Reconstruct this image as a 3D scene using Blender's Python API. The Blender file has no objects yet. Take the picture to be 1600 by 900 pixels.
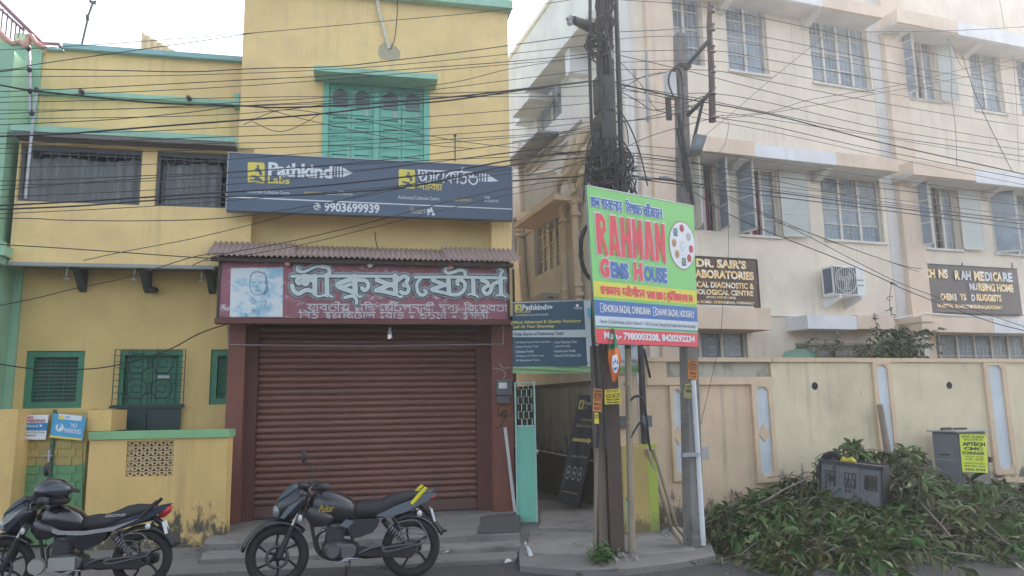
import bpy, math, random
from mathutils import Vector, Matrix
random.seed(7)
S = bpy.context.scene
C = S.collection
rad = math.radians

# ------------------------------------------------------------------ camera
FOC, PITCH, ROLL = 1150.0, rad(9.04), rad(1.0)
CAM = Vector((0, 0, 1.75))
_f = Vector((0, math.cos(PITCH), math.sin(PITCH)))
_u0 = Vector((0, -math.sin(PITCH), math.cos(PITCH)))
_r0 = Vector((1, 0, 0))
_u = math.cos(ROLL) * _u0 + math.sin(ROLL) * _r0
_r = math.cos(ROLL) * _r0 - math.sin(ROLL) * _u0
cd = bpy.data.cameras.new('camera')
cd.sensor_width = 36; cd.lens = FOC / 1600 * 36; cd.clip_start = 0.05; cd.clip_end = 3000
co = bpy.data.objects.new('camera', cd); C.objects.link(co)
M = Matrix((( _r.x, _u.x, -_f.x, CAM.x), (_r.y, _u.y, -_f.y, CAM.y), (_r.z, _u.z, -_f.z, CAM.z), (0, 0, 0, 1)))
co.matrix_world = M
S.camera = co

# ------------------------------------------------------------------ world, sun, exposure
SUN_EL, SUN_AZ = rad(30), rad(38)            # azimuth from +Y towards +X: the sun stands behind the houses
w = bpy.data.worlds.new('World'); S.world = w; w.use_nodes = True
nt = w.node_tree; bg = nt.nodes['Background']
sky = nt.nodes.new('ShaderNodeTexSky'); sky.sky_type = 'NISHITA'; sky.sun_disc = False
sky.sun_elevation = SUN_EL; sky.sun_rotation = SUN_AZ
sky.air_density = 1.0; sky.dust_density = 5.0; sky.ozone_density = 1.0; sky.altitude = 0
hs = nt.nodes.new('ShaderNodeHueSaturation'); hs.inputs['Saturation'].default_value = .5      # hazy, whitish sky
nt.links.new(sky.outputs[0], hs.inputs['Color']); nt.links.new(hs.outputs[0], bg.inputs[0]); bg.inputs[1].default_value = 0.13
sl = bpy.data.lights.new('sun', 'SUN'); sl.energy = 2.2; sl.angle = rad(0.6); sl.color = (1, .93, .82)
so = bpy.data.objects.new('sun', sl); C.objects.link(so)
sd = Vector((math.sin(SUN_AZ) * math.cos(SUN_EL), math.cos(SUN_AZ) * math.cos(SUN_EL), math.sin(SUN_EL)))
so.rotation_euler = sd.to_track_quat('Z', 'Y').to_euler()
S.view_settings.view_transform = 'Standard'; S.view_settings.look = 'None'
S.view_settings.exposure = 2.12; S.view_settings.gamma = 1; S.view_settings.use_curve_mapping = False
S.cycles.max_bounces = 6; S.cycles.diffuse_bounces = 4; S.cycles.glossy_bounces = 3

# ------------------------------------------------------------------ frames (a facade line on the ground and its angle)
def ray(x, y): return _r * ((x - 800) / FOC) + _u * ((450 - y) / FOC) + _f
def ground(x, y, z=0.0):
    d = ray(x, y); return CAM + d * ((z - CAM.z) / d.z)
class Fr:
    def __init__(s, p, deg):
        s.a = rad(deg); s.p = Vector((p[0], p[1], 0))
        s.d = Vector((math.cos(s.a), math.sin(s.a), 0)); s.n = Vector((math.sin(s.a), -math.cos(s.a), 0))
    def at(s, x, y, d=0.0):
        q = ray(x, y); o = s.p + s.n * d; t = (o - CAM).dot(s.n) / q.dot(s.n)
        h = CAM + q * t - s.p; return h.dot(s.d), h.z
    def rect(s, x0, y0, x1, y1, d=0.0):
        xm, ym = (x0 + x1) / 2, (y0 + y1) / 2
        return s.at(x0, ym, d)[0], s.at(x1, ym, d)[0], s.at(xm, y1, d)[1], s.at(xm, y0, d)[1]
    def P(s, u, d, z): return s.p + s.d * u + s.n * d + Vector((0, 0, z))
    def pt(s, x, y, d=0.0):
        u, z = s.at(x, y, d); return (u, d, z)
    def loc(s, wpt):
        h = Vector(wpt) - s.p; return (h.dot(s.d), h.dot(s.n), h.z)
WLD = Fr((0, 0), 0)
A = Fr(ground(801, 803, .15), 11.9)                # shop and house front
W = Fr(ground(1026, 820, .1), 18.8)                # compound wall of the nursing home
R = Fr(W.p - W.n * 2.6, 18.8)                      # front of the nursing home
_ru = R.at(986, 300)[0]
SD = Fr(R.P(_ru, 0, 0), 18.8 - 90)                 # its side along the alley; u = 0 at the corner, negative going back

# ------------------------------------------------------------------ materials
MATS = {}
def lnk(t, a, b): t.links.new(a, b)
def mat(name, col, rough=.8, metal=0.0, var=.12, scale=1.5, fine=.06, bump=.15, bscale=40, streak=0.0, streak_col=(.05, .05, .045),
        stain=0.0, stain_col=(.1, .09, .07), stain_scale=.8, coat=0.0, zgrime=None, emit=None, flake=None, stretch=None):
    if name in MATS: return MATS[name]
    m = bpy.data.materials.new(name); m.use_nodes = True; t = m.node_tree; N = t.nodes; bs = N['Principled BSDF']
    geo = N.new('ShaderNodeNewGeometry'); pos = geo.outputs['Position']
    def noise(sc, det=4, vec=None, ro=.55):
        n = N.new('ShaderNodeTexNoise'); n.inputs['Scale'].default_value = sc; n.inputs['Detail'].default_value = det
        n.inputs['Roughness'].default_value = ro; lnk(t, vec or pos, n.inputs['Vector']); return n.outputs['Fac']
    def ramp(v, a, b):
        r_ = N.new('ShaderNodeMapRange'); r_.inputs['From Min'].default_value = a; r_.inputs['From Max'].default_value = b
        lnk(t, v, r_.inputs['Value']); return r_.outputs[0]
    def mul(a, b):
        k = N.new('ShaderNodeMath'); k.operation = 'MULTIPLY'
        for i, q in enumerate((a, b)):
            if isinstance(q, (int, float)): k.inputs[i].default_value = q
            else: lnk(t, q, k.inputs[i])
        return k.outputs[0]
    def mix(f, a, b):
        k = N.new('ShaderNodeMix'); k.data_type = 'RGBA'
        if isinstance(f, (int, float)): k.inputs[0].default_value = f
        else: lnk(t, f, k.inputs[0])
        for i, q in ((6, a), (7, b)):
            if isinstance(q, tuple): k.inputs[i].default_value = (*q[:3], 1)
            else: lnk(t, q, k.inputs[i])
        return k.outputs[2]
    def scaled(sx, sy, sz):
        k = N.new('ShaderNodeMapping'); k.inputs['Scale'].default_value = (sx, sy, sz); lnk(t, pos, k.inputs['Vector']); return k.outputs[0]
    c = tuple(col)
    lo = tuple(x * (1 - var) for x in c); hi = tuple(min(1, x * (1 + var * .7)) for x in c)
    cur = mix(ramp(noise(scale, 5), .3, .7), lo, hi)
    if fine: cur = mix(mul(ramp(noise(scale * 25, 3), .5, .75), fine * 3), cur, tuple(x * .55 for x in c))
    if stretch:
        cur = mix(mul(ramp(noise(1, 4, scaled(*stretch)), .45, .7), .45), cur, tuple(x * .5 for x in c))
    if stain: cur = mix(mul(ramp(noise(stain_scale, 7, None, .68), .52, .72), stain), cur, stain_col)
    if streak:
        s1 = ramp(noise(1, 5, scaled(9, 9, .45), .6), .5, .78); s2 = ramp(noise(.9, 3), .42, .62)
        cur = mix(mul(mul(s1, s2), streak), cur, streak_col)
    if zgrime:                                     # rising damp: (z bottom, z top, colour, amount), broken up by noise
        sep = N.new('ShaderNodeSeparateXYZ'); lnk(t, pos, sep.inputs[0])
        g = ramp(sep.outputs['Z'], zgrime[1], zgrime[0]); 
        k = N.new('ShaderNodeMath'); k.operation = 'ADD'; lnk(t, g, k.inputs[0]); lnk(t, ramp(noise(3.2, 10, scaled(1.6, 1.6, .8), .72), .66, .34), k.inputs[1])
        k2 = ramp(k.outputs[0], .95, 1.25)
        cur = mix(mul(k2, zgrime[3]), cur, zgrime[2])
    if flake:                                      # (colour, scale, low, high)
        cur = mix(ramp(noise(flake[1], 8, scaled(1, 1, 1.7), .7), flake[2], flake[3]), cur, flake[0])
    lnk(t, cur, bs.inputs['Base Color'])
    bs.inputs['Roughness'].default_value = rough; bs.inputs['Metallic'].default_value = metal
    if coat: bs.inputs['Coat Weight'].default_value = coat; bs.inputs['Coat Roughness'].default_value = .15
    if bump:
        b = N.new('ShaderNodeBump'); b.inputs['Strength'].default_value = bump; b.inputs['Distance'].default_value = .02
        lnk(t, noise(bscale, 4), b.inputs['Height']); lnk(t, b.outputs[0], bs.inputs['Normal'])
    if emit: bs.inputs['Emission Color'].default_value = (*emit[:3], 1); bs.inputs['Emission Strength'].default_value = emit[3]
    MATS[name] = m; return m
GR = (.045, .045, .04)
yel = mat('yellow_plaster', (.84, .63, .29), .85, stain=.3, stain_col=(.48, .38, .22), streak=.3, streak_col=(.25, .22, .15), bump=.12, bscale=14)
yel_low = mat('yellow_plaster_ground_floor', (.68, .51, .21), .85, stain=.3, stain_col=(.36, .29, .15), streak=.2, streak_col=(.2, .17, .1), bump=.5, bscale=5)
yel_wall = mat('ochre_low_wall', (.70, .49, .19), .85, stain=.3, stain_col=(.42, .34, .18), zgrime=(.0, .65, (.07, .07, .06), .95), streak=.3, bump=.2, bscale=12)
teal = mat('teal_paint', (.18, .52, .40), .5, var=.1, stain=.15, stain_col=(.12, .28, .26), bump=.06)
tealband = mat('teal_band', (.32, .58, .44), .7, stain=.3, stain_col=(.25, .3, .25), streak=.3)
green_w = mat('green_plaster', (.30, .52, .36), .8, stain=.2, stain_col=(.2, .35, .25), bump=.1)
dkgreen = mat('green_shutter', (.05, .22, .13), .5, stain=.3, stain_col=(.03, .1, .07), bump=.06)
pink = mat('pink_trim', (.62, .33, .28), .7)
brown = mat('brown_pillar', (.22, .085, .06), .7, stain=.4, stain_col=(.13, .05, .04), flake=((.5, .42, .34), 2.4, .68, .72), streak=.2)
shutterm = mat('shutter_brown', (.20, .088, .062), .42, var=.15, scale=.9, stain=.4, stain_col=(.12, .055, .045), stretch=(.4, .4, 30), zgrime=(.1, .9, (.10, .07, .06), .6), bump=.05)
cream = mat('cream_plaster', (.80, .71, .58), .85, stain=.3, stain_col=(.52, .44, .36), streak=.4, streak_col=(.25, .22, .18), bump=.1, bscale=14)
beige = mat('beige_band', (.75, .60, .47), .85, stain=.25, stain_col=(.45, .33, .24), streak=.3, streak_col=(.2, .17, .14))
bluew = mat('bluewhite_band', (.76, .77, .79), .8, stain=.2, stain_col=(.45, .48, .5), streak=.35, streak_col=(.2, .2, .2))
bwall = mat('compound_wall_plaster', (.72, .63, .44), .88, stain=.4, stain_col=(.36, .31, .2), streak=.6, streak_col=(.14, .13, .1), zgrime=(.0, 1.0, (.08, .075, .06), .9), bump=.25, bscale=9, flake=((.16, .14, .11), 9, .68, .71))
bwall2 = mat('compound_wall_beige', (.69, .53, .37), .85, stain=.35, stain_col=(.36, .28, .2), streak=.6, streak_col=(.14, .12, .1), zgrime=(.0, .8, (.08, .075, .06), .9), flake=((.18, .15, .12), 8, .69, .72))
bstrip = mat('wall_strip_pale_blue', (.62, .68, .72), .8, stain=.3, stain_col=(.35, .38, .4), streak=.3)
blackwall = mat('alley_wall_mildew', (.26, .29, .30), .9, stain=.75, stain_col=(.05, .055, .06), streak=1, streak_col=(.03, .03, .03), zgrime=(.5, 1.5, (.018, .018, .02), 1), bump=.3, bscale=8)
conc = mat('concrete', (.18, .172, .16), .9, flake=((.07, .067, .062), 4, .6, .66), stain=.6, stain_col=(.13, .125, .115), stain_scale=1.6, bump=.5, bscale=18)
conc_w = mat('concrete_weathered', (.23, .22, .205), .9, stain=.85, stain_col=(.09, .088, .08), stain_scale=3.5, flake=((.055, .053, .05), 6, .62, .66), bump=.5, bscale=25)
conc_dk = mat('concrete_dark', (.085, .085, .082), .9, stain=.5, stain_col=(.07, .07, .065), stain_scale=3, bump=.6, bscale=14)
asph = mat('asphalt', (.065, .063, .061), .92, stain=.75, stain_col=(.12, .11, .092), stain_scale=1.3, flake=((.05, .048, .046), 9, .6, .68), fine=.25, bump=.9, bscale=60)
steel = mat('galvanised_steel', (.36, .38, .40), .45, .6, stain=.4, stain_col=(.2, .17, .15), stain_scale=6)
rusty = mat('rusty_steel', (.095, .07, .06), .8, .2, stain=.5, stain_col=(.16, .075, .045), stain_scale=6, bump=.3)
dkmetal = mat('dark_metal', (.05, .052, .055), .5, .5)
black = mat('black_rubber', (.018, .018, .02), .6, var=.3, bump=.1)
cablem = mat('black_cable_sheath', (.022, .024, .03), .6, var=.3)
cablegrey = mat('pale_cable_sheath', (.45, .46, .47), .6)
white = mat('white_plastic', (.72, .74, .74), .45, stain=.25, stain_col=(.45, .44, .4), stain_scale=4)
pvc = mat('pale_pvc', (.62, .66, .68), .5, stain=.35, stain_col=(.35, .34, .32), stain_scale=5)
ivory = mat('ivory_pipe', (.66, .57, .44), .7, stain=.35, stain_col=(.36, .3, .22), stain_scale=4)
glass = mat('bluish_frosted_glass', (.22, .29, .35), .22, var=.25, scale=3, stain=.3, stain_col=(.12, .16, .2), bump=.04)
glassd = mat('dark_glass', (.05, .06, .07), .12, var=.3, scale=2, bump=.02)
GLV = [glass, mat('bluish_frosted_glass_pale', (.30, .36, .40), .25, var=.25, scale=4, bump=.04), mat('bluish_frosted_glass_deep', (.15, .21, .27), .2, var=.3, scale=3, bump=.04)]
void = mat('painted_dark_void', (.03, .03, .033), .9, bump=0)  # near-black colour stands in for shade in rooms, openings and under the sign
curtain = mat('grey_net_curtain', (.27, .30, .30), .9, var=.2, scale=2, stretch=(14, 14, .3), bump=.3, bscale=20)
magenta = mat('magenta_curtain', (.42, .02, .13), .8, stretch=(25, 25, .3))
winframe = mat('cream_window_frame', (.62, .60, .55), .5, stain=.3, stain_col=(.4, .36, .3), stain_scale=5)
sheetm = mat('corrugated_sheet', (.34, .25, .22), .8, stain=.5, stain_col=(.22, .16, .14), stain_scale=3, fine=.12)
sheety = mat('pale_corrugated_sheet', (.60, .52, .38), .8, stain=.3)
navy = mat('navy_sign_print', (.075, .115, .175), .4, var=.08, scale=.7, fine=.02, stain=.2, stain_col=(.11, .15, .2), bump=.02)
navy2 = mat('navy_banner_print', (.03, .085, .135), .5, var=.1, bump=.02)
signwhite = mat('white_print', (.70, .74, .77), .5, var=.04, fine=.02, bump=0)
signyel = mat('yellow_print', (.72, .62, .10), .5, var=.05, fine=.02, bump=0)
signblack = mat('black_print', (.02, .02, .02), .6, bump=0)
signred = mat('red_print', (.72, .07, .10), .5, var=.06, fine=.02, bump=0)
signblue = mat('blue_print', (.06, .16, .42), .5, var=.06, fine=.02, bump=0)
signgreen = mat('green_print', (.24, .62, .20), .55, var=.08, scale=1.2, fine=.02, bump=.03)
maroon = mat('maroon_faded_paint', (.34, .135, .165), .7, var=.2, flake=((.58, .56, .57), 5, .56, .66), stain=.4, stain_col=(.33, .16, .17), stain_scale=2.5)
pale_let = mat('pale_painted_letters', (.60, .68, .68), .65, var=.06, flake=((.40, .42, .43), 6, .66, .7), bump=.05)
wornlet = mat('worn_painted_letters', (.62, .64, .65), .7, var=.1, flake=((.28, .10, .12), 16, .55, .6), bump=0)
halo = mat('grey_letter_ground', (.36, .42, .45), .7, var=.3, scale=9, flake=((.27, .08, .10), 8, .6, .64), bump=0)
tealdk = mat('dark_teal_outline', (.04, .10, .11), .7, bump=0)
picsky = mat('faded_blue_picture', (.30, .55, .68), .6, var=.1, flake=((.68, .74, .76), 3.2, .42, .52), bump=0)
wood = mat('grey_wood', (.23, .19, .155), .85, stretch=(30, 30, 1.5), bump=.3)
bamboo = mat('bamboo', (.34, .28, .20), .7, stretch=(20, 20, 2))
bark = mat('branch_bark', (.20, .175, .14), .9, stain=.4, bump=.4)
orange = mat('orange_cloth', (.75, .20, .035), .8, var=.1)
leafg = None

# ------------------------------------------------------------------ mesh builder
class MB:
    def __init__(s): s.v = []; s.f = []; s.sm = []
    def add(s, vs, fs, smooth=False):
        o = len(s.v); s.v += [tuple(q) for q in vs]; s.f += [tuple(i + o for i in f) for f in fs]; s.sm += [smooth] * len(fs); return s
    def box(s, u0, u1, d0, d1, z0, z1):
        if u0 > u1: u0, u1 = u1, u0
        if d0 > d1: d0, d1 = d1, d0
        if z0 > z1: z0, z1 = z1, z0
        a, b = -d1, -d0
        return s.add([(u0, a, z0), (u1, a, z0), (u1, b, z0), (u0, b, z0), (u0, a, z1), (u1, a, z1), (u1, b, z1), (u0, b, z1)],
                     [(0, 3, 2, 1), (4, 5, 6, 7), (0, 1, 5, 4), (1, 2, 6, 5), (2, 3, 7, 6), (3, 0, 4, 7)])
    def prism(s, poly, d0, d1):                    # poly in (u, z), extruded along d
        n = len(poly)
        ar = sum(poly[i][0] * poly[(i + 1) % n][1] - poly[(i + 1) % n][0] * poly[i][1] for i in range(n))
        if ar < 0: poly = poly[::-1]
        if d0 > d1: d0, d1 = d1, d0
        vs = [(u, -d1, z) for u, z in poly] + [(u, -d0, z) for u, z in poly]
        return s.add(vs, [tuple(range(n)), tuple(range(2 * n - 1, n - 1, -1))] + [(i + n, (i + 1) % n + n, (i + 1) % n, i) for i in range(n)])
    def sprism(s, poly, u0, u1):                   # poly in (d, z), extruded along u
        n = len(poly)
        vs = [(u0, -d, z) for d, z in poly] + [(u1, -d, z) for d, z in poly]
        return s.add(vs, [tuple(range(n)), tuple(range(2 * n - 1, n - 1, -1))] + [(i + n, (i + 1) % n + n, (i + 1) % n, i) for i in range(n)])
    def tube(s, pts, r, n=6, closed=False, cap=True):      # pts (u, d, z)
        P = [Vector((p[0], -p[1], p[2])) for p in pts]; m = len(P); vs = []; up = None
        for i, p in enumerate(P):
            if closed: t = P[(i + 1) % m] - P[i - 1]
            else: t = P[min(i + 1, m - 1)] - P[max(i - 1, 0)]
            if t.length < 1e-9: t = Vector((0, 0, 1))
            t.normalize()
            if up is None:
                up = Vector((0, 0, 1)) if abs(t.z) < .9 else Vector((1, 0, 0))
            a = up - t * up.dot(t)
            if a.length < 1e-6: a = t.orthogonal()
            a.normalize(); up = a; b = t.cross(a)
            rr = r[i] if isinstance(r, (list, tuple)) else r
            for k in range(n):
                an = 2 * math.pi * k / n; vs.append(p + a * (rr * math.cos(an)) + b * (rr * math.sin(an)))
        fs = []
        for i in range(m if closed else m - 1):
            j = (i + 1) % m
            for k in range(n):
                l = (k + 1) % n; fs.append((i * n + k, i * n + l, j * n + l, j * n + k))
        s.add(vs, fs, True)
        if cap and not closed: s.add(vs[:n], [tuple(range(n - 1, -1, -1))]); s.add(vs[(m - 1) * n:], [tuple(range(n))])
        return s
    def cyl(s, p0, p1, r0, r1=None, n=12): return s.tube([p0, p1], [r0, r0 if r1 is None else r1], n)
    def ell(s, c, r, nu=12, nv=8):
        vs = []; fs = []
        for j in range(nv + 1):
            th = math.pi * j / nv
            for i in range(nu):
                ph = 2 * math.pi * i / nu
                vs.append((c[0] + r[0] * math.sin(th) * math.cos(ph), -c[1] - r[1] * math.sin(th) * math.sin(ph), c[2] + r[2] * math.cos(th)))
        for j in range(nv):
            for i in range(nu):
                k = (i + 1) % nu; fs.append((j * nu + i, (j + 1) * nu + i, (j + 1) * nu + k, j * nu + k))
        return s.add(vs, fs, True)
    def loft(s, secs, n=14, p=2.4):                # secs (u, d, z, half depth, half height): closed body along u
        vs = []; m = len(secs)
        for (u, d, z, rd, rz) in secs:
            for k in range(n):
                an = 2 * math.pi * k / n; c_, s_ = math.cos(an), math.sin(an)
                vs.append((u, -d - rd * math.copysign(abs(c_) ** (2 / p), c_), z + rz * math.copysign(abs(s_) ** (2 / p), s_)))
        fs = [(i * n + k, i * n + (k + 1) % n, (i + 1) * n + (k + 1) % n, (i + 1) * n + k) for i in range(m - 1) for k in range(n)]
        fs += [tuple(range(n - 1, -1, -1)), tuple(range((m - 1) * n, m * n))]
        return s.add(vs, fs, True)
    def ring(s, c, R_, r, nu=28, nv=8, ax='d', sq=1.0):
        vs = []; fs = []
        for i in range(nu):
            a = 2 * math.pi * i / nu
            for j in range(nv):
                b = 2 * math.pi * j / nv; q = R_ + r * math.cos(b); h = r * sq * math.sin(b)
                if ax == 'd': vs.append((c[0] + q * math.cos(a), -c[1] + h, c[2] + q * math.sin(a)))
                else: vs.append((c[0] + q * math.cos(a), -c[1] + q * math.sin(a), c[2] + h))
        for i in range(nu):
            for j in range(nv):
                k, l = (i + 1) % nu, (j + 1) % nv; fs.append((i * nv + j, k * nv + j, k * nv + l, i * nv + l))
        return s.add(vs, fs, True)
    def wall(s, u0, u1, z0, z1, d0, d1, holes=()):   # front at d1, back at d0, with rectangular openings (u0, u1, z0, z1)
        us = sorted({u0, u1} | {h[i] for h in holes for i in (0, 1) if u0 < h[i] < u1})
        zs = sorted({z0, z1} | {h[i] for h in holes for i in (2, 3) if z0 < h[i] < z1})
        solid = {}
        for i in range(len(us) - 1):
            for j in range(len(zs) - 1):
                cu, cz = (us[i] + us[i + 1]) / 2, (zs[j] + zs[j + 1]) / 2
                solid[i, j] = not any(h[0] < cu < h[1] and h[2] < cz < h[3] for h in holes)
        for (i, j), ok in solid.items():
            if not ok: continue
            a, b, c, e = us[i], us[i + 1], zs[j], zs[j + 1]
            s.add([(a, -d1, c), (b, -d1, c), (b, -d1, e), (a, -d1, e)], [(0, 1, 2, 3)])
            s.add([(a, -d0, c), (b, -d0, c), (b, -d0, e), (a, -d0, e)], [(3, 2, 1, 0)])
            for (di, dj, q) in ((-1, 0, ((a, c), (a, e))), (1, 0, ((b, c), (b, e))), (0, -1, ((a, c), (b, c))), (0, 1, ((a, e), (b, e)))):
                if not solid.get((i + di, j + dj), False):
                    (x0, y0), (x1, y1) = q
                    s.add([(x0, -d1, y0), (x1, -d1, y1), (x1, -d0, y1), (x0, -d0, y0)], [(0, 1, 2, 3)])
        return s
    def mesh(s, name, m, base=(0, 0, 0)):
        me = bpy.data.meshes.new(name); b = (base[0], -base[1], base[2])
        me.from_pydata([(x - b[0], y - b[1], z - b[2]) for x, y, z in s.v], [], s.f)
        for i, q in enumerate(s.sm):
            if q: me.polygons[i].use_smooth = True
        me.materials.append(m); me.update(); return me

def tag(o, label=None, cat=None, group=None, kind=None):
    if label: o['label'] = label
    if cat: o['category'] = cat
    if group: o['group'] = group
    if kind: o['kind'] = kind
    return o
class Thing:
    def __init__(s, name, label, cat, fr, base, group=None, kind=None):
        s.fr, s.base = fr, base
        s.o = bpy.data.objects.new(name, None); C.objects.link(s.o); s.o.empty_display_size = .1
        s.o.location = fr.P(*base); s.o.rotation_euler = (0, 0, fr.a); tag(s.o, label, cat, group, kind)
    def part(s, name, mb, m, parent=None, label=None, kind=None, bevel=0):
        me = mb if isinstance(mb, bpy.types.Mesh) else mb.mesh(name, m, s.base)
        o = bpy.data.objects.new(name, me); C.objects.link(o); o.parent = parent or s.o
        if label: o['label'] = label
        if kind: o['kind'] = kind
        if bevel: bv(o, bevel)
        return o
def bv(o, w_, seg=2):
    b = o.modifiers.new('bevel', 'BEVEL'); b.width = w_; b.segments = seg; b.limit_method = 'ANGLE'; return o
def solo(name, mb, m, fr, base, label=None, cat=None, group=None, kind=None, bevel=0):
    o = bpy.data.objects.new(name, mb.mesh(name, m, base)); C.objects.link(o)
    o.location = fr.P(*base); o.rotation_euler = (0, 0, fr.a); tag(o, label, cat, group, kind)
    if bevel: bv(o, bevel)
    return o
def spline(pts, k=8):
    P = [Vector(p) for p in pts]; out = []
    for i in range(len(P) - 1):
        a, b, c, d = P[max(i - 1, 0)], P[i], P[i + 1], P[min(i + 2, len(P) - 1)]
        for j in range(k):
            t = j / k; out.append(.5 * ((2 * b) + (c - a) * t + (2 * a - 5 * b + 4 * c - d) * t * t + (3 * b - a - 3 * c + d) * t ** 3))
    out.append(P[-1]); return [tuple(q) for q in out]
# lettering: real glyph outlines turned to mesh, fitted to a rectangle in the frame's (u, z)
def txt(body, u0, u1, z0, z1, d, bold=0.0, thick=.002, res=3, shear=0.0, spacing=1.0):
    c = bpy.data.curves.new('t', 'FONT'); c.body = body; c.resolution_u = res; c.offset = bold; c.shear = shear; c.space_character = spacing
    o = bpy.data.objects.new('t', c); me = bpy.data.meshes.new_from_object(o); bpy.data.objects.remove(o)
    mb = MB()
    if len(me.vertices) == 0: return mb
    xs = [v.co.x for v in me.vertices]; ys = [v.co.y for v in me.vertices]
    ax, bx, ay, by = min(xs), max(xs), min(ys), max(ys)
    mb.add([(u0 + (v.co.x - ax) / max(bx - ax, 1e-6) * (u1 - u0), -d, z0 + (v.co.y - ay) / max(by - ay, 1e-6) * (z1 - z0)) for v in me.vertices],
           [tuple(p.vertices) for p in me.polygons])
    bpy.data.meshes.remove(me); bpy.data.curves.remove(c)
    return mb
def quadmap(mb, c4, d_=None):                       # mb built in unit square (u, z) -> quad of (u, d, z): bl, br, tr, tl
    bl, br, tr, tl = [Vector(q) for q in c4]
    out = []
    for (x, y, z) in mb.v:
        q = bl * (1 - x) * (1 - z) + br * x * (1 - z) + tr * x * z + tl * (1 - x) * z
        out.append((q.x, -(q.y - y), q.z))
    mb.v = out; return mb
def heart(cx, cz, r):
    out = []
    for k in range(14):
        t = 2 * math.pi * k / 14; out.append((cx + r * 16 * math.sin(t) ** 3 / 17, cz + r * (13 * math.cos(t) - 5 * math.cos(2 * t) - 2 * math.cos(3 * t) - math.cos(4 * t)) / 17))
    return out
def disc(cx, cz, rx, rz=None, n=20):
    rz = rz or rx; return [(cx + rx * math.cos(2 * math.pi * k / n), cz + rz * math.sin(2 * math.pi * k / n)) for k in range(n)]

# Bengali letters as pen strokes in a box: x from 0 to the width, y = 1 at the head line, 0 at the foot
BN = {
 'k': (.95, [[(.52, .95), (.06, .5), (.52, .14)], [(.52, 1), (.52, 0)], [(.52, .85), (.82, .82), (.88, .5), (.7, .36)]]),
 'A': (.3, [[(.15, 1), (.15, 0)]]), 'i': (.34, [[(.24, 0), (.24, 1), (.1, 1.3), (.5, 1.38), (.8, 1.05)]]), 'I': (.34, [[(.12, 0), (.12, 1), (.2, 1.3), (-.2, 1.35), (-.45, 1.08)]]),
 'e': (.42, [[(.3, 1), (.1, .7), (.08, .25), (.22, .06), (.34, .25), (.22, .32)]]),
 'p': (.85, [[(.1, .95), (.1, .55), (.3, .5), (.42, .8), (.5, .55)], [(.1, .55), (.4, .12), (.72, .45)], [(.72, 1), (.72, 0)]]),
 'Y': (.4, [[(.08, .7), (.3, .6), (.26, .2), (.05, .05)]]), 'th': (.85, [[(.15, .95), (.3, .75), (.12, .6), (.1, .3), (.35, .1), (.7, .5)], [(.7, 1), (.7, 0)]]),
 'E': (.8, [[(.15, 1), (.5, .95), (.25, .62), (.6, .58), (.6, .2), (.35, .0), (.1, .15)], [(.3, 1), (.2, 1.3), (.5, 1.35)]]),
 'nD': (.9, [[(.1, .8), (.2, .55), (.4, .7)], [(.5, 1), (.45, .55), (.8, .6), (.78, .15), (.45, -.05), (.12, .2), (.1, .5)]]),
 'l': (.95, [[(.1, .3), (.1, .65), (.3, .7), (.38, .3), (.45, .65), (.65, .65), (.75, .3)], [(.78, 1), (.78, 0)]]),
 'b': (.8, [[(.65, .92), (.08, .48), (.65, .2)], [(.65, 1), (.65, 0)]]), 'r': (.8, [[(.65, .92), (.08, .48), (.65, .2)], [(.65, 1), (.65, 0)], [(.35, -.12), (.4, -.18)]]),
 's': (.9, [[(.12, .95), (.12, .6), (.38, .62), (.3, .95)], [(.38, .62), (.12, .3), (.3, .1), (.7, .5)], [(.74, 1), (.74, 0)]]),
 'm': (.85, [[(.2, 1), (.2, .5), (.08, .35), (.2, .2), (.35, .4), (.7, .4)], [(.7, 1), (.7, 0)]]), 'd': (.8, [[(.15, .95), (.15, .7), (.6, .65), (.55, .3), (.3, .35), (.65, 0)]]),
 'n': (.8, [[(.1, .55), (.2, .7), (.4, .6), (.62, .35)], [(.65, 1), (.65, 0)]]), 't': (.9, [[(.4, .6), (.3, .85), (.12, .5), (.3, .1), (.7, .15), (.8, .55), (.6, .8)]]),
 'T': (.8, [[(.6, 1), (.15, .8), (.1, .3), (.4, .05), (.7, .3), (.6, .6), (.4, .5)], [(.3, 1), (.2, 1.3), (.5, 1.35)]]), 'h': (.75, [[(.15, .9), (.5, .85), (.2, .55), (.6, .5), (.45, .2), (.2, .25), (.6, -.02)]]),
 'c': (.8, [[(.15, 1), (.15, .2), (.5, .05), (.7, .4), (.45, .65), (.15, .6)]]), 'R': (.8, [[(.3, 1), (.25, .6), (.65, .6), (.65, .2), (.35, .02), (.1, .3)], [(.35, -.14), (.4, -.2)]]),
 'u': (0, [[(-.45, -.02), (-.35, -.28), (-.1, -.12)]]), 'g': (.75, [[(.1, .6), (.2, .85), (.4, .7), (.3, .3)], [(.62, 1), (.62, 0)]]), 'z': (.85, [[(.15, 1), (.4, .8), (.15, .5), (.45, .25), (.7, .5)], [(.72, 1), (.72, 0)]]),
 'S': (.95, [[(.1, .6), (.25, .85), (.4, .5), (.2, .3)], [(.4, .6), (.6, .85), (.75, .6)], [(.8, 1), (.8, 0)]]), 'ng': (.6, [[(.15, .3), (.3, .15), (.45, .3), (.3, .45), (.15, .3)]]), 'dot': (.4, [[(.1, .1), (.16, .12)]]),
 'j': (.95, [[(.1, .5), (.3, .3), (.5, .55), (.3, .8), (.1, .7)], [(.5, .5), (.85, .45), (.8, .1)]]), 'o': (.8, [[(.55, .85), (.2, .85), (.15, .45), (.5, .35), (.65, .15), (.4, 0), (.15, .15)]]), ' ': (.45, []),
}
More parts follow.
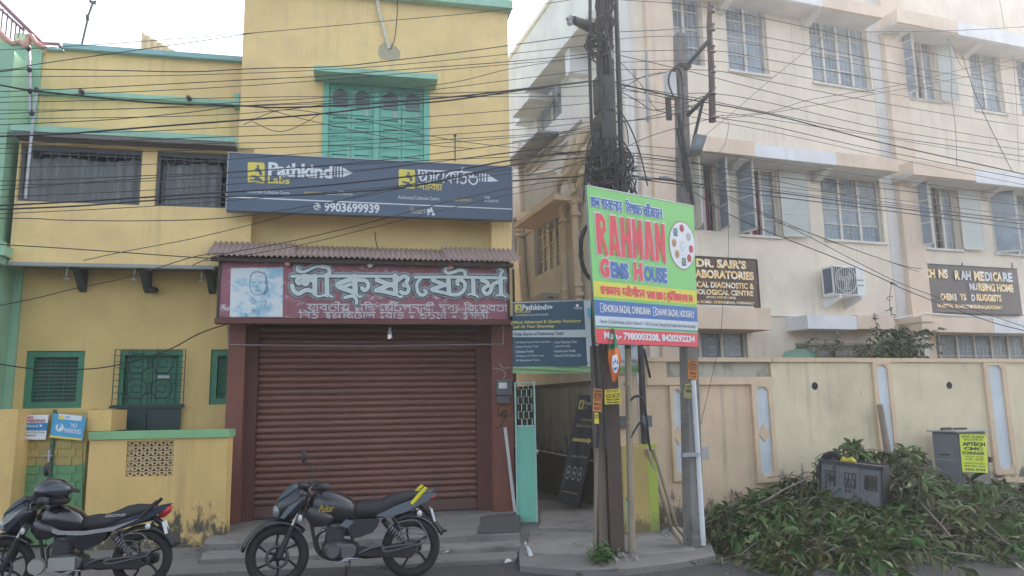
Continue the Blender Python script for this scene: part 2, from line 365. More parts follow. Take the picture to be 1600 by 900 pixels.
def bengali(th, word, q, d, m, pen=.09, name='lettering', head=True):   # q: px corners bl, br, tr, tl of the letter box from foot to head line
    toks = word.split('.'); W_ = sum(BN[t][0] for t in toks); mb = MB(); x = 0; H = 0
    P = [Vector((*th.fr.at(*p, d), 0)) for p in q]; hgt = ((P[3] - P[0]).length + (P[2] - P[1]).length) / 2; wl = (P[1] - P[0]).length
    pw = pen * hgt / 2
    def mp(a, b):
        a /= W_; v = P[0] * (1 - a) * (1 - b) + P[1] * a * (1 - b) + P[2] * a * b + P[3] * (1 - a) * b; return v
    def rib(pts, k):
        nonlocal H
        sp = spline([(a, b, 0) for a, b in pts], k) if len(pts) > 2 else [(a, b, 0) for a, b in pts]
        V = [mp(p[0], p[1]) for p in sp]; n = len(V); L_ = []; R_ = []
        for i, v in enumerate(V):
            t = (V[min(i + 1, n - 1)] - V[max(i - 1, 0)]); t.normalize(); nn = Vector((-t.y, t.x, 0)) * pw; L_.append(v + nn); R_.append(v - nn)
        dd = -(d + H * .00015); H = (H + 1) % 12
        mb.add([(v.x, dd, v.y) for v in L_ + R_], [(i, i + 1, n + i + 1, n + i) for i in range(n - 1)])
    start = 0
    for t in toks + [' ']:
        wd, ss = BN[t]
        if t == ' ':
            if head and x > start: rib([(start - .03, 1), (x + .03, 1)], 1)
            start = x + wd
        for s_ in ss: rib([(x + a, b) for a, b in s_], 4)
        x += wd
    return th.part(name, mb, m)

# ================================================================== THE GROUND
def slab(name, px, zt, zb, m, kind='structure', bevel=.008):
    pts = [ground(x, y, zt) for x, y in px]; mb = MB(); rj = random.Random(len(px) + int(px[0][0])); q = []
    for a, b in zip(pts, pts[1:] + pts[:1]):
        k_ = max(1, min(24, int((b - a).length / .16)))
        for i in range(k_): q.append(a.lerp(b, i / k_) + Vector((rj.uniform(-1, 1), rj.uniform(-1, 1), 0)) * (.014 if i else .006))
    pts = q
    n = len(pts); ar = sum(pts[i].x * pts[(i + 1) % n].y - pts[(i + 1) % n].x * pts[i].y for i in range(n))
    if ar < 0: pts = pts[::-1]
    mb.add([(p.x, p.y, zt) for p in pts] + [(p.x, p.y, zb) for p in pts],
           [tuple(range(n)), tuple(range(2 * n - 1, n - 1, -1))] + [(i, i + n, (i + 1) % n + n, (i + 1) % n) for i in range(n)])
    return solo(name, mb, m, WLD, (0, 0, 0), kind=kind, bevel=bevel)
g = MB(); g.add([(-300, -300, -.03), (300, -300, -.03), (300, 300, -.03), (-300, 300, -.03)], [(0, 1, 2, 3)])
solo('ground', g, conc_dk, WLD, (0, 0, 0), kind='structure')
g = MB(); n = 60
for i in range(n + 1):
    for j in range(13):
        x = -30 + i; y = -6 + j * 1.6
        g.v.append((x, y, .006 * math.sin(x * 1.3 + y) + .004 * math.sin(x * 3.1 - y * 2)))
for i in range(n):
    for j in range(12):
        a = i * 13 + j; g.f.append((a, a + 13, a + 14, a + 1)); g.sm.append(True)
solo('road', g, asph, WLD, (0, 0, 0), kind='structure')
slab('pavement', [(-500, 935), (0, 912), (380, 892), (680, 879), (808, 872), (808, 800), (350, 800), (-300, 800)], .055, -.05, conc)
slab('pavement', [(812, 884), (900, 890), (978, 888), (1060, 878), (1118, 867), (1106, 840), (1075, 800), (1010, 780), (812, 782)], .07, -.05, conc)
slab('step', [(312, 874), (680, 859), (812, 853), (812, 815), (330, 835)], .11, .0, conc_w)
slab('platform', [(318, 850), (690, 838.5), (812, 833), (806, 790), (350, 802)], .19, .0, conc_w)
slab('step', [(748, 832), (812, 829), (812, 800), (752, 806)], .215, .15, conc_dk)
# loose slabs set on the pad in front of the alley
for px in ([(820, 862), (930, 866), (934, 830), (828, 830)], [(985, 868), (1088, 858), (1062, 832), (995, 838)], [(842, 824), (932, 825), (930, 800), (846, 800)], [(990, 826), (1040, 822), (1030, 806), (992, 808)]):
    slab('pavement', px, .085 + random.uniform(0, .012), .03, conc_w, bevel=.012)
# dirt along the wall foot
g = MB(); rows = []
for i in range(50):
    u = -.3 + i * .2
    for j in range(8):
        d = j * .14; h = .10 * (1 - j / 7) ** 1.5 + random.uniform(0, .02) * (j < 7)
        g.v.append((u, -d - (.05 * math.sin(u * 4) if j == 7 else 0), h - (.03 if j == 7 else 0)))
for i in range(49):
    for j in range(7):
        a = i * 8 + j; g.f.append((a, a + 1, a + 9, a + 8)); g.sm.append(True)
solo('dirt', g, mat('dirt', (.13, .11, .085), .95, stain=.5, stain_col=(.05, .045, .035), stain_scale=5, bump=1, bscale=40), W, (0, 0, 0), kind='structure')

# ================================================================== helpers for buildings
def px_mb(fr, boxes):                                # boxes: (x0, y0, x1, y1, dmeasure, d0, d1)
    mb = MB()
    for (x0, y0, x1, y1, dm, d0, d1) in boxes:
        a, b, c, e = fr.rect(x0, y0, x1, y1, dm); mb.box(a, b, d0, d1, c, e)
    return mb
def tx(th, body, x0, y0, x1, y1, d, m, bold=0.0, name='lettering', parent=None, **k):
    a, b, c, e = th.fr.rect(x0, y0, x1, y1, d)
    return th.part(name, txt(body, a, b, c, e, d, bold, **k), m, parent)
def txq(th, body, q, d, m, bold=0.0, name='lettering', parent=None, lift=.0, **k):   # q: px corners bl, br, tr, tl
    c4 = [th.fr.pt(x, y, d) for x, y in q]
    mb = quadmap(txt(body, 0, 1, 0, 1, lift, bold, **k), c4); return th.part(name, mb, m, parent)
def poly_px(th, polys, d, m, name='mark', thick=.003, parent=None):
    mb = MB()
    for i, p in enumerate(polys): mb.prism([th.fr.at(x, y, d) for x, y in p], d - thick, d + i * .0003)
    return th.part(name, mb, m, parent)
def ribbon(mb, fr, pts, wd, d, ends=True, k=5):
    sp = spline([(x, y, 0) for x, y in pts], k) if len(pts) > 2 else [(x, y, 0) for x, y in pts]
    w_ = wd / 2; L = []; Rr = []
    for i, p in enumerate(sp):
        a, b = sp[max(i - 1, 0)], sp[min(i + 1, len(sp) - 1)]; tx_, ty = b[0] - a[0], b[1] - a[1]; l = math.hypot(tx_, ty) or 1
        nx, ny = -ty / l * w_, tx_ / l * w_
        L.append(fr.at(p[0] + nx, p[1] + ny, d)); Rr.append(fr.at(p[0] - nx, p[1] - ny, d))
    n = len(sp); vs = [(u, -d, z) for u, z in L] + [(u, -d, z) for u, z in Rr]
    mb.add(vs, [(i, i + 1, n + i + 1, n + i) for i in range(n - 1)])
    if ends:
        for e in (sp[0], sp[-1]):
            mb.add([(u, -d - .0002, z) for u, z in [fr.at(x, y, d) for x, y in disc(e[0], e[1], w_ * 1.02, n=10)]], [tuple(range(10))])
def strokes(th, ss, d, m, wmul=1.0, wadd=0.0, name='lettering', ends=True):
    mb = MB()
    for i, (wd, pts) in enumerate(ss): ribbon(mb, th.fr, pts, wd * wmul + wadd, d + i * .0004, ends)
    return th.part(name, mb, m)
def corrugated(u0, u1, d0, z0, d1, z1, amp=.018, pitch=.075, thick=.004, jag=0):
    mb = MB(); n = max(8, int((u1 - u0) / pitch * 6)); top = []; 
    for i in range(n + 1):
        u = u0 + (u1 - u0) * i / n; h = amp * math.cos(2 * math.pi * u / pitch); e = 0
        top.append([(u, -d0, z0 + h), (u, -(d1 + e), z1 + h), (u, -(d1 + e), z1 + h - thick), (u, -d0, z0 + h - thick)])
    vs = [p for r_ in top for p in r_]; fs = []
    for i in range(n):
        a, b = i * 4, i * 4 + 4
        fs += [(a, a + 1, b + 1, b), (a + 1, a + 2, b + 2, b + 1), (a + 2, a + 3, b + 3, b + 2)]
    return mb.add(vs, fs, True)
def brick_vent(th, x0, y0, x1, y1, d, m):
    a, b, c, e = th.fr.rect(x0, y0, x1, y1, d); hs = []; nx, nz = 4, 3
    for i in range(nx):
        for j in range(nz):
            hu, hz = a + (i + .5) * (b - a) / nx, c + (j + .5) * (e - c) / nz; r_ = (b - a) / nx * .32
            hs.append((hu - r_, hu + r_, hz - r_, hz + r_))
    o = th.part('vent', MB().wall(a, b, c, e, d - .06, d + .006, hs), m)
    th.part('vent_hole', MB().box(a + .01, b - .01, d - .07, d - .05, c + .01, e - .01), void, parent=o)

# ================================================================== GREEN BUILDING (far left)
ug = A.at(33, 480, -.5)[0]
T = Thing('green_building', 'pale green building cut off at the left edge with an outside stair', 'building', A, (ug - 2, 0.0, 0))
zt = A.at(62, 70, -.5)[1]
T.part('wall', MB().box(ug - 7, ug, -4, -.44, 0, A.at(35, 69, -.44)[1]), green_w)
uq = A.at(6, 400, .2)[0]; zq = A.at(10, 411, .2)[1]
T.part('column', MB().box(ug - 3, uq - .12, -.43, .16, 0, zq).box(ug - 3, uq - .12, -.43, .16, zq + .32, A.at(35, 69, -.44)[1] - .4), green_w)
T.part('cornice', MB().box(ug - 3, uq - .04, -.43, .2, zq, zq + .1).box(ug - 3, uq + .02, -.43, .24, zq + .1, zq + .24).box(ug - 3, uq - .06, -.43, .19, zq + .24, zq + .32), green_w)
T.part('parapet', MB().prism([A.at(x, y, -.48) for x, y in [(-120, -60), (0, 50), (15, 64), (30, 66), (40, 72), (45, 56), (53, 70), (70, 74), (70, 84), (-120, 84)]], -.75, -.45), mat('pale_yellow_parapet', (.66, .62, .36), .8))
mb = MB(); pp = [A.at(x, y, -.4) for x, y in [(-120, -60), (-20, 34), (0, 50), (10, 61), (18, 67), (30, 64), (40, 73), (43, 55), (47, 54), (55, 66), (70, 74)]]
for i in range(len(pp) - 1):
    mb.tube([(pp[i][0], -.42, pp[i][1]), (pp[i + 1][0], -.42, pp[i + 1][1])], .035, 6)
T.part('trim', mb, pink)
T.part('stair_block', px_mb(A, [(22, 52, 48, 66, -1, -1.4, -1.0)]), mat('grey_green_plaster', (.3, .4, .37), .8))
rl = [A.pt(x, y, -.5) for x, y in [(-120, -75), (0, 3), (66, 68), (92, 69), (96, 77)]]
T.part('handrail', MB().tube(rl, .028, 8), mat('dark_pink_rail', (.25, .13, .15), .5))
T.part('handrail', MB().tube([A.pt(x, y, -.5) for x, y in [(-120, -63), (0, 14), (38, 48)]], .018, 6), MATS['dark_pink_rail'])
bal = MB().tube([(0, 0, 0), (0, 0, 1)], .011, 6).mesh('baluster', dkmetal)
for i, (x, y0, y1) in enumerate([(1, 14, 52), (8.5, 21, 59), (16, 29, 62), (23, 36, 62), (29.5, 42, 60), (36, 40, 53)]):
    u, z0 = A.at(x, y1, -.5); z1 = A.at(x, y0, -.5)[1]
    o = T.part('baluster', bal, dkmetal); o.location = (u - T.base[0], .5 + T.base[1], z0); o.scale = (1, 1, z1 - z0)

# ================================================================== YELLOW HOUSE (left wing)
uT = A.at(372, 240, 0)[0]                            # where the shop block begins
T = Thing('yellow_house', 'long low yellow house with a grilled upper veranda and green bands', 'house', A, ((ug + uT) / 2, 0, 0))
zf = A.at(170, 412, 0)[1]; zr0 = A.at(372, 222, .25)[1]; zr1 = A.at(372, 213, .25)[1]
zb2a, zb2b = A.at(372, 166, -.42)[1], A.at(372, 158, -.42)[1]; ztop0, ztop1 = A.at(376, 96, -.42)[1], A.at(376, 91.5, -.42)[1]
w1 = A.rect(38, 548, 130, 638, -.5); dr = A.rect(184, 547, 283, 672, -.5); w2 = A.rect(328, 546, 370, 632, -.5)
dr = (dr[0], dr[1], .2, dr[3])
uP = A.at(350, 650, 0)[0]
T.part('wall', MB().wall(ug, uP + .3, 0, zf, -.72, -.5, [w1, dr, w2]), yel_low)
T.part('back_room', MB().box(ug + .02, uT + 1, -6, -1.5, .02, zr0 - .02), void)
b1 = A.rect(-40, 232, 220.5, 316, 0); b2 = A.rect(243, 240, 357, 321, 0); b2 = (b2[0], A.at(366, 280, 0)[0], b2[2], b2[3])
zv0, zv1 = b1[2], zr0 - .1
b1 = (ug + .02, b1[1], zv0, zv1); b2 = (b2[0], b2[1], zv0, zv1)
T.part('veranda_wall', MB().wall(ug, A.at(392, 360, 0)[0], zf, zr0, -.16, 0, [b1, b2]), yel)
T.part('veranda_floor', MB().box(ug, uT + .3, -.72, -.161, zf + .002, zf + .14), conc)
T.part('gutter_edge', MB().box(ug, A.at(336, 416, 0)[0], -.10, .035, zf - .055, zf - .005), mat('grey_drip_edge', (.33, .36, .34), .7, stain=.4))
T.part('roof_slab', MB().box(ug - .02, uT - .004, -6, .25, zr0, zr1), tealband)
T.part('slab_underside', MB().box(ug, uT - .006, -.7, .24, zr0 - .06, zr0 - .002), conc)
T.part('upper_wall', MB().box(ug, uT - .004, -6, -.5, zr1, ztop0), yel)
T.part('band', MB().sprism([(-.5, zb2a), (-.4, zb2a + .02), (-.4, zb2b), (-.5, zb2b + .03)], A.at(60, 145, -.42)[0], uT - .005), tealband)
T.part('parapet_band', MB().box(A.at(98, 72, -.42)[0], uT - .004, -.8, -.4, ztop0, ztop1 + .03), mat('teal_parapet', (.28, .50, .50), .7))
T.part('parapet_band', MB().box(A.at(70, 75, -.42)[0], A.at(96, 76, -.42)[0], -.8, -.42, ztop0 - .03, ztop1 - .05), MATS['teal_parapet'])
for (x, y) in ((126, 142), (294, 152)):
    T.part('spout', MB().cyl(A.pt(x, y, -.5), A.pt(x + 2, y + 3, -.25), .035, n=10), dkmetal)
T.part('corner_block', px_mb(A, [(365, 145, 374.5, 165, -.3, -.5, -.3)]), tealband)
# brackets under the veranda
for x in (107, 213, 318):
    u = A.at(x, 418, 0)[0]
    T.part('bracket', MB().sprism([(-.5, zf - .34), (-.5, zf - .006), (-.02, zf - .006), (-.02, zf - .07), (-.18, zf - .10), (-.4, zf - .3)], u, u + .09), mat('dark_green_bracket', (.06, .085, .07), .8))
    T.part('hook', MB().tube([(u - .02, -.02, zf - .03), (u - .02, .0, zf - .2), (u - .06, 0, zf - .22), (u + .02, 0, zf - .23)], .008, 5), steel)
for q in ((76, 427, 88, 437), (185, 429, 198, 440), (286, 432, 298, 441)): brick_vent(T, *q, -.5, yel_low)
# veranda grilles and curtains
def veranda_bay(b, flip):
    u0, u1, z0, z1 = b
    fr_ = MB().box(u0, u1, -.12, -.06, z1 - .07, z1).box(u0, u1, -.12, -.06, z0, z0 + .035).box(u1 - .04, u1, -.12, -.06, z0 + .035, z1 - .07).box(u0, u0 + .04, -.12, -.06, z0 + .035, z1 - .07)
    o = T.part('veranda_window', fr_, mat('dark_grey_frame', (.11, .13, .14), .6), label='dark framed veranda bay with iron grille and net curtain')
    gm = MB(); n = int((u1 - u0) / .115)
    for i in range(1, n):
        u = u0 + i * (u1 - u0) / n; h = z1 - z0; pts = []
        for k in range(13):
            t = k / 12; pts.append((u + .028 * math.sin(t * 4 * math.pi + (i % 2) * math.pi) * (t < .86), -.05, z0 + .03 + (h - .1) * t))
        gm.tube(pts, .006, 4, cap=False)
        if i % 2: gm.ring((u, -.045, z0 + h * .3), .05, .006, 12, 4)
    for t in (.12, .45, .86): gm.box(u0, u1, -.058, -.05, z0 + (z1 - z0) * t, z0 + (z1 - z0) * t + .01)
    T.part('grille', gm, mat('grille_grey_paint', (.16, .18, .185), .6), parent=o)
    cm = MB(); n = int((u1 - u0) / .03)
    for i in range(n + 1):
        u = u0 + (u1 - u0) * i / n; d = -.2 + .03 * math.sin(u * 38) + .012 * math.sin(u * 91)
        sag = .05 * abs(math.sin(u * 3.4)) + .10
        cm.v += [(u, -d, z0 + .02), (u, -d + .0, z1 - sag)]
    for i in range(n): cm.f.append((2 * i, 2 * i + 2, 2 * i + 3, 2 * i + 1)); cm.sm.append(True)
    k0 = A.at(45, 280, -.2)[0] if flip else u0
    cm2 = MB(); keep = []
    cm.f = [f for f in cm.f if cm.v[f[0]][0] > k0 and not (cm.v[f[0]][0] > u1 - .22 and not flip)]; cm.sm = [True] * len(cm.f)
    T.part('curtain', cm, curtain, parent=o)
veranda_bay(b1, True); veranda_bay(b2, False)
T.part('white_lamp', MB().ell((A.at(11, 284, -.1)[0], -.14, A.at(11, 284, -.14)[1]), (.045, .045, .075)), white)
# ground floor window with curtain
def barwin(b, name, pane_m, bars, m, d=-.5):
    u0, u1, z0, z1 = b; f = .09
    fr_ = MB().box(u0, u1, d - .14, d - .03, z1 - f, z1).box(u0, u1, d - .14, d - .03, z0, z0 + f).box(u0, u0 + f, d - .14, d - .03, z0 + f, z1 - f).box(u1 - f, u1, d - .14, d - .03, z0 + f, z1 - f)
    o = T.part(name, fr_, m)
    T.part('pane', MB().box(u0 + f, u1 - f, d - .16, d - .13, z0 + f, z1 - f), pane_m, parent=o)
    gm = MB()
    for i in range(1, bars):
        z = z0 + f + (z1 - z0 - 2 * f) * i / bars; gm.cyl((u0 + f, d - .08, z), (u1 - f, d - .08, z), .008, n=5)
    for i in range(1, 3): u = u0 + f + (u1 - u0 - 2 * f) * i / 3; gm.cyl((u, d - .09, z0 + f), (u, d - .09, z1 - f), .006, n=5)
    T.part('window_bars', gm, m, parent=o)
barwin(w1, 'window', mat('dim_curtained_pane', (.075, .10, .10), .5, var=.4, scale=3, stretch=(16, 16, .4)), 12, dkgreen)
barwin(w2, 'window', dkgreen, 8, dkgreen)
# green double door behind a folding grille
u0, u1, z0, z1 = dr
do = T.part('door_frame', MB().box(u0, u0 + .06, -.62, -.52, z0, z1).box(u1 - .06, u1, -.62, -.52, z0, z1).box(u0 + .06, u1 - .06, -.62, -.52, z1 - .07, z1), dkgreen)
um = (u0 + u1) / 2
for a, b in ((u0 + .06, um - .004), (um + .004, u1 - .06)):
    lf = MB().box(a, b, -.66, -.62, z0, z1 - .07)
    for k in range(3):
        q0 = z0 + .1 + k * (z1 - z0 - .15) / 3; q1 = q0 + (z1 - z0 - .15) / 3 - .1
        lf.box(a + .05, b - .05, -.62, -.607, q0, q1)
    T.part('door', lf, dkgreen, label='green wooden door leaf with raised panels')
gp = MB(); ga, gb = A.at(176, 600, -.42)[0], A.at(287, 600, -.42)[0]; gz0 = A.at(230, 633, -.42)[1]
d = -.43
for i in range(10): z = gz0 + (z1 - gz0) * i / 9; gp.box(ga, gb, d, d + .008, z, z + .008)
for i in range(6):
    u = ga + (gb - ga) * i / 5; gp.box(u, u + .012, d + .009, d + .018, gz0, z1)
for i in range(2):
    for j in range(2):
        cx = ga + (gb - ga) * (.33 + .36 * i); cz = gz0 + (z1 - gz0) * (.3 + .45 * j); r_ = (gb - ga) * .16
        pts = [(cx + r_ * math.cos(math.pi / 8 + k * math.pi / 4), d + .02, cz + r_ * math.sin(math.pi / 8 + k * math.pi / 4)) for k in range(8)]
        gp.tube(pts, .008, 4, closed=True); gp.tube([(cx + .5 * (p[0] - cx), d + .02, cz + .5 * (p[2] - cz)) for p in pts[::2]], .006, 4, closed=True)
        for p in pts[::2]: gp.tube([p, (cx + 1.5 * (p[0] - cx), d + .02, cz + 1.5 * (p[2] - cz))], .006, 4)
gm_ = mat('dark_green_grille', (.02, .05, .045), .5)
go = T.part('door_grille', gp, gm_)
T.part('kick_plate', MB().box(ga + .12, um - .006, d - .01, d + .004, .2, gz0).box(um + .006, gb - .02, d - .01, d + .004, .2, gz0).box(ga - .02, gb + .03, d + .005, d + .03, gz0 - .04, gz0), gm_, parent=go)
T.part('door_bolt', MB().box(um + .12, um + .28, d + .02, d + .03, gz0 + .38, gz0 + .42), steel, parent=go)
# lamp on the lower wall
tag(solo('wall_lamp', MB().ell(A.pt(239, 453, -.4), (.075, .07, .05)).box(A.at(239, 453, -.4)[0] - .03, A.at(239, 453, -.4)[0] + .03, -.5, -.42, A.at(239, 453, -.4)[1] - .02, A.at(239, 453, -.4)[1] + .02), dkmetal, A, A.pt(239, 453, -.5)), 'small dark lamp on the yellow wall above the green door', 'lamp')
# antenna and roof sheet
bx = A.pt(127, 74, -1)
tag(solo('roof_antenna', MB().tube([bx, A.pt(139, 22, -1), A.pt(145, 5, -1)], .018, 6).box(A.at(137, 28, -1)[0] - .02, A.at(137, 28, -1)[0] + .03, -1.03, -.97, A.at(137, 31, -1)[1], A.at(138, 24, -1)[1]).tube([A.pt(140, 1, -1), A.pt(150, 6, -1)], .02, 5).tube([A.pt(141, 4, -1.2), A.pt(149, 2, -.8)], .016, 5), dkmetal, A, bx), 'thin leaning antenna pole on the yellow house roof', 'antenna')
cp = [A.at(x, y, -2.2) for x, y in [(219, 82), (219, 50), (223, 50), (285, 86), (285, 90)]]
mb = MB(); u0 = cp[0][0]; u1 = cp[3][0]; n = 60
for i in range(n + 1):
    u = u0 + (u1 - u0) * i / n; zt_ = cp[2][1] + (cp[3][1] - cp[2][1]) * max(0, (u - u0)) / (u1 - u0); h = .02 * math.cos(u * 60)
    mb.v += [(u, 2.2 + h, cp[0][1] - .35), (u, 2.2 + h, zt_), (u, 2.21 + h, zt_), (u, 2.21 + h, cp[0][1] - .35)]
for i in range(n):
    a = 4 * i; mb.f += [(a, a + 4, a + 5, a + 1), (a + 1, a + 5, a + 6, a + 2), (a + 2, a + 6, a + 7, a + 3)]; mb.sm += [False] * 3
tag(solo('roof_sheet', mb, sheety, A, (u0, -2.2, cp[0][1] - .35)), 'pale corrugated sheet sloping down behind the yellow parapet', 'corrugated sheet')

# ================================================================== SHOP BUILDING
uR = A.at(798, 200, 0)[0]; uR2 = A.at(803, 700, 0)[0]; uR = (uR + uR2) / 2
zs0 = A.at(577, 336, 0)[1]; zaw = A.at(580, 390, 0)[1]; ztw = A.at(700, 3, .15)[1]
T = Thing('shop_building', 'tall yellow block over the rolling shutter with a teal window', 'building', A, ((uT + uR) / 2, 0, 0))
wn = A.rect(504, 124, 671, 252, 0)
zm = 2.98
T.part('upper_wall', MB().wall(uT, uR, zs0 + .02, ztw, -.24, 0, [(wn[0], wn[1], wn[2] - .05, wn[3])]), yel)
T.part('block', MB().box(uT, uR, -11, -.55, 0, ztw), yel)
T.part('roof_band', MB().box(uT - .05, uR + .06, -7, .15, ztw, ztw + .14), tealband)
uPl, uPr = A.at(392, 362, 0)[0], A.at(768, 362, 0)[0]
T.part('recessed_wall', MB().box(uPl, uPr, -.24, -.18, 3.24, zs0 + .02), mat('yellow_plaster_recess', (.72, .56, .26), .85, stain=.3, stain_col=(.5, .4, .22)))
T.part('pillar', MB().box(uT + .0, uPl, -.24, -.003, zm, zs0 + .019), yel)
T.part('pillar', MB().box(uPr, uR, -.24, -.003, zm, zs0 + .019), yel)
brick_vent(T, 571, 348, 596, 363, -.18, yel); brick_vent(T, 579, 25, 600, 39, 0, yel)
# sunshade over the window
s0, s1 = A.at(490, 104, .4)[0], A.at(684, 116, .4)[0]; sz = A.at(588, 117, .4)[1]
T.part('sunshade', MB().sprism([(0, sz + .0), (.4, sz), (.4, sz + .085), (0, sz + .16)], s0, s1), tealband)
# teal shuttered window: frame, four leaves with glass and slats
u0, u1, z0, z1 = wn; z0 -= .05; f = .09; uc = A.at(588, 200, 0)[0]
fo = T.part('window_frame', MB().box(u0, u0 + f, -.12, .02, z0, z1).box(u1 - f, u1, -.12, .02, z0, z1).box(u0 + f, u1 - f, -.12, .02, z1 - f, z1).box(uc - .045, uc + .045, -.12, .01, z0, z1 - f), teal)
zmid = A.at(588, 172, -.05)[1]
for a, b in ((u0 + f, (u0 + f + uc - .045) / 2), ((u0 + f + uc - .045) / 2, uc - .045), (uc + .045, (u1 - f + uc + .045) / 2), ((u1 - f + uc + .045) / 2, u1 - f)):
    a += .004; b -= .004; s_ = .055
    lf = MB().box(a, a + s_, -.09, -.035, z0, z1 - f - .004).box(b - s_, b, -.09, -.035, z0, z1 - f - .004).box(a + s_, b - s_, -.09, -.035, zmid - .16, zmid)
    top = [(a + s_, z1 - f - .004), (b - s_, z1 - f - .004), (b - s_, z1 - f - .16), (b - s_ - .06, z1 - f - .11), ((a + b) / 2, z1 - f - .09), (a + s_ + .06, z1 - f - .11), (a + s_, z1 - f - .16)]
    lf.prism(top, -.09, -.035)
    lo = T.part('shutter_leaf', lf, teal)
    T.part('pane', MB().box(a + s_, b - s_, -.075, -.06, zmid, z1 - f - .1), mat('window_pane_grey_green', (.13, .19, .20), .3, var=.2), parent=lo)
    nz = 5; zz0, zz1 = z0, zmid - .16
    for k in range(nz):
        q0 = zz0 + (zz1 - zz0) * k / nz; q1 = zz0 + (zz1 - zz0) * (k + 1) / nz
        T.part('slat', MB().sprism([(-.085, q0 + .004), (-.045, q0 + .004), (-.062, q1 - .006), (-.085, q1 - .006)], a + s_, b - s_), teal, parent=lo)
    T.part('hook', MB().box(b - s_ - .07, b - s_ - .02, -.035, -.02, zmid - .13, zmid - .03), steel, parent=lo)
gb_ = MB()
for y in (141, 155, 167, 181, 192, 205, 216, 229): 
    z = A.at(588, y, 0)[1]; gb_.cyl((u0 + f, -.02, z), (u1 - f, -.02, z), .007, n=5)
T.part('window_bars', gb_, teal)
# cement patch, pipe and drop cable above
T.part('cement_patch', MB().prism([A.at(x, y, 0) for x, y in [(592, 72), (600, 66), (612, 69), (620, 74), (626, 82), (624, 92), (610, 94), (596, 93), (591, 84)]], -.02, .004), mat('bare_cement', (.46, .40, .29), .95, stain=.4, bump=.4))
T.part('pipe', MB().tube([A.pt(586, -25, .04), A.pt(592, 18, .04), A.pt(601, 50, .04), A.pt(608, 76, .01)], .03, 8), mat('cream_pipe', (.62, .60, .48), .6))
# ground floor: pillars, jambs, lintel, dark soffit, roller shutter
pl0, pl1, pl2 = A.at(350, 700, 0)[0], A.at(377, 700, 0)[0], A.at(398, 700, -.2)[0]
pr0, pr1 = A.at(770, 700, 0)[0], A.at(746, 700, -.2)[0]
T.part('brown_pillar', MB().box(pl0, pl1, -.5, -.001, .19, zm), brown)
T.part('brown_pillar', MB().box(pr0, uR2, -.5, -.001, .19, zm), brown)
T.part('jamb', MB().box(pl1, pl2, -.5, -.2, .19, zm), mat('brown_jamb', (.13, .05, .04), .7, stain=.4, flake=((.4, .34, .28), 3, .7, .74)))
T.part('jamb', MB().box(pr1, pr0, -.5, -.2, .19, zm), MATS['brown_jamb'])
T.part('lintel', MB().box(pl0, uR2, -.5, -.24, zm, zm + .26), mat('dark_brown_lintel', (.05, .03, .028), .8)); T.part('lintel', MB().box(uPl, uPr, -.238, -.17, zm + .02, 3.239), MATS['dark_brown_lintel'])
T.part('left_return', MB().box(pl0 - .004, pl0 + .3, -.72, -.501, 0, zm), brown)
sh = Thing('rolling_shutter', 'closed brown rolling shutter with horizontal slats behind the black motorcycle', 'shutter', A, ((pl2 + pr1) / 2, -.34, .19))
ns = 30; zt_ = zm; h = (zt_ - .19) / ns
sm_ = MB(); pr_ = []
for k in range(7):
    t = k / 6; pr_.append((-.345 + .022 * math.sin(math.pi * t) ** .7, h * (t * .9)))
pr_ += [(-.352, h * .93), (-.352, 0)]
sm_.sprism(pr_, pl2 - .02, pr1 + .02)
slat_me = sm_.mesh('slat', shutterm, (sh.base[0], sh.base[1], 0))
for i in range(2, ns):
    o = sh.part('slat', slat_me, shutterm); o.location = (random.uniform(-.002, .002), random.uniform(-.002, .002), i * h)
sh.part('bottom_plate', MB().box(pl2 - .02, pr1 + .02, -.36, -.338, .195, .19 + 2 * h - .01), shutterm)
sh.part('bottom_rail', MB().box(pl2 - .02, pr1 + .02, -.37, -.325, .191, .215), dkmetal)
# flex sign over the shop
T = Thing('lab_signboard', 'long navy signboard with a yellow microscope logo and phone number', 'signboard', A, (A.at(578, 300, .3)[0], .0, zs0))
q = [(354, 327.5), (800, 345), (800, 261), (357.5, 239)]
c4 = [A.at(x, y, .3) for x, y in q]
u0 = (c4[0][0] + c4[3][0]) / 2; u1 = (c4[1][0] + c4[2][0]) / 2; z0 = (c4[0][1] + c4[1][1]) / 2; z1 = (c4[2][1] + c4[3][1]) / 2
T.part('board', MB().box(u0, u1, .16, .3, z0, z1), navy)
T.part('frame', MB().box(u0 - .012, u1 + .012, .15, .312, z1, z1 + .012).box(u0 - .012, u0, .15, .312, z0, z1).box(u1, u1 + .012, .15, .312, z0, z1), steel)
T.part('bracket', MB().box(u0 + .5, u0 + .54, 0, .16, z0 + .1, z0 + .14).box(u1 - .5, u1 - .46, 0, .16, z0 + .1, z0 + .14), rusty)
e = .304
poly_px(T, [[(356, 306.5), (800, 326), (800, 327.4), (356, 308.5)]], e, signwhite, 'stripe')
def microscope(T, x0, y0, x1, y1, d, my=signyel, md=navy, sl=0.05):
    w_, h_ = x1 - x0, y1 - y0
    g_ = lambda pts: [(x0 + a * w_, y0 + b * h_ + sl * a * w_) for a, b in pts]
    poly_px(T, [g_([(.06, 0), (.94, 0), (1, .06), (1, .94), (.94, 1), (.06, 1), (0, .94), (0, .06)])], d, my, 'logo')
    poly_px(T, [g_([(.52, .12), (.66, .14), (.68, .26), (.54, .24)]), g_([(.46, .28), (.66, .26), (.84, .46), (.84, .62), (.72, .62), (.64, .46), (.40, .42)]),
                g_([(.2, .64), (.48, .64), (.56, .68), (.66, .64), (.70, .76), (.86, .82), (.9, .9), (.1, .9), (.1, .84), (.4, .82), (.44, .74), (.2, .72)])], d + .004, md, 'logo')
microscope(T, 387, 253, 413.5, 285, e)
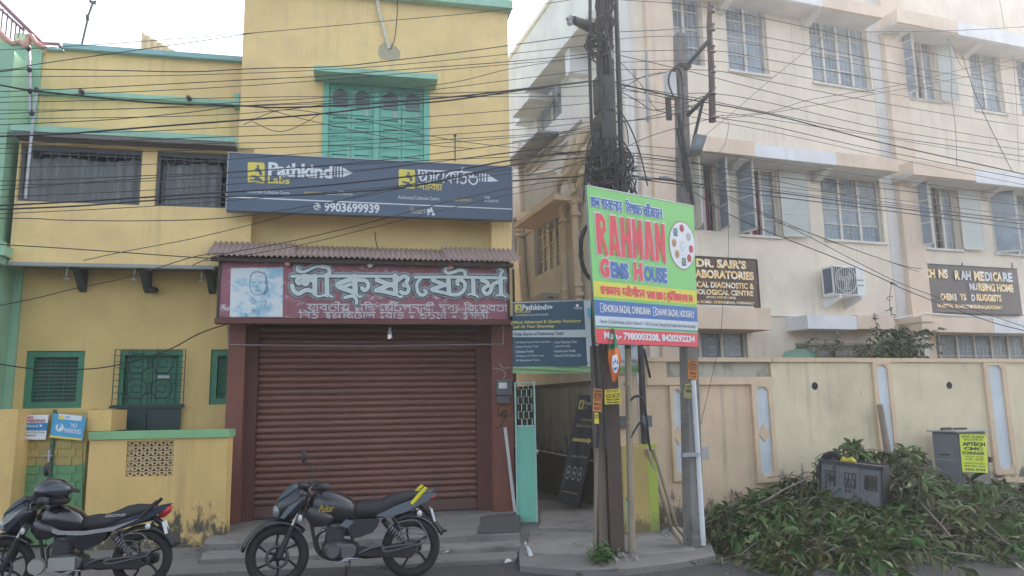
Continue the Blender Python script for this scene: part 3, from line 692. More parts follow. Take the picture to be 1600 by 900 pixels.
tx(T, 'Pathkind', 419, 255.5, 519.5, 277, e, signwhite, .035, spacing=.95)
tx(T, 'Labs', 418.5, 275.5, 452.5, 287, e, signyel, .02)
for i, (x, wd) in enumerate(((522.5, 1.3), (526.5, 2.2), (531, 3))): poly_px(T, [[(x, 260 + i * .3), (x + wd, 260 + i * .3), (x + wd, 276.3 + i * .3), (x, 276.3 + i * .3)]], e, signwhite)
poly_px(T, [[(536, 262), (551, 270), (536, 277)]], e, signwhite)
tx(T, 'Authorised Collection Centre', 385.5, 297.5, 453, 302.5, e, signwhite, .0)
tx(T, 'LABS REPORTS', 475, 299.5, 503, 303, e, signyel); poly_px(T, [[(505, 303), (527, 304), (527, 304.6), (505, 303.6)]], e, signwhite)
tx(T, 'NABL\nACCREDITED', 528, 297.5, 551, 305, e, signwhite)
microscope(T, 623, 264, 648.5, 293.5, e)
bengali(T, 'p.Y.A.th.k.A.E.nD', [(653, 285), (747, 287.5), (747, 270), (653, 266)], e, signwhite, .13)
bengali(T, 'l.Y.A.b.s', [(653, 296), (691, 298), (691, 289), (653, 287)], e, signyel, .15)
for i, (x, wd) in enumerate(((749, 1.2), (753, 2), (757, 2.8))): poly_px(T, [[(x, 271 + i * .2), (x + wd, 271 + i * .2), (x + wd, 283.5 + i * .2), (x, 283.5 + i * .2)]], e, signwhite)
poly_px(T, [[(762, 272.5), (779, 283), (762, 284)]], e, signwhite)
tx(T, 'Authorised Collection Centre', 622, 306.5, 686.5, 312, e, signwhite)
tx(T, 'LABS REPORTS', 708, 311, 736, 314.5, e, signyel)
tx(T, 'NABL\nACCREDITED', 757, 307, 779, 316, e, signwhite)
tx(T, '9903699939', 506.5, 317.5, 593, 332, e, signwhite, .03)
poly_px(T, [disc(495.5, 322.5, 5.6)], e, signwhite); strokes(T, [(1.7, [(492.5, 319.5), (493.5, 323), (496, 325.5), (499, 325.5)])], e + .004, navy, name='mark')
tx(T, 'FREE\nHOME COLLECTION', 641, 324, 662, 330, e, signyel); tx(T, 'AVAILABLE', 643, 331, 660, 333.5, e, signwhite)
poly_px(T, [[(663.3, 326), (663.8, 326), (663.8, 334), (663.3, 334)], [(667, 327), (672, 326), (673, 332), (668, 333)], disc(669, 334, 2), disc(677, 334.5, 2.4), disc(674, 325.5, 1.4), [(672, 327), (675, 327), (678, 331), (677, 333), (673, 330)]], e, signwhite)

# awning of corrugated sheet
zb = A.at(580, 386, 0)[1]; za = A.at(570, 403, .62)[1]
ua, ub = A.at(322, 404, .62)[0], A.at(812, 409, .62)[0]
T = Thing('corrugated_awning', 'faded maroon corrugated awning just above the painted shop sign', 'awning', A, ((ua + ub) / 2, 0, za))
n = 4
for i in range(n): 
    a = ua + (ub - ua) * i / n; T.part('sheet', corrugated(a, a + (ub - ua) / n + .03, -.17 if 0 < i < n - 1 else .0, zb + .02 + (i % 2) * .006, .62, za + (i % 2) * .006), sheetm)
T.part('batten', MB().box(ua + .05, ub - .08, .50, .56, za - .075, za - .02), rusty)
# painted store sign
T = Thing('store_signboard', 'long faded maroon shop sign with big pale Bengali letters', 'signboard', A, ((ua + ub) / 2, .3, 2.9))
c4 = [A.at(x, y, .45) for x, y in [(338, 500), (797, 502), (797, 413), (342, 406)]]
u0, u1, z0, z1 = (c4[0][0] + c4[3][0]) / 2, c4[1][0], (c4[0][1] + c4[1][1]) / 2, A.at(570, 409, .45)[1]
T.part('board', MB().box(u0 + .03, u1 - .03, .36, .45, z0 + .03, z1 - .02), maroon)
T.part('frame', MB().box(u0, u1, .34, .47, z1 - .025, z1 + .05).box(u0, u0 + .035, .34, .465, z0, z1 - .025).box(u1 - .035, u1, .34, .465, z0, z1 - .025), dkmetal)
T.part('bottom_beam', MB().box(u0 - .02, u1 + .01, .30, .475, z0 - .05, z0 + .02), mat('brown_beam', (.15, .055, .045), .7))
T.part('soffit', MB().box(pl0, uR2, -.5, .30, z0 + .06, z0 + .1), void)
pc = [(361, 419), (442.5, 418), (441.5, 495), (359, 495)]
T.part('picture_panel', MB().prism([A.at(x, y, .452) for x, y in pc], .448, .456), picsky)
fm = mat('faded_ink', (.16, .27, .36), .7, bump=0)
strokes(T, [(1.2, [(392, 432), (390, 446), (394, 457), (403, 461), (412, 458), (416, 447), (415, 433)]), (1.6, [(391, 432), (396, 426), (404, 425), (413, 428), (417, 436), (417, 447)]),
            (1.3, [(395, 441), (400, 441)]), (1.3, [(405, 442), (410, 441)]), (.8, [(402, 446), (402, 449), (404, 450)]), (1.1, [(400, 454), (406, 454)]), (2.2, [(415, 440), (418, 452), (412, 460)]),
            (.8, [(393, 468), (398, 468), (398, 473), (393, 473), (393, 468)]), (1.0, [(410, 472), (416, 470), (413, 479)]), (1.3, [(393, 485), (397, 484), (398, 488)]), (1.2, [(404, 485), (405, 489)]), (1.5, [(384, 490), (386, 495)])], .458, fm, name='drawing')
Z = lambda L: [(445 + x / 8, 400 + y / 8) for x, y in L]
Y = lambda L: [(640 + x / 10, 400 + y / 10) for x, y in L]
ss = [(5.5, Z([(88, 252), (760, 250), (1410, 256)])), (7, Z([(200, 262), (150, 305), (180, 345), (215, 320), (250, 355), (285, 335), (275, 295), (235, 300)])), (7, Z([(190, 262), (270, 250), (345, 310)])),
      (8.5, Z([(375, 250), (375, 470)])), (4.5, Z([(365, 460), (400, 500), (445, 505)])), (7.5, Z([(92, 368), (110, 430), (170, 470), (270, 425), (370, 450)])), (8, Z([(525, 240), (528, 490)])), (4.5, Z([(470, 495), (528, 480), (590, 512)])),
      (10, Z([(172, 145), (180, 150)])), (5, Z([(150, 150), (165, 190), (250, 195), (370, 140), (470, 130), (530, 150)])), (7, Z([(460, 132), (530, 145), (560, 190), (540, 250)])),
      (8, Z([(860, 280), (650, 365), (880, 455)])), (6, Z([(690, 395), (870, 340)])), (9, Z([(872, 250), (880, 450)])), (4.5, Z([(875, 450), (930, 510), (960, 500)])), (7, Z([(900, 300), (1010, 310), (1045, 375), (1000, 430), (965, 400)])),
      (6, Z([(750, 520), (850, 500), (895, 545), (895, 590)])), (9, Z([(1378, 250), (1385, 450)])), (4.5, Z([(1380, 450), (1430, 510), (1465, 505)])), (8, Z([(1150, 300), (1350, 370)])), (8, Z([(1330, 355), (1140, 430)])), (7, Z([(1150, 430), (1250, 445), (1390, 480)])),
      (7, Z([(1425, 300), (1480, 255), (1540, 280), (1510, 350), (1550, 400), (1520, 465), (1450, 450)])), (8, Z([(1490, 365), (1520, 355)])),
      (5.5, Y([(90, 330), (800, 330), (1500, 345)])), (6, Y([(175, 345), (115, 440), (130, 560), (190, 610), (260, 580), (235, 535)])), (7, Y([(360, 375), (570, 460)])), (7, Y([(560, 450), (350, 520)])), (8, Y([(605, 340), (615, 560)])), (6, Y([(360, 540), (480, 560), (640, 600)])),
      (6.5, Y([(640, 600), (760, 600), (850, 530), (865, 430), (800, 375), (740, 395), (755, 445)])), (6, Y([(570, 190), (555, 240), (610, 268), (700, 250), (780, 220), (860, 245), (870, 325)])), (7.5, Y([(990, 345), (1000, 590)])), (4, Y([(915, 605), (990, 590), (1070, 640)])),
      (7, Y([(1130, 380), (1210, 410), (1230, 460)])), (7, Y([(1225, 460), (1150, 520), (1190, 590), (1255, 565), (1300, 450), (1370, 410)])), (7.5, Y([(1420, 340), (1430, 600)])), (4, Y([(1355, 620), (1430, 600), (1505, 640)])), (5.5, Y([(1420, 330), (1425, 275), (1455, 230), (1405, 205)]))]
strokes(T, ss, .4535, halo, 1, 7, 'letter_ground'); strokes(T, ss, .468, tealdk, 1, 1.6, 'letter_outline'); strokes(T, ss, .483, pale_let, 1, -.6, 'lettering')
bengali(T, 'z.A.b.t.I.z. .m.u.i.d. .e.s.T.S.n.A.r.I. .d.u.b.Y. .i.b.e.k.r.t.A', [(479, 486), (793, 487), (793, 477), (479, 475.5)], .4545, wornlet, .17)
bengali(T, 'i.n.E. .h.s.i.p.T.A.l. .e.r.A.R. .ng. .c.u.c.u.R.A. .ng. .h.u.g.l.I', [(466, 497.5), (764, 498), (764, 488.5), (466, 488)], .4545, wornlet, .17)
for x, y in ((578.5, 413.5), (449, 411), (704, 417)):
    b_ = A.pt(x, y, .5); tag(solo('sign_bulb', MB().ell(b_, (.045, .045, .05)).cyl((b_[0], .5, b_[2] + .04), (b_[0], .5, b_[2] + .09), .02), white if x == 578.5 else pink, A, b_),
        {578.5: 'white globe bulb over the middle of the maroon sign', 449: 'dull pink bulb over the picture end of the maroon sign', 704: 'dull pink bulb over the right letters of the maroon sign'}[x], 'bulb')
# spiral bulb hanging in the doorway, towel rail
b_ = A.pt(609, 518, .1); T = Thing('spiral_bulb', 'white spiral bulb hanging under the painted sign in front of the shutter', 'bulb', A, b_)
sp = [(b_[0] + .024 * math.cos(t), .1 + .024 * math.sin(t), b_[2] - .045 - t * .0026) for t in [k * .6 for k in range(40)]]
T.part('spiral_tube', MB().tube(sp, .008, 5), mat('bulb_glass', (.8, .83, .85), .3, emit=(.9, .95, 1, .06)))
T.part('socket', MB().cyl((b_[0], .1, b_[2] + .06), (b_[0], .1, b_[2] - .03), .016, .03), white)
T.part('cord', MB().cyl((b_[0], .1, b_[2] + .06), (b_[0], .1, z0 + .06), .004, n=5), black)
rp = [A.pt(356, 508, .35), A.pt(357, 539, .35), A.pt(575, 541, .35), A.pt(786, 538, .35), A.pt(787, 506, .35)]
tag(solo('hanging_rail', MB().tube([rp[0], rp[1]], .012, 6).tube([rp[1], rp[2], rp[3]], .012, 6).tube([rp[3], rp[4]], .012, 6), mat('brown_grey_rail', (.24, .19, .18), .5, .3), A, rp[1]), 'thin horizontal rail hung under the painted sign across the shopfront', 'rail')
# electricity meter
b_ = A.pt(786, 622, 0); T = Thing('electricity_meter', 'grey electricity meter screwed to the right brown pillar', 'meter', A, b_)
T.part('case', px_mb(A, [(774, 594, 798, 618, 0, .001, .09)]), mat('meter_grey', (.12, .13, .14), .5), bevel=.01)
T.part('dial', px_mb(A, [(779, 598, 792, 607, .09, .085, .096)]), white)
T.part('terminal_box', px_mb(A, [(776, 619, 795, 630, 0, .001, .07)]), MATS['meter_grey'])
T.part('wire', MB().tube(spline([A.pt(x, y, .03) for x, y in [(780, 568), (786, 575), (798, 574)]]), .005, 5).tube(spline([A.pt(x, y, .04) for x, y in [(786, 592), (790, 585), (783, 577), (770, 575)]]), .005, 5), cablegrey)
T.part('cable_clip', px_mb(A, [(779, 636, 797, 648, 0, .001, .04)]), mat('wood_brown', (.2, .09, .05), .7))
T.part('wire', MB().tube(spline([A.pt(x, y, .045) for x, y in [(778, 650), (790, 642), (788, 655), (780, 668), (774, 668)]]), .009, 5), black)
b_ = ground(829, 866, .09)
pts = [A.loc(b_)] + [A.pt(x, y, .06) for x, y in [(812, 820)]] 
T = Thing('conduit_pipe', 'pale conduit pipe running down the right brown pillar to the pavement', 'pipe', A, pts[0])
T.part('pipe', MB().tube([A.pt(789, 668, .06), A.pt(806, 810, .06)], .024, 8), pvc)
T.part('cable', MB().tube([A.pt(805, 806, .06), A.pt(808, 822, .2), A.pt(813, 835, .4)], .014, 6), black)
T.part('pipe', MB().tube([A.pt(810, 828, .35), pts[0]], .026, 8), pvc)

# ================================================================== LOW WALL, GATE, NO PARKING SIGNS
L = Fr(ground(345, 853, .06), 4.0)
T = Thing('low_wall', 'ochre compound wall with a green coping and a heart pattern vent', 'wall', L, (L.at(245, 800, 0)[0], 0, .055))
a, b = L.at(135, 760, 0)[0], L.at(353, 760, 0)[0]; zt = L.at(245, 685, 0)[1]; zc = L.at(245, 673, .03)[1]
jl = L.rect(197, 689, 271, 744, 0)
T.part('wall', MB().wall(a, b, .03, zt, -.22, 0, [jl]), yel_wall, bevel=0)
T.part('coping', MB().box(a, b + .02, -.25, .035, zt, zc), mat('green_coping', (.24, .48, .24), .75, stain=.3))
hh = heart(0, 0, 1); nx, nz = 6, 7; du, dz = (jl[1] - jl[0]) / nx, (jl[3] - jl[2]) / nz
for j in range(nz):
    off = du / 2 if j % 2 else 0
    for i in range(nx + (1 if j % 2 else 0)):
        u0 = jl[0] + i * du - off; u1 = u0 + du; u0, u1 = max(u0, jl[0]), min(u1, jl[1]); cz = jl[2] + (j + .5) * dz
        full = (u1 - u0) > du * .9
        mb = MB(); oz0, oz1 = cz - dz / 2 + .003, cz + dz / 2 - .003; u0 += .002; u1 -= .002
        if full:                                   # a cast block with a heart-shaped hole: outer square bridged to the heart outline
            cu = (u0 + u1) / 2; r_ = min(du, dz) * .36; H = [(cu + x * r_, cz + z * r_) for x, z in hh]; O = []
            for (x, z) in H:
                dx, dz_ = x - cu, z - cz; k = min((u1 - u0) / 2 / max(abs(dx), 1e-6), (oz1 - oz0) / 2 / max(abs(dz_), 1e-6)); O.append((cu + dx * k, cz + dz_ * k))
            n = len(H); vs = [(x, .03, z) for x, z in H] + [(x, .03, z) for x, z in O] + [(x, .10, z) for x, z in H]
            mb.add(vs, [(k, (k + 1) % n, n + (k + 1) % n, n + k) for k in range(n)] + [(k, k + 2 * n, (k + 1) % n + 2 * n, (k + 1) % n) for k in range(n)])
        else: mb.box(u0, u1, -.10, -.03, oz0, oz1)
        T.part('vent_block', mb, mat('ochre_cast_block', (.58, .43, .24), .9, stain=.4, stain_col=(.3, .22, .14)))
T.part('vent_back', MB().box(jl[0], jl[1], -.215, -.2, jl[2], jl[3]), mat('yard_shade_dark', (.06, .05, .04), .9))  # dark sheet paints the shade of the yard behind the vent
T = Thing('gate_post', 'square ochre gate post at the left end of the low wall', 'gate post', L, (L.at(165, 760, -.1)[0], -.1, 0))
T.part('post', px_mb(L, [(137, 640.5, 174, 673, -.3, -.75, -.3)]), yel_wall)
T.part('post', MB().box(a, L.at(174, 700, -.3)[0], -.74, -.3, 0, zt), yel_wall)
T = Thing('gate_post', 'ochre gate post at the left edge beside the white no parking sign', 'gate post', L, (L.at(5, 760, 0)[0], 0, 0))
T.part('post', px_mb(L, [(-60, 640, 19, 860, 0, -.35, .0)]), yel_wall)
T.part('rear_wall', px_mb(L, [(18, 640, 140, 690, -.9, -1.1, -.9)]), yel_wall)
G = Fr(L.P(0, -.3, 0), 4.0)
ga, gb = G.at(22, 750, 0)[0], G.at(131, 750, 0)[0]; gz1 = G.at(75, 645, 0)[1]; gzm = G.at(75, 723, 0)[1]
T = Thing('sheet_gate', 'ochre and green sheet metal gate with a raised brick pattern', 'gate', G, ((ga + gb) / 2, 0, .1))
gc = (ga + gb) / 2 + .02
gy = mat('gate_ochre_paint', (.42, .33, .11), .6, stain=.3); gg = mat('gate_green_paint', (.14, .33, .15), .6, stain=.3)
for a_, b_ in ((ga, gc - .006), (gc + .006, gb)):
    T.part('gate_leaf', MB().box(a_, b_, -.02, 0, gzm, gz1), gy); T.part('gate_leaf', MB().box(a_, b_, -.02, 0, .09, gzm), gg)
for j, y in enumerate(range(676, 830, 13)):
    z0 = G.at(75, y + 13, 0)[1]; z1 = G.at(75, y, 0)[1]; xs = [22 + (8 if j % 2 else -14) + k * 28 for k in range(6)]
    for k in range(5):
        x0, x1 = max(24, xs[k] + 2), min(129, xs[k + 1] - 2)
        if x1 - x0 < 5: continue
        u0, u1 = G.at(x0, (y + y + 13) / 2, 0)[0], G.at(x1, y + 6, 0)[0]
        T.part('brick', MB().box(u0, u1, .0, .012, z0 + .008, z1 - .008), gy if y < 718 else gg)
T.part('gate_bar', MB().box(gc - .02, gc + .02, .012, .04, G.at(75, 790, 0)[1], G.at(75, 640, 0)[1]), mat('dark_green_bar', (.05, .13, .08), .5))
T.part('bolt', MB().cyl(G.pt(66, 713, .06), G.pt(82, 712, .06), .014, n=8).cyl(G.pt(76, 722, .06), G.pt(77, 703, .05), .02, n=8).cyl(G.pt(75, 737, .05), G.pt(78, 727, .05), .016, n=8), steel)
def plate(name, label, cat, px, d, m, tilt=0):
    T = Thing(name, label, cat, G, G.pt(sum(p[0] for p in px) / 4, max(p[1] for p in px), d))
    T.part('plate', MB().prism([G.at(x, y, d) for x, y in px], d - .006, d), m); return T
T = plate('no_parking_sign', 'white no parking sign with red words and a blue stripe on the gate', 'sign', [(16, 686), (71, 687), (76, 648), (21.5, 648)], .09, signwhite)
q = lambda x0, y0, x1, y1: [(x0 - .12 * (y1 - 648) + 0, y1), (x1 - .12 * (y1 - 648), y1), (x1 - .12 * (y0 - 648), y0), (x0 - .12 * (y0 - 648), y0)]
crim = mat('crimson_print', (.5, .03, .1), .5, bump=0)
poly_px(T, [q(22, 661, 76, 672.5)], .093, mat('bright_blue_print', (.02, .22, .48), .5, bump=0), 'stripe')
txq(T, 'NO', q(41, 650.5, 52.5, 654.5), .094, crim, .03); txq(T, 'PARKING', q(41, 655, 72, 660), .094, crim, .03)
strokes(T, [(1.3, disc(32.5, 654.5, 5, 4.6, 16) + [(37.5, 654.5)])], .094, crim, name='mark', ends=False); txq(T, 'P', q(30.5, 651, 35.5, 658), .0955, signblack, .03)
txq(T, 'Pathkind', q(36, 663.3, 61, 667.5), .0965, signwhite, .02); txq(T, 'Labs', q(36, 668, 44, 670.5), .0965, signyel); poly_px(T, [q(27, 663, 34, 670)], .0965, signyel); poly_px(T, [[(62, 663), (67, 665), (62, 667.5)]], .0965, signwhite)
txq(T, 'Beside Chinsura Drug House', q(25, 674, 73, 677.5), .094, signblack, .0); txq(T, '9903699939', q(40, 679, 60, 681.5), .094, signblack, .01)
T = plate('no_parking_sign', 'blue tilted no parking sign with white words on the gate', 'sign', [(78, 683), (129, 687.5), (134.5, 651.5), (83, 645.5)], .09, mat('sky_blue_print', (.07, .34, .58), .5, bump=0))
q = lambda x0, y0, x1, y1: [(x + .11 * (666 - yy), yy + .1 * (x - 106)) for x, yy in ((x0, y1), (x1, y1), (x1, y0), (x0, y0))]
poly_px(T, [q(90, 648, 126, 656)], .093, signwhite); txq(T, 'SBI', q(100, 650.5, 108, 654), .0945, MATS['sky_blue_print'], .02); poly_px(T, [disc(95.5, 652, 3.8, n=14)], .0945, signyel)
txq(T, 'NO', q(111, 660.5, 120, 667), .094, signwhite, .02); txq(T, 'PARKING', q(101, 669, 127, 676.5), .094, signwhite, .02)
poly_px(T, [disc(93, 668, 6.5)], .094, signwhite); txq(T, 'P', q(90.5, 663, 96, 673), .0965, MATS['sky_blue_print'], .04)
poly_px(T, [q(79, 683, 130, 686)], .093, signyel)

# ================================================================== NURSING HOME (right)
uC = R.at(986, 300)[0]
def leafpane(T, par, u0, d0, u1, d1, z0, z1, rows=3, m=None):          # a swung-open casement leaf as seen from above: (u0,d0)-(u1,d1)
    mb = MB(); a, b = Vector((u0, -d0, 0)), Vector((u1, -d1, 0)); t = (b - a).normalized(); nn = Vector((-t.y, t.x, 0)) * .012; L_ = (b - a).length
    def seg(s0, s1, q0, q1, w_=1.0):
        p, r_ = a + t * s0, a + t * s1; k = nn * w_
        vs = [p - k, r_ - k, r_ + k, p + k]; mb.add([(v.x, v.y, q0) for v in vs] + [(v.x, v.y, q1) for v in vs], [(0, 3, 2, 1), (4, 5, 6, 7), (0, 1, 5, 4), (1, 2, 6, 5), (2, 3, 7, 6), (3, 0, 4, 7)])
    for q0, q1 in ((z0, z0 + .035), (z1 - .035, z1)): seg(0, L_, q0, q1)
    for i in range(1, rows): z = z0 + (z1 - z0) * i / rows; seg(0, L_, z - .01, z + .01)
    seg(0, .035, z0, z1); seg(L_ - .035, L_, z0, z1)
    o = T.part('open_casement', mb, winframe, parent=par)
    mb = MB(); seg(.035, L_ - .035, z0 + .035, z1 - .035, .3); return T.part('open_casement_glass', mb, m or mat('pale_frosted_glass', (.50, .54, .50), .3, var=.1), parent=par)
HOLES = []; WIN = []
def rwin(fr, px, cols, rows, open_cols=(), fill=None, d=0.0, red=False):
    r_ = fr.rect(*px, d); HOLES.append((fr, r_)); WIN.append((fr, r_, cols, rows, open_cols, fill, red)); return r_
rT1 = rwin(R, (1044, -16, 1098, 99), 2, 4); rT2 = rwin(R, (1136, 4, 1198, 113), 2, 4); rT3 = rwin(R, (1267, 32, 1357, 134), 4, 4); rT4 = rwin(R, (1404, 52, 1462, 154), 4, 4, (0, 2)); rT5 = rwin(R, (1518, 82, 1566, 174), 2, 3); rT6 = rwin(R, (1592, 92, 1650, 184), 3, 3)
rM1 = rwin(R, (1084, 250, 1122, 360), 2, 3, (1,), 'red'); rM2 = rwin(R, (1152, 262, 1216, 368), 3, 4, (0, 1), 'red'); rM3 = rwin(R, (1285, 277, 1378, 376), 3, 4); rM4 = rwin(R, (1427, 288, 1496, 388), 4, 2, (2,)); rM5 = rwin(R, (1549, 298, 1615, 397), 3, 2)
rG1 = rwin(R, (1060, 518, 1168, 560), 3, 1); rG2 = rwin(R, (1246, 540, 1365, 590), 4, 2); rG3 = rwin(R, (1446, 522, 1660, 590), 8, 2)
sW1 = rwin(SD, (956, 6, 978, 118), 2, 4); sW2 = rwin(SD, (838, 112, 877, 196), 2, 2); sW3 = rwin(SD, (834, 338, 873, 424), 4, 4); sW4 = rwin(SD, (836, 210, 852, 240), 2, 1); sW5 = rwin(SD, (800, 340, 808, 400), 1, 2)
zR = 13.0
T = Thing('nursing_home', 'large three storey cream nursing home with beige bands and steel windows', 'building', R, (uC + 5, -3, 0))
def hl(fr): return [h for f, h in HOLES if f is fr]
T.part('wall', MB().wall(uC, uC + 22, 0, zR, -.24, 0, hl(R)), cream)
# side wall, built in its own frame then carried into the building's frame
def conv(mb, fr, to):
    for i, (x, y, z) in enumerate(mb.v): q = to.loc(fr.P(x, -y, z)); mb.v[i] = (q[0], -q[1], q[2])
    return mb
ztopS = SD.at(840, 33)[1]
sideL = -SD.at(795, 92)[0] + 3
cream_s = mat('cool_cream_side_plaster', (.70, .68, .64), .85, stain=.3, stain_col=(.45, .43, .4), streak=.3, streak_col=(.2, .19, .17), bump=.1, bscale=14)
T.part('side_wall', conv(MB().wall(-sideL, -.0, 0, ztopS, -.24, 0, hl(SD)), SD, R), cream_s)
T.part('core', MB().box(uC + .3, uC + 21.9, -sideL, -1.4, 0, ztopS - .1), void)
T.part('side_parapet', conv(MB().box(-sideL, 0, -.3, .05, ztopS, ztopS + .12), SD, R), cream)
# steel windows with panes
pg = {}; rr0 = random.Random(5)
def build_window(fr, r_, cols, rows, opened, fill, red):
    u0, u1, z0, z1 = r_; cw = (u1 - u0 - .06) / cols; hh_ = (z1 - z0 - .06)
    fm = MB().box(u0, u1, -.15, -.09, z0, z0 + .03).box(u0, u1, -.15, -.09, z1 - .03, z1).box(u0, u0 + .03, -.15, -.09, z0 + .03, z1 - .03).box(u1 - .03, u1, -.15, -.09, z0 + .03, z1 - .03)
    for i in range(1, cols): u = u0 + .03 + i * cw; fm.box(u - .028, u + .028, -.148, -.085, z0 + .03, z1 - .03)
    o = T.part('window', conv(fm, fr, R), winframe)
    for i in range(cols):
        for j in range(rows):
            a = u0 + .03 + i * cw + .03; b = a + cw - .06; c = z0 + .03 + j * hh_ / rows + .012; e = c + hh_ / rows - .024
            if i in opened: continue
            T.part('pane', conv(MB().box(a, b, -.135 - random.uniform(0, .006), -.125, c, e), fr, R), rr0.choice(GLV) if not red else glassd, parent=o)
    bars = MB()
    for i in range(cols):
        if i in opened: continue
        a = u0 + .06 + i * cw; b = a + cw - .06
        for j in range(1, rows): z = z0 + .03 + j * hh_ / rows; bars.box(a, b, -.14, -.1, z - .011, z + .011)
    if bars.v: T.part('glazing_bar', conv(bars, fr, R), winframe, parent=o)
    gr = MB()
    for i in range(int((u1 - u0) / .11)):
        u = u0 + .08 + i * .11; gr.box(u, u + .006, -.124, -.119, z0, z1)
    for k in range(3):
        for i in range(int((u1 - u0) / .3)): 
            u = u0 + .1 + i * .3; z = z0 + (z1 - z0) * (.15 + .28 * k); gr.box(u, u + .16, -.1235, -.1185, z, z + .006).box(u, u + .16, -.1235, -.1185, z + .16, z + .166)
    T.part('grille', conv(gr, fr, R), winframe, parent=o)
    cm = MB().box(u0 + .0, u1, -.5, -.48, z0 - .02, z1)
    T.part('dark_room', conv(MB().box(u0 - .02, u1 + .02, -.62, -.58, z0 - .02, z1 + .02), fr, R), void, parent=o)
    if fill == 'red': T.part('curtain', conv(MB().box(u0 + .02, u1 - .05, -.31, -.30, z0, z0 + (z1 - z0) * .62), fr, R), magenta, parent=o)
    return o
for w_ in WIN: pg[id(w_[1])] = build_window(*w_)
wo = lambda r_: pg[id(r_)]
u0, u1, z0, z1 = rM2; leafpane(T, wo(rM2), u0, .0, u0 + .10, .42, z0, z1, 4, glass); leafpane(T, wo(rM2), u1 + .02, .05, u1 + .62, .16, z0, z1, 3)
u0, u1, z0, z1 = rM1; leafpane(T, wo(rM1), u1, .0, u1 - .05, .40, z0, z1, 3, glass); leafpane(T, wo(rM1), u0, .0, u0 - .1, .4, z0, z1, 3)
u0, u1, z0, z1 = rM4; leafpane(T, wo(rM4), u1 + .02, .05, u1 + .55, .15, z0, z1 - .08, 3); leafpane(T, wo(rM4), u0, 0, u0 + .12, .35, z0, z1, 3, glass)
u0, u1, z0, z1 = rM5; leafpane(T, wo(rM5), u0, 0, u0 + .42, .32, z0, z1, 2, glass)
u0, u1, z0, z1 = rT4; leafpane(T, wo(rT4), u1 + .02, .04, u1 + .36, .2, z0, z1, 4); leafpane(T, wo(rT4), u0, 0, u0 + .1, .35, z0, z1, 4, glass)
# columns and bands
def pxbox(name, x0, y0, x1, y1, dm, d0, d1, m, th=None, **k):
    th = th or T; a, b, c, e = th.fr.rect(x0, y0, x1, y1, dm); return th.part(name, MB().box(a, b, d0, d1, c, e), m, **k)
c0 = R.at(1017, 260)[0]; c1 = R.at(1052, 150)[0] + .02
T.part('column', MB().box(c0, c1, .001, .10, 0, zR - .1), beige)
T.part('corner_column', MB().box(uC - .08, uC + .12, -.3, .06, 0, zR - .1), cream_s)
c0 = R.at(1398, 300)[0]; c1 = R.at(1428, 300)[0]
T.part('column', MB().box(c0, c1, .001, .14, 0, zR - .1), beige)
T.part('grey_strip', MB().box(c0 - .28, c0 - .001, .0, .012, 0, zR - .1), mat('pale_grey_paint', (.69, .67, .64), .85, stain=.3))  # strip with its own pale grey paint beside the column
zq0, zq1 = R.at(1245, 251, .6)[1], R.at(1245, 229, .6)[1]; STO = rT3[2] - rM3[2]
for s_, nm in ((0, 'middle'), (1, 'upper')):
    z0, z1 = zq0 + s_ * STO, zq1 + s_ * STO
    e0 = R.at(1079, 235, .6)[0]; e1 = R.at(1180, 235, .6)[0]; e2 = R.at(1307, 245, .6)[0]; e3 = R.at(1404, 262, .6)[0]; f0 = R.at(1428, 268, .6)[0]; f1 = R.at(1524, 270, .6)[0]
    T.part('sunshade', MB().box(e0, e3, 0.001, .52, z0, z0 + .1).box(f0, f1 + 6, .001, .52, z0 - .03, z0 + .07), cream_s)
    T.part('fascia', MB().box(e0, e1, .52, .6, z0, z1), beige); T.part('fascia', MB().box(e1, e2, .52, .597, z0, z1 - .04), bluew); T.part('fascia', MB().box(e2, e3, .52, .6, z0, z1 - .02), beige)
    T.part('fascia', MB().box(f0, f1, .0, .6, z0 - .02, z1), beige); T.part('fascia', MB().box(f1, f1 + 6, .5, .597, z0 - .05, z1 - .03), bluew)
    for r_ in ((rM2, rM3, rM4, rM5) if s_ == 0 else (rT2, rT3, rT4, rT5)):
        T.part('bracket', MB().sprism([(0, z0 - .22), (0, z0 - .002), (.45, z0 - .002), (.45, z0 - .04)], r_[0] - .22, r_[0] - .06), cream_s)
        T.part('sill', MB().box(r_[0] - .03, r_[1] + .03, .001, .05, r_[2] - .05, r_[2] - .001), cream_s)
# ground floor ledges
pxbox('ledge', 1085, 480, 1205, 514, .6, .0, .6, beige)
pxbox('ledge', 1090, 476, 1183, 482, .3, .0, .2, cream_s)
pxbox('ledge', 1262, 493, 1339, 514, .6, .0, .6, bluew); pxbox('ledge', 1339.5, 493, 1397, 514, .6, .0, .6, beige)
pxbox('ledge', 1441, 497, 1552, 519, .6, .0, .6, beige); pxbox('ledge', 1553, 498, 1660, 521, .6, .0, .6, bluew)
pxbox('ledge_end', 1438, 494, 1458, 503, .6, .0, .63, beige); pxbox('return_wall', 1441, 503, 1450, 560, .5, .0, .5, cream_s)
z = R.at(1230, 493.5, .05)[1]
T.part('conduit', MB().cyl((R.at(1180, 492, .05)[0], .04, z), (R.at(1262, 494, .05)[0], .04, z), .018, n=6), white); T.part('conduit', MB().cyl((R.at(1397, 492, .05)[0], .04, z), (R.at(1441, 492, .05)[0], .16, z + .12), .018, n=6).cyl((R.at(1441, 492, .05)[0], .16, z + .12), (R.at(1600, 492, .05)[0] + 1, .1, z), .018, n=6), white)
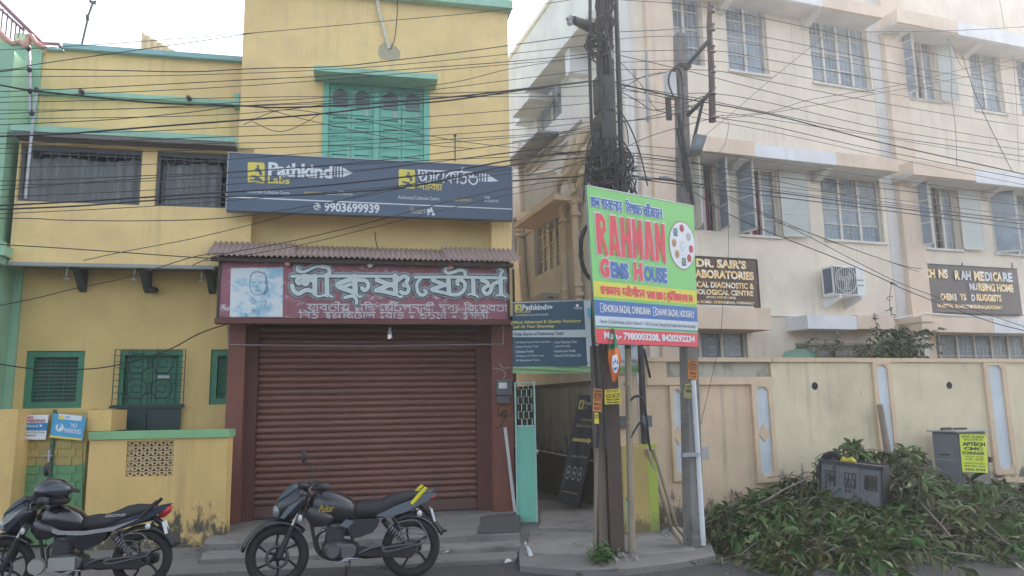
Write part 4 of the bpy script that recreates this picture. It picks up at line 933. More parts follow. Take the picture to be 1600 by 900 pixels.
# side-facade pieces
def spart(name, mb, m, **k): return T.part(name, conv(mb, SD, R), m, **k)
za, zb = SD.at(885, 66, .6)[1], SD.at(884, 61, .6)[1]
un, uf = SD.at(884, 63, .6)[0], SD.at(818, 126, .6)[0]
spart('side_sunshade', MB().box(uf, un, 0, .6, za, za + .16), cream_s)
zc_ = SD.at(838, 131, .6)[1]; spart('side_sunshade', MB().box(SD.at(800, 150, .6)[0], SD.at(826, 128, .6)[0], 0, .6, zc_ - .15, zc_), cream_s)
z_ = SD.at(915, 40, .5)[1]; spart('side_sunshade', MB().box(SD.at(890, 52, .5)[0], SD.at(925, 20, .5)[0], 0, .6, z_, z_ + .16), cream_s)
spart('side_fin', MB().box(SD.at(893, 90, .3)[0], SD.at(900, 90, .3)[0], 0, .45, SD.at(897, 118, .3)[1], za - .001), bluew)
z_ = SD.at(833, 198, .7)[1]; spart('ledge', MB().box(SD.at(795, 195, .7)[0] - 1, SD.at(874, 203, 0)[0], 0, .55, z_ - .06, z_), steel)
z_ = SD.at(836, 332, .6)[1]; ul, un = SD.at(805, 338, .6)[0], SD.at(870, 316, .6)[0]
spart('balcony_slab', MB().box(ul, un, 0, .65, z_ - .05, z_ + .06), beige)
rb = [MB().cyl((0, 0, 0), (0, 0, .62), .011, n=5).mesh('baluster', winframe)]
zr_ = z_ + .06
ubr = SD.at(829, 320, .6)[0]
spart('balcony_rail', MB().cyl((ubr, .6, zr_ + .62), (un, .6, zr_ + .62), .018, n=6).cyl((ubr, .6, zr_ + .08), (un, .6, zr_ + .08), .014, n=6), winframe)
nb = 18
for i in range(nb + 1):
    u = ubr + (un - ubr) * i / nb; q = R.loc(SD.P(u, .6, 0)); o = T.part('baluster', rb[0], winframe); o.location = (q[0] - T.base[0], -(q[1] - T.base[1]), zr_)
def pipe(pts, r_, m=ivory, name='drain_pipe', joints=()):
    mb = MB().tube([SD.pt(x, y, d) for x, y, d in pts], r_, 10)
    for (x, y, d) in joints: a = SD.pt(x, y, d); mb.cyl((a[0], a[1], a[2] - .04), (a[0], a[1], a[2] + .04), r_ * 1.3, n=10)
    return spart(name, mb, m)
pipe([(858, 318, .5), (862, 309, .5), (872, 306, .45), (879, 312, .3), (880, 330, .2), (883, 480, .2), (884, 560, .2)], .085, joints=[(880, 330, .2), (881, 345, .2), (883, 452, .2), (883, 466, .2)])
pipe([(896, 275, .2), (897, 310, .15), (905, 480, .15), (906, 560, .15)], .085, joints=[(898, 316, .15), (900, 335, .15), (904, 445, .15), (905, 460, .15)])
pipe([(812, 350, .1), (820, 470, .1)], .10, joints=[(813, 360, .1), (814, 368, .1)])
pipe([(812, 225, .1), (817, 330, .1)], .07)
for L_ in ([(925, 190, .2), (914, 205, .35), (905, 225, .4), (893, 262, .4), (884, 275, .45), (872, 285, .45), (868, 310, .4)], [(930, 215, .2), (915, 235, .3), (903, 262, .3), (890, 280, .35), (898, 300, .25)],
          [(895, 215, .3), (893, 240, .35), (880, 270, .4)], [(938, 225, .15), (928, 240, .2), (912, 270, .25), (905, 290, .2)]):
    pipe(L_, .085, joints=[L_[1], L_[-2]])
spart('plaster_lump', MB().ell(SD.pt(913, 212, .15), (.28, .2, .22)).ell(SD.pt(926, 195, .1), (.25, .16, .2)).ell(SD.pt(892, 262, .15), (.25, .2, .18)), ivory)
for a_, b_ in (((820, 268), (908, 188)), ((823, 274), (915, 198)), ((838, 245), (880, 212))):
    spart('conduit', MB().cyl(SD.pt(*a_, .05), SD.pt(*b_, .05), .025, n=6), steel)
spart('tube_light', MB().cyl(SD.pt(840, 272, .9), SD.pt(872, 266, .9), .07, n=8), white)
spart('sill_band', MB().box(SD.at(808, 300, .05)[0], -.12, 0, .04, SD.at(925, 300)[1], SD.at(925, 296)[1]), beige)
# ------------------------------------------------------------------ air conditioners
def ac(label, fr, px, d, depth, ang=True, group='outdoor air conditioner units'):
    u0, u1, z0, z1 = fr.rect(*px, d + depth)
    T2 = Thing('air_conditioner', label, 'air conditioner', fr, ((u0 + u1) / 2, d, z0 - .1), group)
    T2.part('casing', MB().box(u0, u1, d, d + depth, z0, z1), white, bevel=.02)
    cx, cz, r_ = u0 + (u1 - u0) * .36, (z0 + z1) / 2, (z1 - z0) * .43
    T2.part('fan_recess', MB().box(cx - r_ * 1.05, cx + r_ * 1.05, d + depth, d + depth + .004, cz - r_ * 1.02, cz + r_ * 1.02), mat('dark_grey_plastic', (.10, .11, .115), .5))
    fm = MB().cyl((cx, d + depth + .004, cz), (cx, d + depth + .02, cz), r_ * .2, n=12)
    for k in range(3):
        a_ = k * 2.09; fm.add([(cx + math.cos(a_) * r_ * .2, -(d + depth + .006), cz + math.sin(a_) * r_ * .2), (cx + math.cos(a_ + .2) * r_ * .85, -(d + depth + .006), cz + math.sin(a_ + .2) * r_ * .85), (cx + math.cos(a_ + 1.1) * r_ * .85, -(d + depth + .014), cz + math.sin(a_ + 1.1) * r_ * .85), (cx + math.cos(a_ + 1.2) * r_ * .2, -(d + depth + .012), cz + math.sin(a_ + 1.2) * r_ * .2)], [(0, 1, 2, 3)])
    T2.part('fan', fm, mat('fan_grey', (.3, .31, .32), .5))
    gm = MB()
    for k in range(11): u = cx - r_ + 2 * r_ * k / 10; gm.box(u - .003, u + .003, d + depth + .022, d + depth + .028, cz - r_, cz + r_)
    gm.ring((cx, d + depth + .028, cz), r_ * .98, .008, 24, 4).ring((cx, d + depth + .028, cz), r_ * .3, .006, 16, 4)
    T2.part('fan_guard', gm, white)
    T2.part('side_coil', MB().box(u0 - .004, u0 - .001, d + .06, d + depth - .05, z0 + .06, z1 - .05), mat('coil_blue_grey', (.08, .12, .17), .5))
    T2.part('louvre', MB().box(u1 - .2, u1 - .05, d + depth, d + depth + .006, cz + .0, cz + .03).box(u1 - .2, u1 - .05, d + depth, d + depth + .006, cz - .1, cz - .07), MATS['fan_grey'])
    for u in (u0 + .1, u1 - .15):
        T2.part('bracket', MB().sprism([(0 if d < .3 else d - .2, z0 - .22), (0 if d < .3 else d - .2, z0 - .002), (d + depth + .02, z0 - .002), (d + depth + .02, z0 - .05)], u, u + .04), white)
    return T2, (u0, u1, z0, z1)
ac('white air conditioner unit on brackets below the three pane window, left of the medicare sign', R, (1303, 415, 1352, 462), .12, .34)
a2 = Thing('air_conditioner', 'small window air conditioner above a thin ledge in the alley wall', 'air conditioner', SD, SD.pt(812, 190, .1), 'outdoor air conditioner units')
b_ = SD.rect(808, 163, 822, 190, .3)
a2.part('casing', MB().box(b_[0], b_[1], -.02, .38, b_[2], b_[3]), white, bevel=.01)
lm = MB(); 
for k in range(6): z = b_[2] + .06 + (b_[3] - b_[2] - .12) * k / 5; lm.box(b_[1] + .001, b_[1] + .005, .05, .33, z - .02, z + .02)
a2.part('vent_slats', lm, mat('dark_grey_plastic', (.10, .11, .115), .5), kind='stuff')
a3 = Thing('air_conditioner', 'grey air conditioner box just above the blue lab banner in the alley', 'air conditioner', SD, SD.pt(830, 478, .3), 'outdoor air conditioner units')
b_ = SD.rect(829, 461, 849, 500, .4)
a3.part('casing', MB().box(b_[0], b_[1], 0, .4, b_[2], b_[3]), mat('grey_metal_box', (.42, .43, .42), .6), bevel=.01)
a3.part('handle', MB().box(b_[1] + .001, b_[1] + .006, .14, .28, b_[3] - .12, b_[3] - .09), black)
# ------------------------------------------------------------------ raised letter signs on the nursing home
gold = mat('gold_letters', (.80, .56, .24), .4, .3, var=.2, flake=((.8, .78, .7), 7, .5, .56), bump=0)
silver = mat('pale_letters', (.62, .64, .66), .4, .2, bump=0)
S1 = Thing('laboratory_sign', 'dark brown laboratory sign with raised gold capital letters', 'signboard', R, R.pt(1130, 478, .05))
a, b, c, e = R.rect(1050, 403, 1184, 479, .08)
S1.part('board', MB().box(a, b, .01, .08, c, e), mat('dark_brown_board', (.115, .07, .06), .5))
S1.part('frame', MB().box(a, b, .01, .095, e, e + .02).box(a, b, .01, .095, c - .02, c).box(b, b + .02, .01, .095, c, e), dkmetal)
for body, x0, y0, x1, y1, bo in (('DR. SAIR\u2019S', 1088, 405.5, 1166, 419, .05), ('LABORATORIES', 1080, 422.5, 1178, 436, .05), ('CLINICAL DIAGNOSTIC &', 1064, 440.5, 1178, 450, .04), ('PATHOLOGICAL CENTRE', 1066, 452.5, 1177, 461, .04),
                                 ('(PHAC DONE HERE)', 1104, 463, 1150, 467.5, .04), ('HOSPITAL ROAD, CHINSURAH, HOOGHLY', 1066, 470, 1179.5, 475, .04)):
    tx(S1, body, x0, y0, x1, y1, .105, gold, bo); tx(S1, body, x0 + .8, y0 + .6, x1 + .8, y1 + .6, .082, signblack, bo, 'painted_letter_shadow')  # offset black copy paints the shadow of each raised line
S2 = Thing('medicare_sign', 'dark grey medicare sign with gold and silver letters, some missing', 'signboard', R, R.pt(1515, 488, .05))
a, b, c, e = R.rect(1436, 417, 1593, 489, .08)
S2.part('board', MB().box(a, b, .01, .08, c, e), mat('dark_grey_board', (.14, .12, .11), .5))
S2.part('frame', MB().box(a, b, .01, .095, e, e + .02).box(a, b, .01, .095, c - .02, c), dkmetal)
for x in (1504, 1582): q = R.pt(x, 419, .06); S2.part('stud', MB().cyl(q, (q[0], .06, q[2] + .12), .012, n=6), dkmetal)
for body, x0, y0, x1, y1, mm in (('CH', 1445, 420, 1461, 434.5, gold), ('NS', 1466.5, 420.5, 1481, 435, gold), ('R', 1492, 422.5, 1500, 437, gold), ('AH', 1501, 423, 1517, 437.5, silver), ('ME', 1522, 424, 1538, 439, gold), ('DI', 1539, 425, 1550, 439.5, silver),
                                 ('CA', 1551.5, 425, 1566, 440, gold), ('RE', 1567, 426, 1582, 440.5, silver), ('NU', 1515, 443, 1527.5, 453.5, silver), ('RSING HOME', 1529, 443.5, 1583.5, 456, gold), ('CHEM', 1469.5, 458.5, 1490, 469.5, gold), ('I', 1491.5, 459, 1494.5, 470, silver), ('TS', 1500, 459, 1510, 469.5, gold),
                                 ('D', 1518, 460, 1524, 470.5, silver), ('RUGGISTS', 1526, 460, 1565, 471, gold), ('HOSPITAL  ROAD,CHINSURAH,HOOGHLY', 1465, 476, 1567, 483, gold)):
    tx(S2, body, x0, y0, x1, y1, .105, mm, .05); tx(S2, body, x0 + .8, y0 + .6, x1 + .8, y1 + .6, .082, signblack, .05, 'painted_letter_shadow')  # letter shadows painted as black copies on the board

# ================================================================== COMPOUND WALL
T = Thing('compound_wall', 'long cream and beige compound wall with pale blue strips and a diamond', 'wall', W, (2.5, 0, 0))
wl, wr = W.at(1010, 620)[0], W.at(1700, 620)[0]; wz = W.at(1400, 566)[1]; wz1 = W.at(1400, 559.5, .03)[1]; wm = W.at(1208, 620)[0]; wlow = W.at(1110, 599)[1]
T.part('wall', MB().box(wm, wr + 3, -.22, 0, 0, wz), bwall); T.part('coping', MB().box(W.at(1206, 560, .04)[0], wr + 3, -.26, .04, wz, wz1), bwall2)
T.part('wall', MB().box(wl, wm - .001, -.22, 0, 0, wlow), bwall2)
T.part('inset_parapet', MB().box(W.at(1041, 570)[0], wm, -.22, -.06, wlow, wz), mat('mildewed_parapet', (.50, .48, .38), .9, stain=.8, stain_col=(.05, .05, .045), stain_scale=2, streak=1, streak_col=(.03, .03, .03)))
T.part('coping', MB().box(wl - .02, W.at(1205, 560, .04)[0], -.26, .035, wz, wz1 - .004), bwall2)
T.part('rail_band', MB().box(wl, wm - .002, .0, .05, wlow - .02, wlow + .09), bwall2)
pxbox('pier', 1012, 565, 1041, 596, 0, -.22, .01, bwall2, T)
z0b = W.at(1196, 752, .03)[1]
for (x0, x1, ytop, ybot, dia) in ((1049, 1072, 603, 752, True), (1178, 1211, 600, 754, True), (1370, 1399, 566, 740, False), (1545, 1580, 567, 742, False)):
    a, b, c, e = W.rect(x0, ytop, x1, ybot, .03); s_ = (b - a) * .2
    hole = (a + s_, b - s_, c + .09, e - .04)
    T.part('pilaster_frame', MB().wall(a, b, c, e, .001, .05, [hole]), bwall2)
    nz_ = .035; h0, h1, h2, h3 = hole
    T.part('pale_strip', MB().box(h0, h1, .001, .015, h2, h3), bstrip)
    T.part('corner_notch', MB().prism([(h0, h3), (h0 + nz_ * 1.6, h3), (h0 + nz_, h3 - nz_), (h0, h3 - nz_ * 1.6)], .015, .045).prism([(h1, h3), (h1 - nz_ * 1.6, h3), (h1 - nz_, h3 - nz_), (h1, h3 - nz_ * 1.6)], .015, .045)
           .prism([(h0, h2), (h0 + nz_ * 1.6, h2), (h0 + nz_, h2 + nz_), (h0, h2 + nz_ * 1.6)], .015, .045).prism([(h1, h2), (h1 - nz_ * 1.6, h2), (h1 - nz_, h2 + nz_), (h1, h2 + nz_ * 1.6)], .015, .045), bwall2)
    if dia: cu, cz = (h0 + h1) / 2, W.at(1196, 676)[1]; T.part('diamond', MB().prism([(cu - (h1 - h0) * .48, cz), (cu, cz - .13), (cu + (h1 - h0) * .48, cz), (cu, cz + .13)], .016, .03), bwall2)
for x, y in ((1273, 603), (1483, 602)):
    u, z = W.at(x, y); T.part('weep_hole', MB().ring((u, .002, z), .048, .01, 16, 6).prism(disc(u, z, .043, n=14), -.02, .004), void)
T.part('plinth', MB().box(wm + 3.6, wr + 3, .001, .05, 0, .42), bwall2)
tag(solo('drain_pipe', MB().cyl(W.pt(1016, 590, .2), W.pt(1006, 545, .2), .02, n=6), dkmetal, W, W.pt(1016, 590, .2)), 'thin dark pipe stub standing on the left end of the cream wall', 'pipe')
wp = [W.pt(1388, 712, .35), W.pt(1375, 633, .12)]
tag(solo('wooden_post', MB().tube([(wp[0][0] + .05, .4, .2), wp[0], wp[1]], [.055, .05, .042], 8), wood, W, (wp[0][0], .4, .1)), 'grey wooden post leaning on the wall beside a pale blue strip', 'post')

# ================================================================== ALLEY, GATE, BANNERS
AP = ray(938, 627); AP = CAM + AP * (12.5 / AP.y)
AWF = Fr((AP.x, AP.y), 18.8 - 90)
uf = AWF.at(838, 640)[0]; za = AWF.at(885, 604)[1]
T = Thing('alley_wall', 'mildewed grey wall along the alley behind the leaning black board', 'wall', AWF, (uf / 2, 0, 0))
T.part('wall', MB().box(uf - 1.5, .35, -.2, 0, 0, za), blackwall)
T.part('coping', MB().box(uf - 1.5, .36, -.22, .03, za, za + .07), conc_dk)
zp = AWF.at(865, 706)[1]; T.part('plinth', MB().box(uf - 1.5, .35, .001, .06, 0, zp), conc_dk)
T.part('conduit', MB().cyl((uf - 1.5, .085, zp + .03), (.3, .085, zp - .05), .012, n=6), pvc)
g = MB().box(uf - 4, 1.9, .07, 2.6, .03, .06)
solo('alley_floor', g, conc_dk, AWF, (0, 0, 0), kind='structure')  # dark concrete puts the alley's shade into the floor colour
tag(solo('added_end_wall', MB().box(uf - 2.3, uf - 2.1, -.3, 3.6, 0, 5.0), mat('added_wall_dark', (.09, .10, .10), .9, stain=.6), AWF, (uf - 2.2, 1.2, 0)), 'added dark wall shading the far end of the alley', 'wall')  # wall added and raised to darken the alley, its colour dark for shade
Yg = ground(822, 818, .09).y
GF = Fr((0, Yg), -3)
T = Thing('alley_gate', 'teal metal gate leaf standing open at the mouth of the alley', 'gate', GF, GF.pt(805, 816, 0))
a, b, c, e = GF.rect(805.5, 597, 838.5, 816, 0); b = GF.at(838, 700)[0]; zs = GF.at(822, 666)[1]; c = .11
T.part('sheet_panel', MB().box(a + .02, b - .02, -.012, .0, c, zs), teal)
T.part('gate_frame', MB().box(a, a + .022, -.03, .02, c, e).box(b - .024, b, -.03, .02, c, e).box(a, b, -.025, .015, e - .02, e).box(a, b, -.025, .015, zs - .01, zs + .015), mat('pale_teal_paint', (.34, .52, .48), .5))
gm = MB(); wt = (b - a) / 4; hz = (e - zs) / 6
for i in range(3):
    x = a + (i + 1) * wt; pts = []
    for k in range(7): pts += [(x + (-.025 if k % 2 else .025), 0, zs + k * hz), (x + (-.025 if k % 2 else .025), 0, min(e, zs + (k + 1) * hz))]
    gm.tube(pts[:-2], .008, 4)
T.part('scroll_bars', gm, MATS['pale_teal_paint'])
T.part('latch', MB().cyl((b, .02, GF.at(840, 706)[1]), (b + .03, .02, GF.at(840, 706)[1]), .03, n=8), steel)
# blue lab banner
T = Thing('lab_banner', 'dark blue lab test banner hung over the alley gate', 'banner', GF, GF.pt(900, 583, .12))
def cloth(fr, px, d, m, nx=24, nz=14, amp=.012, T=T, name='cloth', seed=1):
    c4 = [fr.pt(x, y, d) for x, y in px]; mb = MB()
    for j in range(nz + 1):
        for i in range(nx + 1):
            a, b = i / nx, j / nz; P_ = [Vector(q) for q in c4]; q = P_[0] * (1 - a) * (1 - b) + P_[1] * a * (1 - b) + P_[2] * a * b + P_[3] * (1 - a) * b
            mb.v.append((q.x, -(q.y + amp * math.sin(a * 9 + b * 4 + seed) * math.sin(b * 5 + seed)), q.z))
    for j in range(nz):
        for i in range(nx): k = j * (nx + 1) + i; mb.f.append((k, k + 1, k + nx + 2, k + nx + 1)); mb.sm.append(True)
    return T.part(name, mb, m)
e = .12
cloth(GF, [(801, 573), (918, 573), (912, 470), (801, 475)], e, navy2)
cloth(GF, [(918, 573), (1001, 571), (1001, 466), (912, 470)], e, mat('pale_banner_cloth', (.52, .58, .60), .5, bump=.02), seed=2)
cloth(GF, [(801, 583.5), (1001, 583), (1001, 571), (801, 573)], e + .004, mat('dull_green_band', (.22, .38, .18), .5))
e = .142
poly_px(T, [[(801, 516.5), (918, 515), (918, 527), (801, 527)]], e, mat('pale_grey_print', (.50, .56, .57), .5, bump=0), 'stripe')
microscope(T, 804.5, 475.5, 815, 488.5, e, sl=-.02)
tx(T, 'Pathkind', 816, 475.5, 853.5, 484.5, e, signwhite, .03); tx(T, 'Labs', 816, 484.8, 829, 488.5, e, signyel, .01); poly_px(T, [[(860, 477), (864, 480), (860, 483)], [(855, 477), (856, 477), (856, 483), (855, 483)], [(857, 477), (858.5, 477), (858.5, 483), (857, 483)]], e, signwhite)
tx(T, 'AUTHORISED COLLECTION CENTRE', 805, 490.5, 857, 493.5, e, signwhite)
tx(T, 'Most Advanced & Quality Pathology', 802, 500, 908.5, 506, e, signyel, .02, shear=.2); tx(T, 'Lab At Your Doorstep', 802, 507.5, 866, 513.5, e, signyel, .02, shear=.2)
tx(T, 'Wide Range of Pathology Tests', 802, 518.5, 881, 525.5, e + .004, navy2, .02, shear=.2)
for i, t_ in enumerate(['Full Body Health Check Up Plans', 'Kidney Function Test', 'Diabetes Profile', 'All types of Culture test', 'All Specialised Tests']): tx(T, t_, 806, 532.8 + i * 7.1, 806 + len(t_) * 1.75, 536.8 + i * 7.1, e, signwhite, .0, shear=.1)
for i, t_ in enumerate(['Liver Function Test', 'Lipid Profile', 'Autoimmune Profile', 'Vitamin D & Vitamin B12']): tx(T, '- ' + t_, 864, 532.3 + i * 7, 868 + len(t_) * 1.75, 536.3 + i * 7, e, signwhite, .0, shear=.1)
tx(T, 'NABL', 897, 480, 911, 483, e, signwhite); poly_px(T, [disc(902, 477.5, 2.4)], e, signwhite)
skyb = mat('sky_blue_cloth_print', (.12, .42, .58), .5, bump=0)
poly_px(T, [[(917, 482), (924, 480), (930, 484), (930, 503), (922, 499), (918, 492)], [(948, 520), (956, 530), (950, 548), (940, 556), (938, 542)], [(984, 530), (996, 524), (994, 540), (980, 548)]], e, skyb, 'glove_picture')
tx(T, 'www.pathkindlabs.com', 915, 565.5, 950, 569, e, signblack); tx(T, '75 75 79513', 970, 562, 998, 567, e, signblack)
T.part('top_pole', MB().cyl(GF.pt(799, 474, .1), GF.pt(1003, 466, .1), .014, n=6), steel)
# leaning black sign board in the alley
BF = Fr(ground(880, 792, .06), -6)
b4 = [BF.pt(871, 784, .25), BF.pt(904, 792, .45), BF.pt(941, 618, -.25), BF.pt(905, 617, -.25)]
T = Thing('leaning_board', 'tall black collection centre board with a yellow arrow leaning in the alley', 'signboard', BF, b4[0])
def qbox(q, th_):
    V = [Vector(x) for x in q]; n_ = (V[1] - V[0]).cross(V[3] - V[0]).normalized(); n_ = n_ if n_.y < 0 else -n_
    mb = MB(); vs = [(v.x, -v.y, v.z) for v in V] + [((v + n_ * th_).x, -(v + n_ * th_).y, (v + n_ * th_).z) for v in V]
    return mb.add(vs, [(0, 1, 2, 3), (7, 6, 5, 4), (0, 4, 5, 1), (1, 5, 6, 2), (2, 6, 7, 3), (3, 7, 4, 0)])
T.part('board', qbox(b4, .05), mat('charcoal_board', (.022, .028, .04), .5))
def on(q, x0, z0, x1, z1, lift=.006):               # sub-rectangle of a tilted board
    V = [Vector(x) for x in q]; n_ = (V[1] - V[0]).cross(V[3] - V[0]).normalized(); n_ = n_ if n_.y > 0 else -n_
    f = lambda a, b: V[0] * (1 - a) * (1 - b) + V[1] * a * (1 - b) + V[2] * a * b + V[3] * (1 - a) * b + n_ * lift
    return [f(x0, z0), f(x1, z0), f(x1, z1), f(x0, z1)]
def btxt(T, q, body, x0, z0, x1, z1, m, bold=0.0, lift=.006, name='lettering'): return T.part(name, quadmap(txt(body, 0, 1, 0, 1, 0, bold), on(q, x0, z0, x1, z1, lift)), m)
def bpoly(T, q, poly, m, lift=.006, name='mark'):
    c = on(q, 0, 0, 1, 1, lift); mb = MB().add([(x, 0, z) for x, z in poly], [tuple(range(len(poly)))]); return T.part(name, quadmap(mb, c), m)
gold2 = mat('dull_gold_print', (.50, .42, .12), .5, bump=0); greyp = mat('grey_print', (.38, .40, .42), .5, bump=0)
bpoly(T, b4, [(.08, .86), (.3, .86), (.3, .95), (.08, .95)], gold2); bpoly(T, b4, [(.14, .88), (.24, .88), (.22, .93), (.16, .93)], MATS['charcoal_board'], .008)
btxt(T, b4, 'Pathkind', .34, .90, .96, .94, greyp, .02); btxt(T, b4, 'Labs', .34, .87, .5, .89, gold2)
btxt(T, b4, 'Authorised', .3, .75, .85, .78, gold2); btxt(T, b4, 'Collection Centre', .14, .69, .95, .72, gold2)
bpoly(T, b4, [(.12, .555), (.8, .555), (.8, .535), (.96, .57), (.8, .605), (.8, .585), (.12, .585)], gold2, name='arrow')
btxt(T, b4, 'NABL ISO 15189', .22, .41, .9, .43, greyp)
for i in range(3):
    cx = .22 + i * .27; ring_ = [(cx + .1 * math.cos(k * .35), .27 + .06 * math.sin(k * .35)) for k in range(19)]; mb = MB(); r2 = [(cx + .085 * math.cos(k * .35), .27 + .05 * math.sin(k * .35)) for k in range(19)]
    mb.add([(x, 0, z) for x, z in ring_ + r2], [(k, k + 1, 19 + k + 1, 19 + k) for k in range(18)]); T.part('emblem', quadmap(mb, on(b4, 0, 0, 1, 1)), greyp); bpoly(T, b4, [(cx - .04, .26), (cx + .04, .26), (cx + .03, .285), (cx - .03, .285)], greyp)
btxt(T, b4, 'www.pathkindlabs.com', .12, .09, .85, .11, gold2)
# gate pillar and painted block right of the alley
T = Thing('gate_pillar', 'stained cream gate pillar on a yellow and lime block beside the alley', 'pillar', W, W.pt(985, 815, .1))
a, b = W.at(962, 700, .1)[0], W.at(1003, 700, .1)[0]
T.part('pillar', MB().box(a + .05, b + .0, -.3, .02, .3, W.at(985, 588, .0)[1]), bwall2)
zt_ = W.at(990, 696, .25)[1]
T.part('block', MB().box(a, W.at(1012, 740, .3)[0], -.3, .3, .0, zt_), mat('yellow_painted_block', (.52, .40, .15), .85, stain=.4, stain_col=(.3, .24, .14), zgrime=(0, .5, (.1, .09, .06), .7)))
T.part('lime_face', MB().box(W.at(1012, 740, .3)[0] + .001, W.at(1027, 740, .3)[0], -.3, .303, 0, zt_ + .01), mat('lime_paint', (.42, .52, .09), .85, stain=.3, streak=.4, streak_col=(.5, .42, .2), zgrime=(0, .5, (.2, .2, .1), .6)))
T.part('teal_patch', MB().box(a + .02, W.at(985, 800, .3)[0], .3, .304, .1, W.at(975, 780, .3)[1]), teal)
T.part('switch_box', MB().box(a + .1, a + .22, .02, .09, W.at(972, 668)[1], W.at(972, 650)[1]), mat('meter_grey', (.12, .13, .14), .5))
tag(solo('steel_post', MB().box(W.at(1003, 640, .2)[0], W.at(1009, 640, .2)[0], .15, .22, 0, W.at(1004, 540, .2)[1]), dkmetal, W, W.pt(1006, 815, .2)), 'dark steel post between the gate pillar and the cream wall', 'post')

# ================================================================== POLES
PW = Fr(ground(955, 866, .07), 15.5)
pz = lambda x, y, d=0.0: PW.pt(x, y, d)
T = Thing('steel_pole', 'dark steel electricity pole swallowed by a thick tangle of black cables', 'utility pole', PW, pz(958, 866))
def rail_post(x0, x1, ytop, ybot, d, m, T=T):
    a, b = PW.at(x0, ybot, d)[0], PW.at(x1, ybot, d)[0]; z0, z1 = -.05, PW.at((x0 + x1) / 2, ytop, d)[1]; w_ = b - a
    return T.part('rail_post', MB().box(a, b, d, d + .014, z0, z1).box(a + w_ * .42, a + w_ * .58, d - .07, d - .001, z0, z1).box(a, b, d - .084, d - .071, z0, z1), m)
zt1 = PW.at(945, -40)[1]
rail_post(954, 976, 250, 868, .02, rusty); T.part('upper_shaft', MB().tube([pz(958, 300), pz(948, -40)], [.07, .06], 8), dkmetal); rail_post(936, 950, 540, 850, -.06, wood)
T.part('sleeve', MB().box(PW.at(930, 150, .0)[0], PW.at(955, 150, .0)[0], -.1, .13, PW.at(940, 178)[1], PW.at(940, 122)[1]), dkmetal, bevel=.03)
T.part('sleeve', MB().box(PW.at(934, 200, .0)[0], PW.at(955, 200, .0)[0], -.14, .14, PW.at(940, 290)[1], PW.at(940, 180)[1]), dkmetal)
tmb = MB(); rr = random.Random(3)
ctr = lambda y: (945 if y < 60 else 944 + (y - 60) * .02)
for k in range(40):                                # cable bundles running up and down the pole
    x = ctr(0) + rr.uniform(-9, 9); pts = []
    for j in range(9): y = -30 + j * 42; pts.append(pz(ctr(y) + (x - 945) * (1.0 if y < 150 else .8 + .004 * max(0, y - 180) * (1 if abs(x - 945) > 6 else .4)) + rr.uniform(-4, 4), y, rr.uniform(-.1, .16)))
    tmb.tube(spline(pts, 3), rr.uniform(.010, .024), 5)
for k in range(95):                                # loose coils and loops about the junctions
    yc = rr.choice([10, 35, 62, 72, 80, 238, 245, 262, 275, 290, 300]); sx = rr.uniform(12, 42 if yc > 200 else (22 if yc > 60 else 14)); sy = rr.uniform(8, 40 if yc > 200 else 20); ph = rr.uniform(0, 6.3); n_ = rr.randint(6, 10); pts = []
    for j in range(n_): t = ph + j * .62; pts.append(pz(945 + rr.uniform(-3, 3) + (8 if yc > 200 else (-9 if yc > 60 else 0)) + sx * math.cos(t), yc + sy * math.sin(t) + (sx * .3 if yc > 200 else 0), rr.uniform(-.06, .22)))
    tmb.tube(spline(pts, 3), rr.uniform(.005, .012), 4)
for k in range(26):                                # drooping ends
    x = rr.uniform(915, 985); y = rr.uniform(215, 275); pts = [pz(945 + (x - 945) * .3, y - 25, .1), pz(x, y, .15), pz(x + rr.uniform(-12, 12), y + rr.uniform(40, 90), .1)]
    tmb.tube(spline(pts, 5), rr.uniform(.006, .012), 4)
T.part('cable_tangle', tmb, cablem, kind='stuff')
am = MB().tube([pz(925, 44, 0), pz(907, 36, .12), pz(896, 31, .2)], [.07, .06, .05], 8)
T.part('side_arm', am, dkmetal)
T.part('insulator', MB().cyl(pz(893, 27, .22), pz(887, 31, .22), .035, n=8).cyl(pz(893, 35, .22), pz(888, 37, .22), .035, n=8), MATS['fan_grey'])
T.part('side_cable', MB().tube([pz(x, y, .1) for x, y in [(922, -10), (922, 60), (921, 90), (924, 190), (929, 245), (934, 290)]], .022, 6), cablem)
T.part('strut', MB().tube([pz(x, y, .12) for x, y in [(943, 50), (950, 66), (958, 92)]], .018, 6), steel)
# lower cable lines on the pole
T.part('down_cable', MB().tube(spline([pz(x, y, .1) for x, y in [(926, 470), (926, 520), (931, 580), (935, 640), (933, 700)]]), .022, 6), cablem)
T.part('down_cable', MB().tube(spline([pz(x, y, .12) for x, y in [(934, 520), (940, 560), (944, 620), (946, 700)]]), .016, 6), cablem)
T.part('down_cable', MB().tube(spline([pz(x, y, .05) for x, y in [(984, 626), (994, 619), (1004, 624), (1010, 650), (1013, 680), (1016, 703)]]), .014, 6), cablem)
T.part('down_cable', MB().tube(spline([pz(x, y, .05) for x, y in [(985, 684), (1001, 660), (1008, 672), (1017, 705)]]), .012, 6), cablem)
T.part('meter_box', MB().box(PW.at(967, 0, 0)[0] + .05, PW.at(967, 0, 0)[0] + .17, -.02, .05, PW.at(972, 668)[1], PW.at(972, 650)[1]), MATS['meter_grey'])
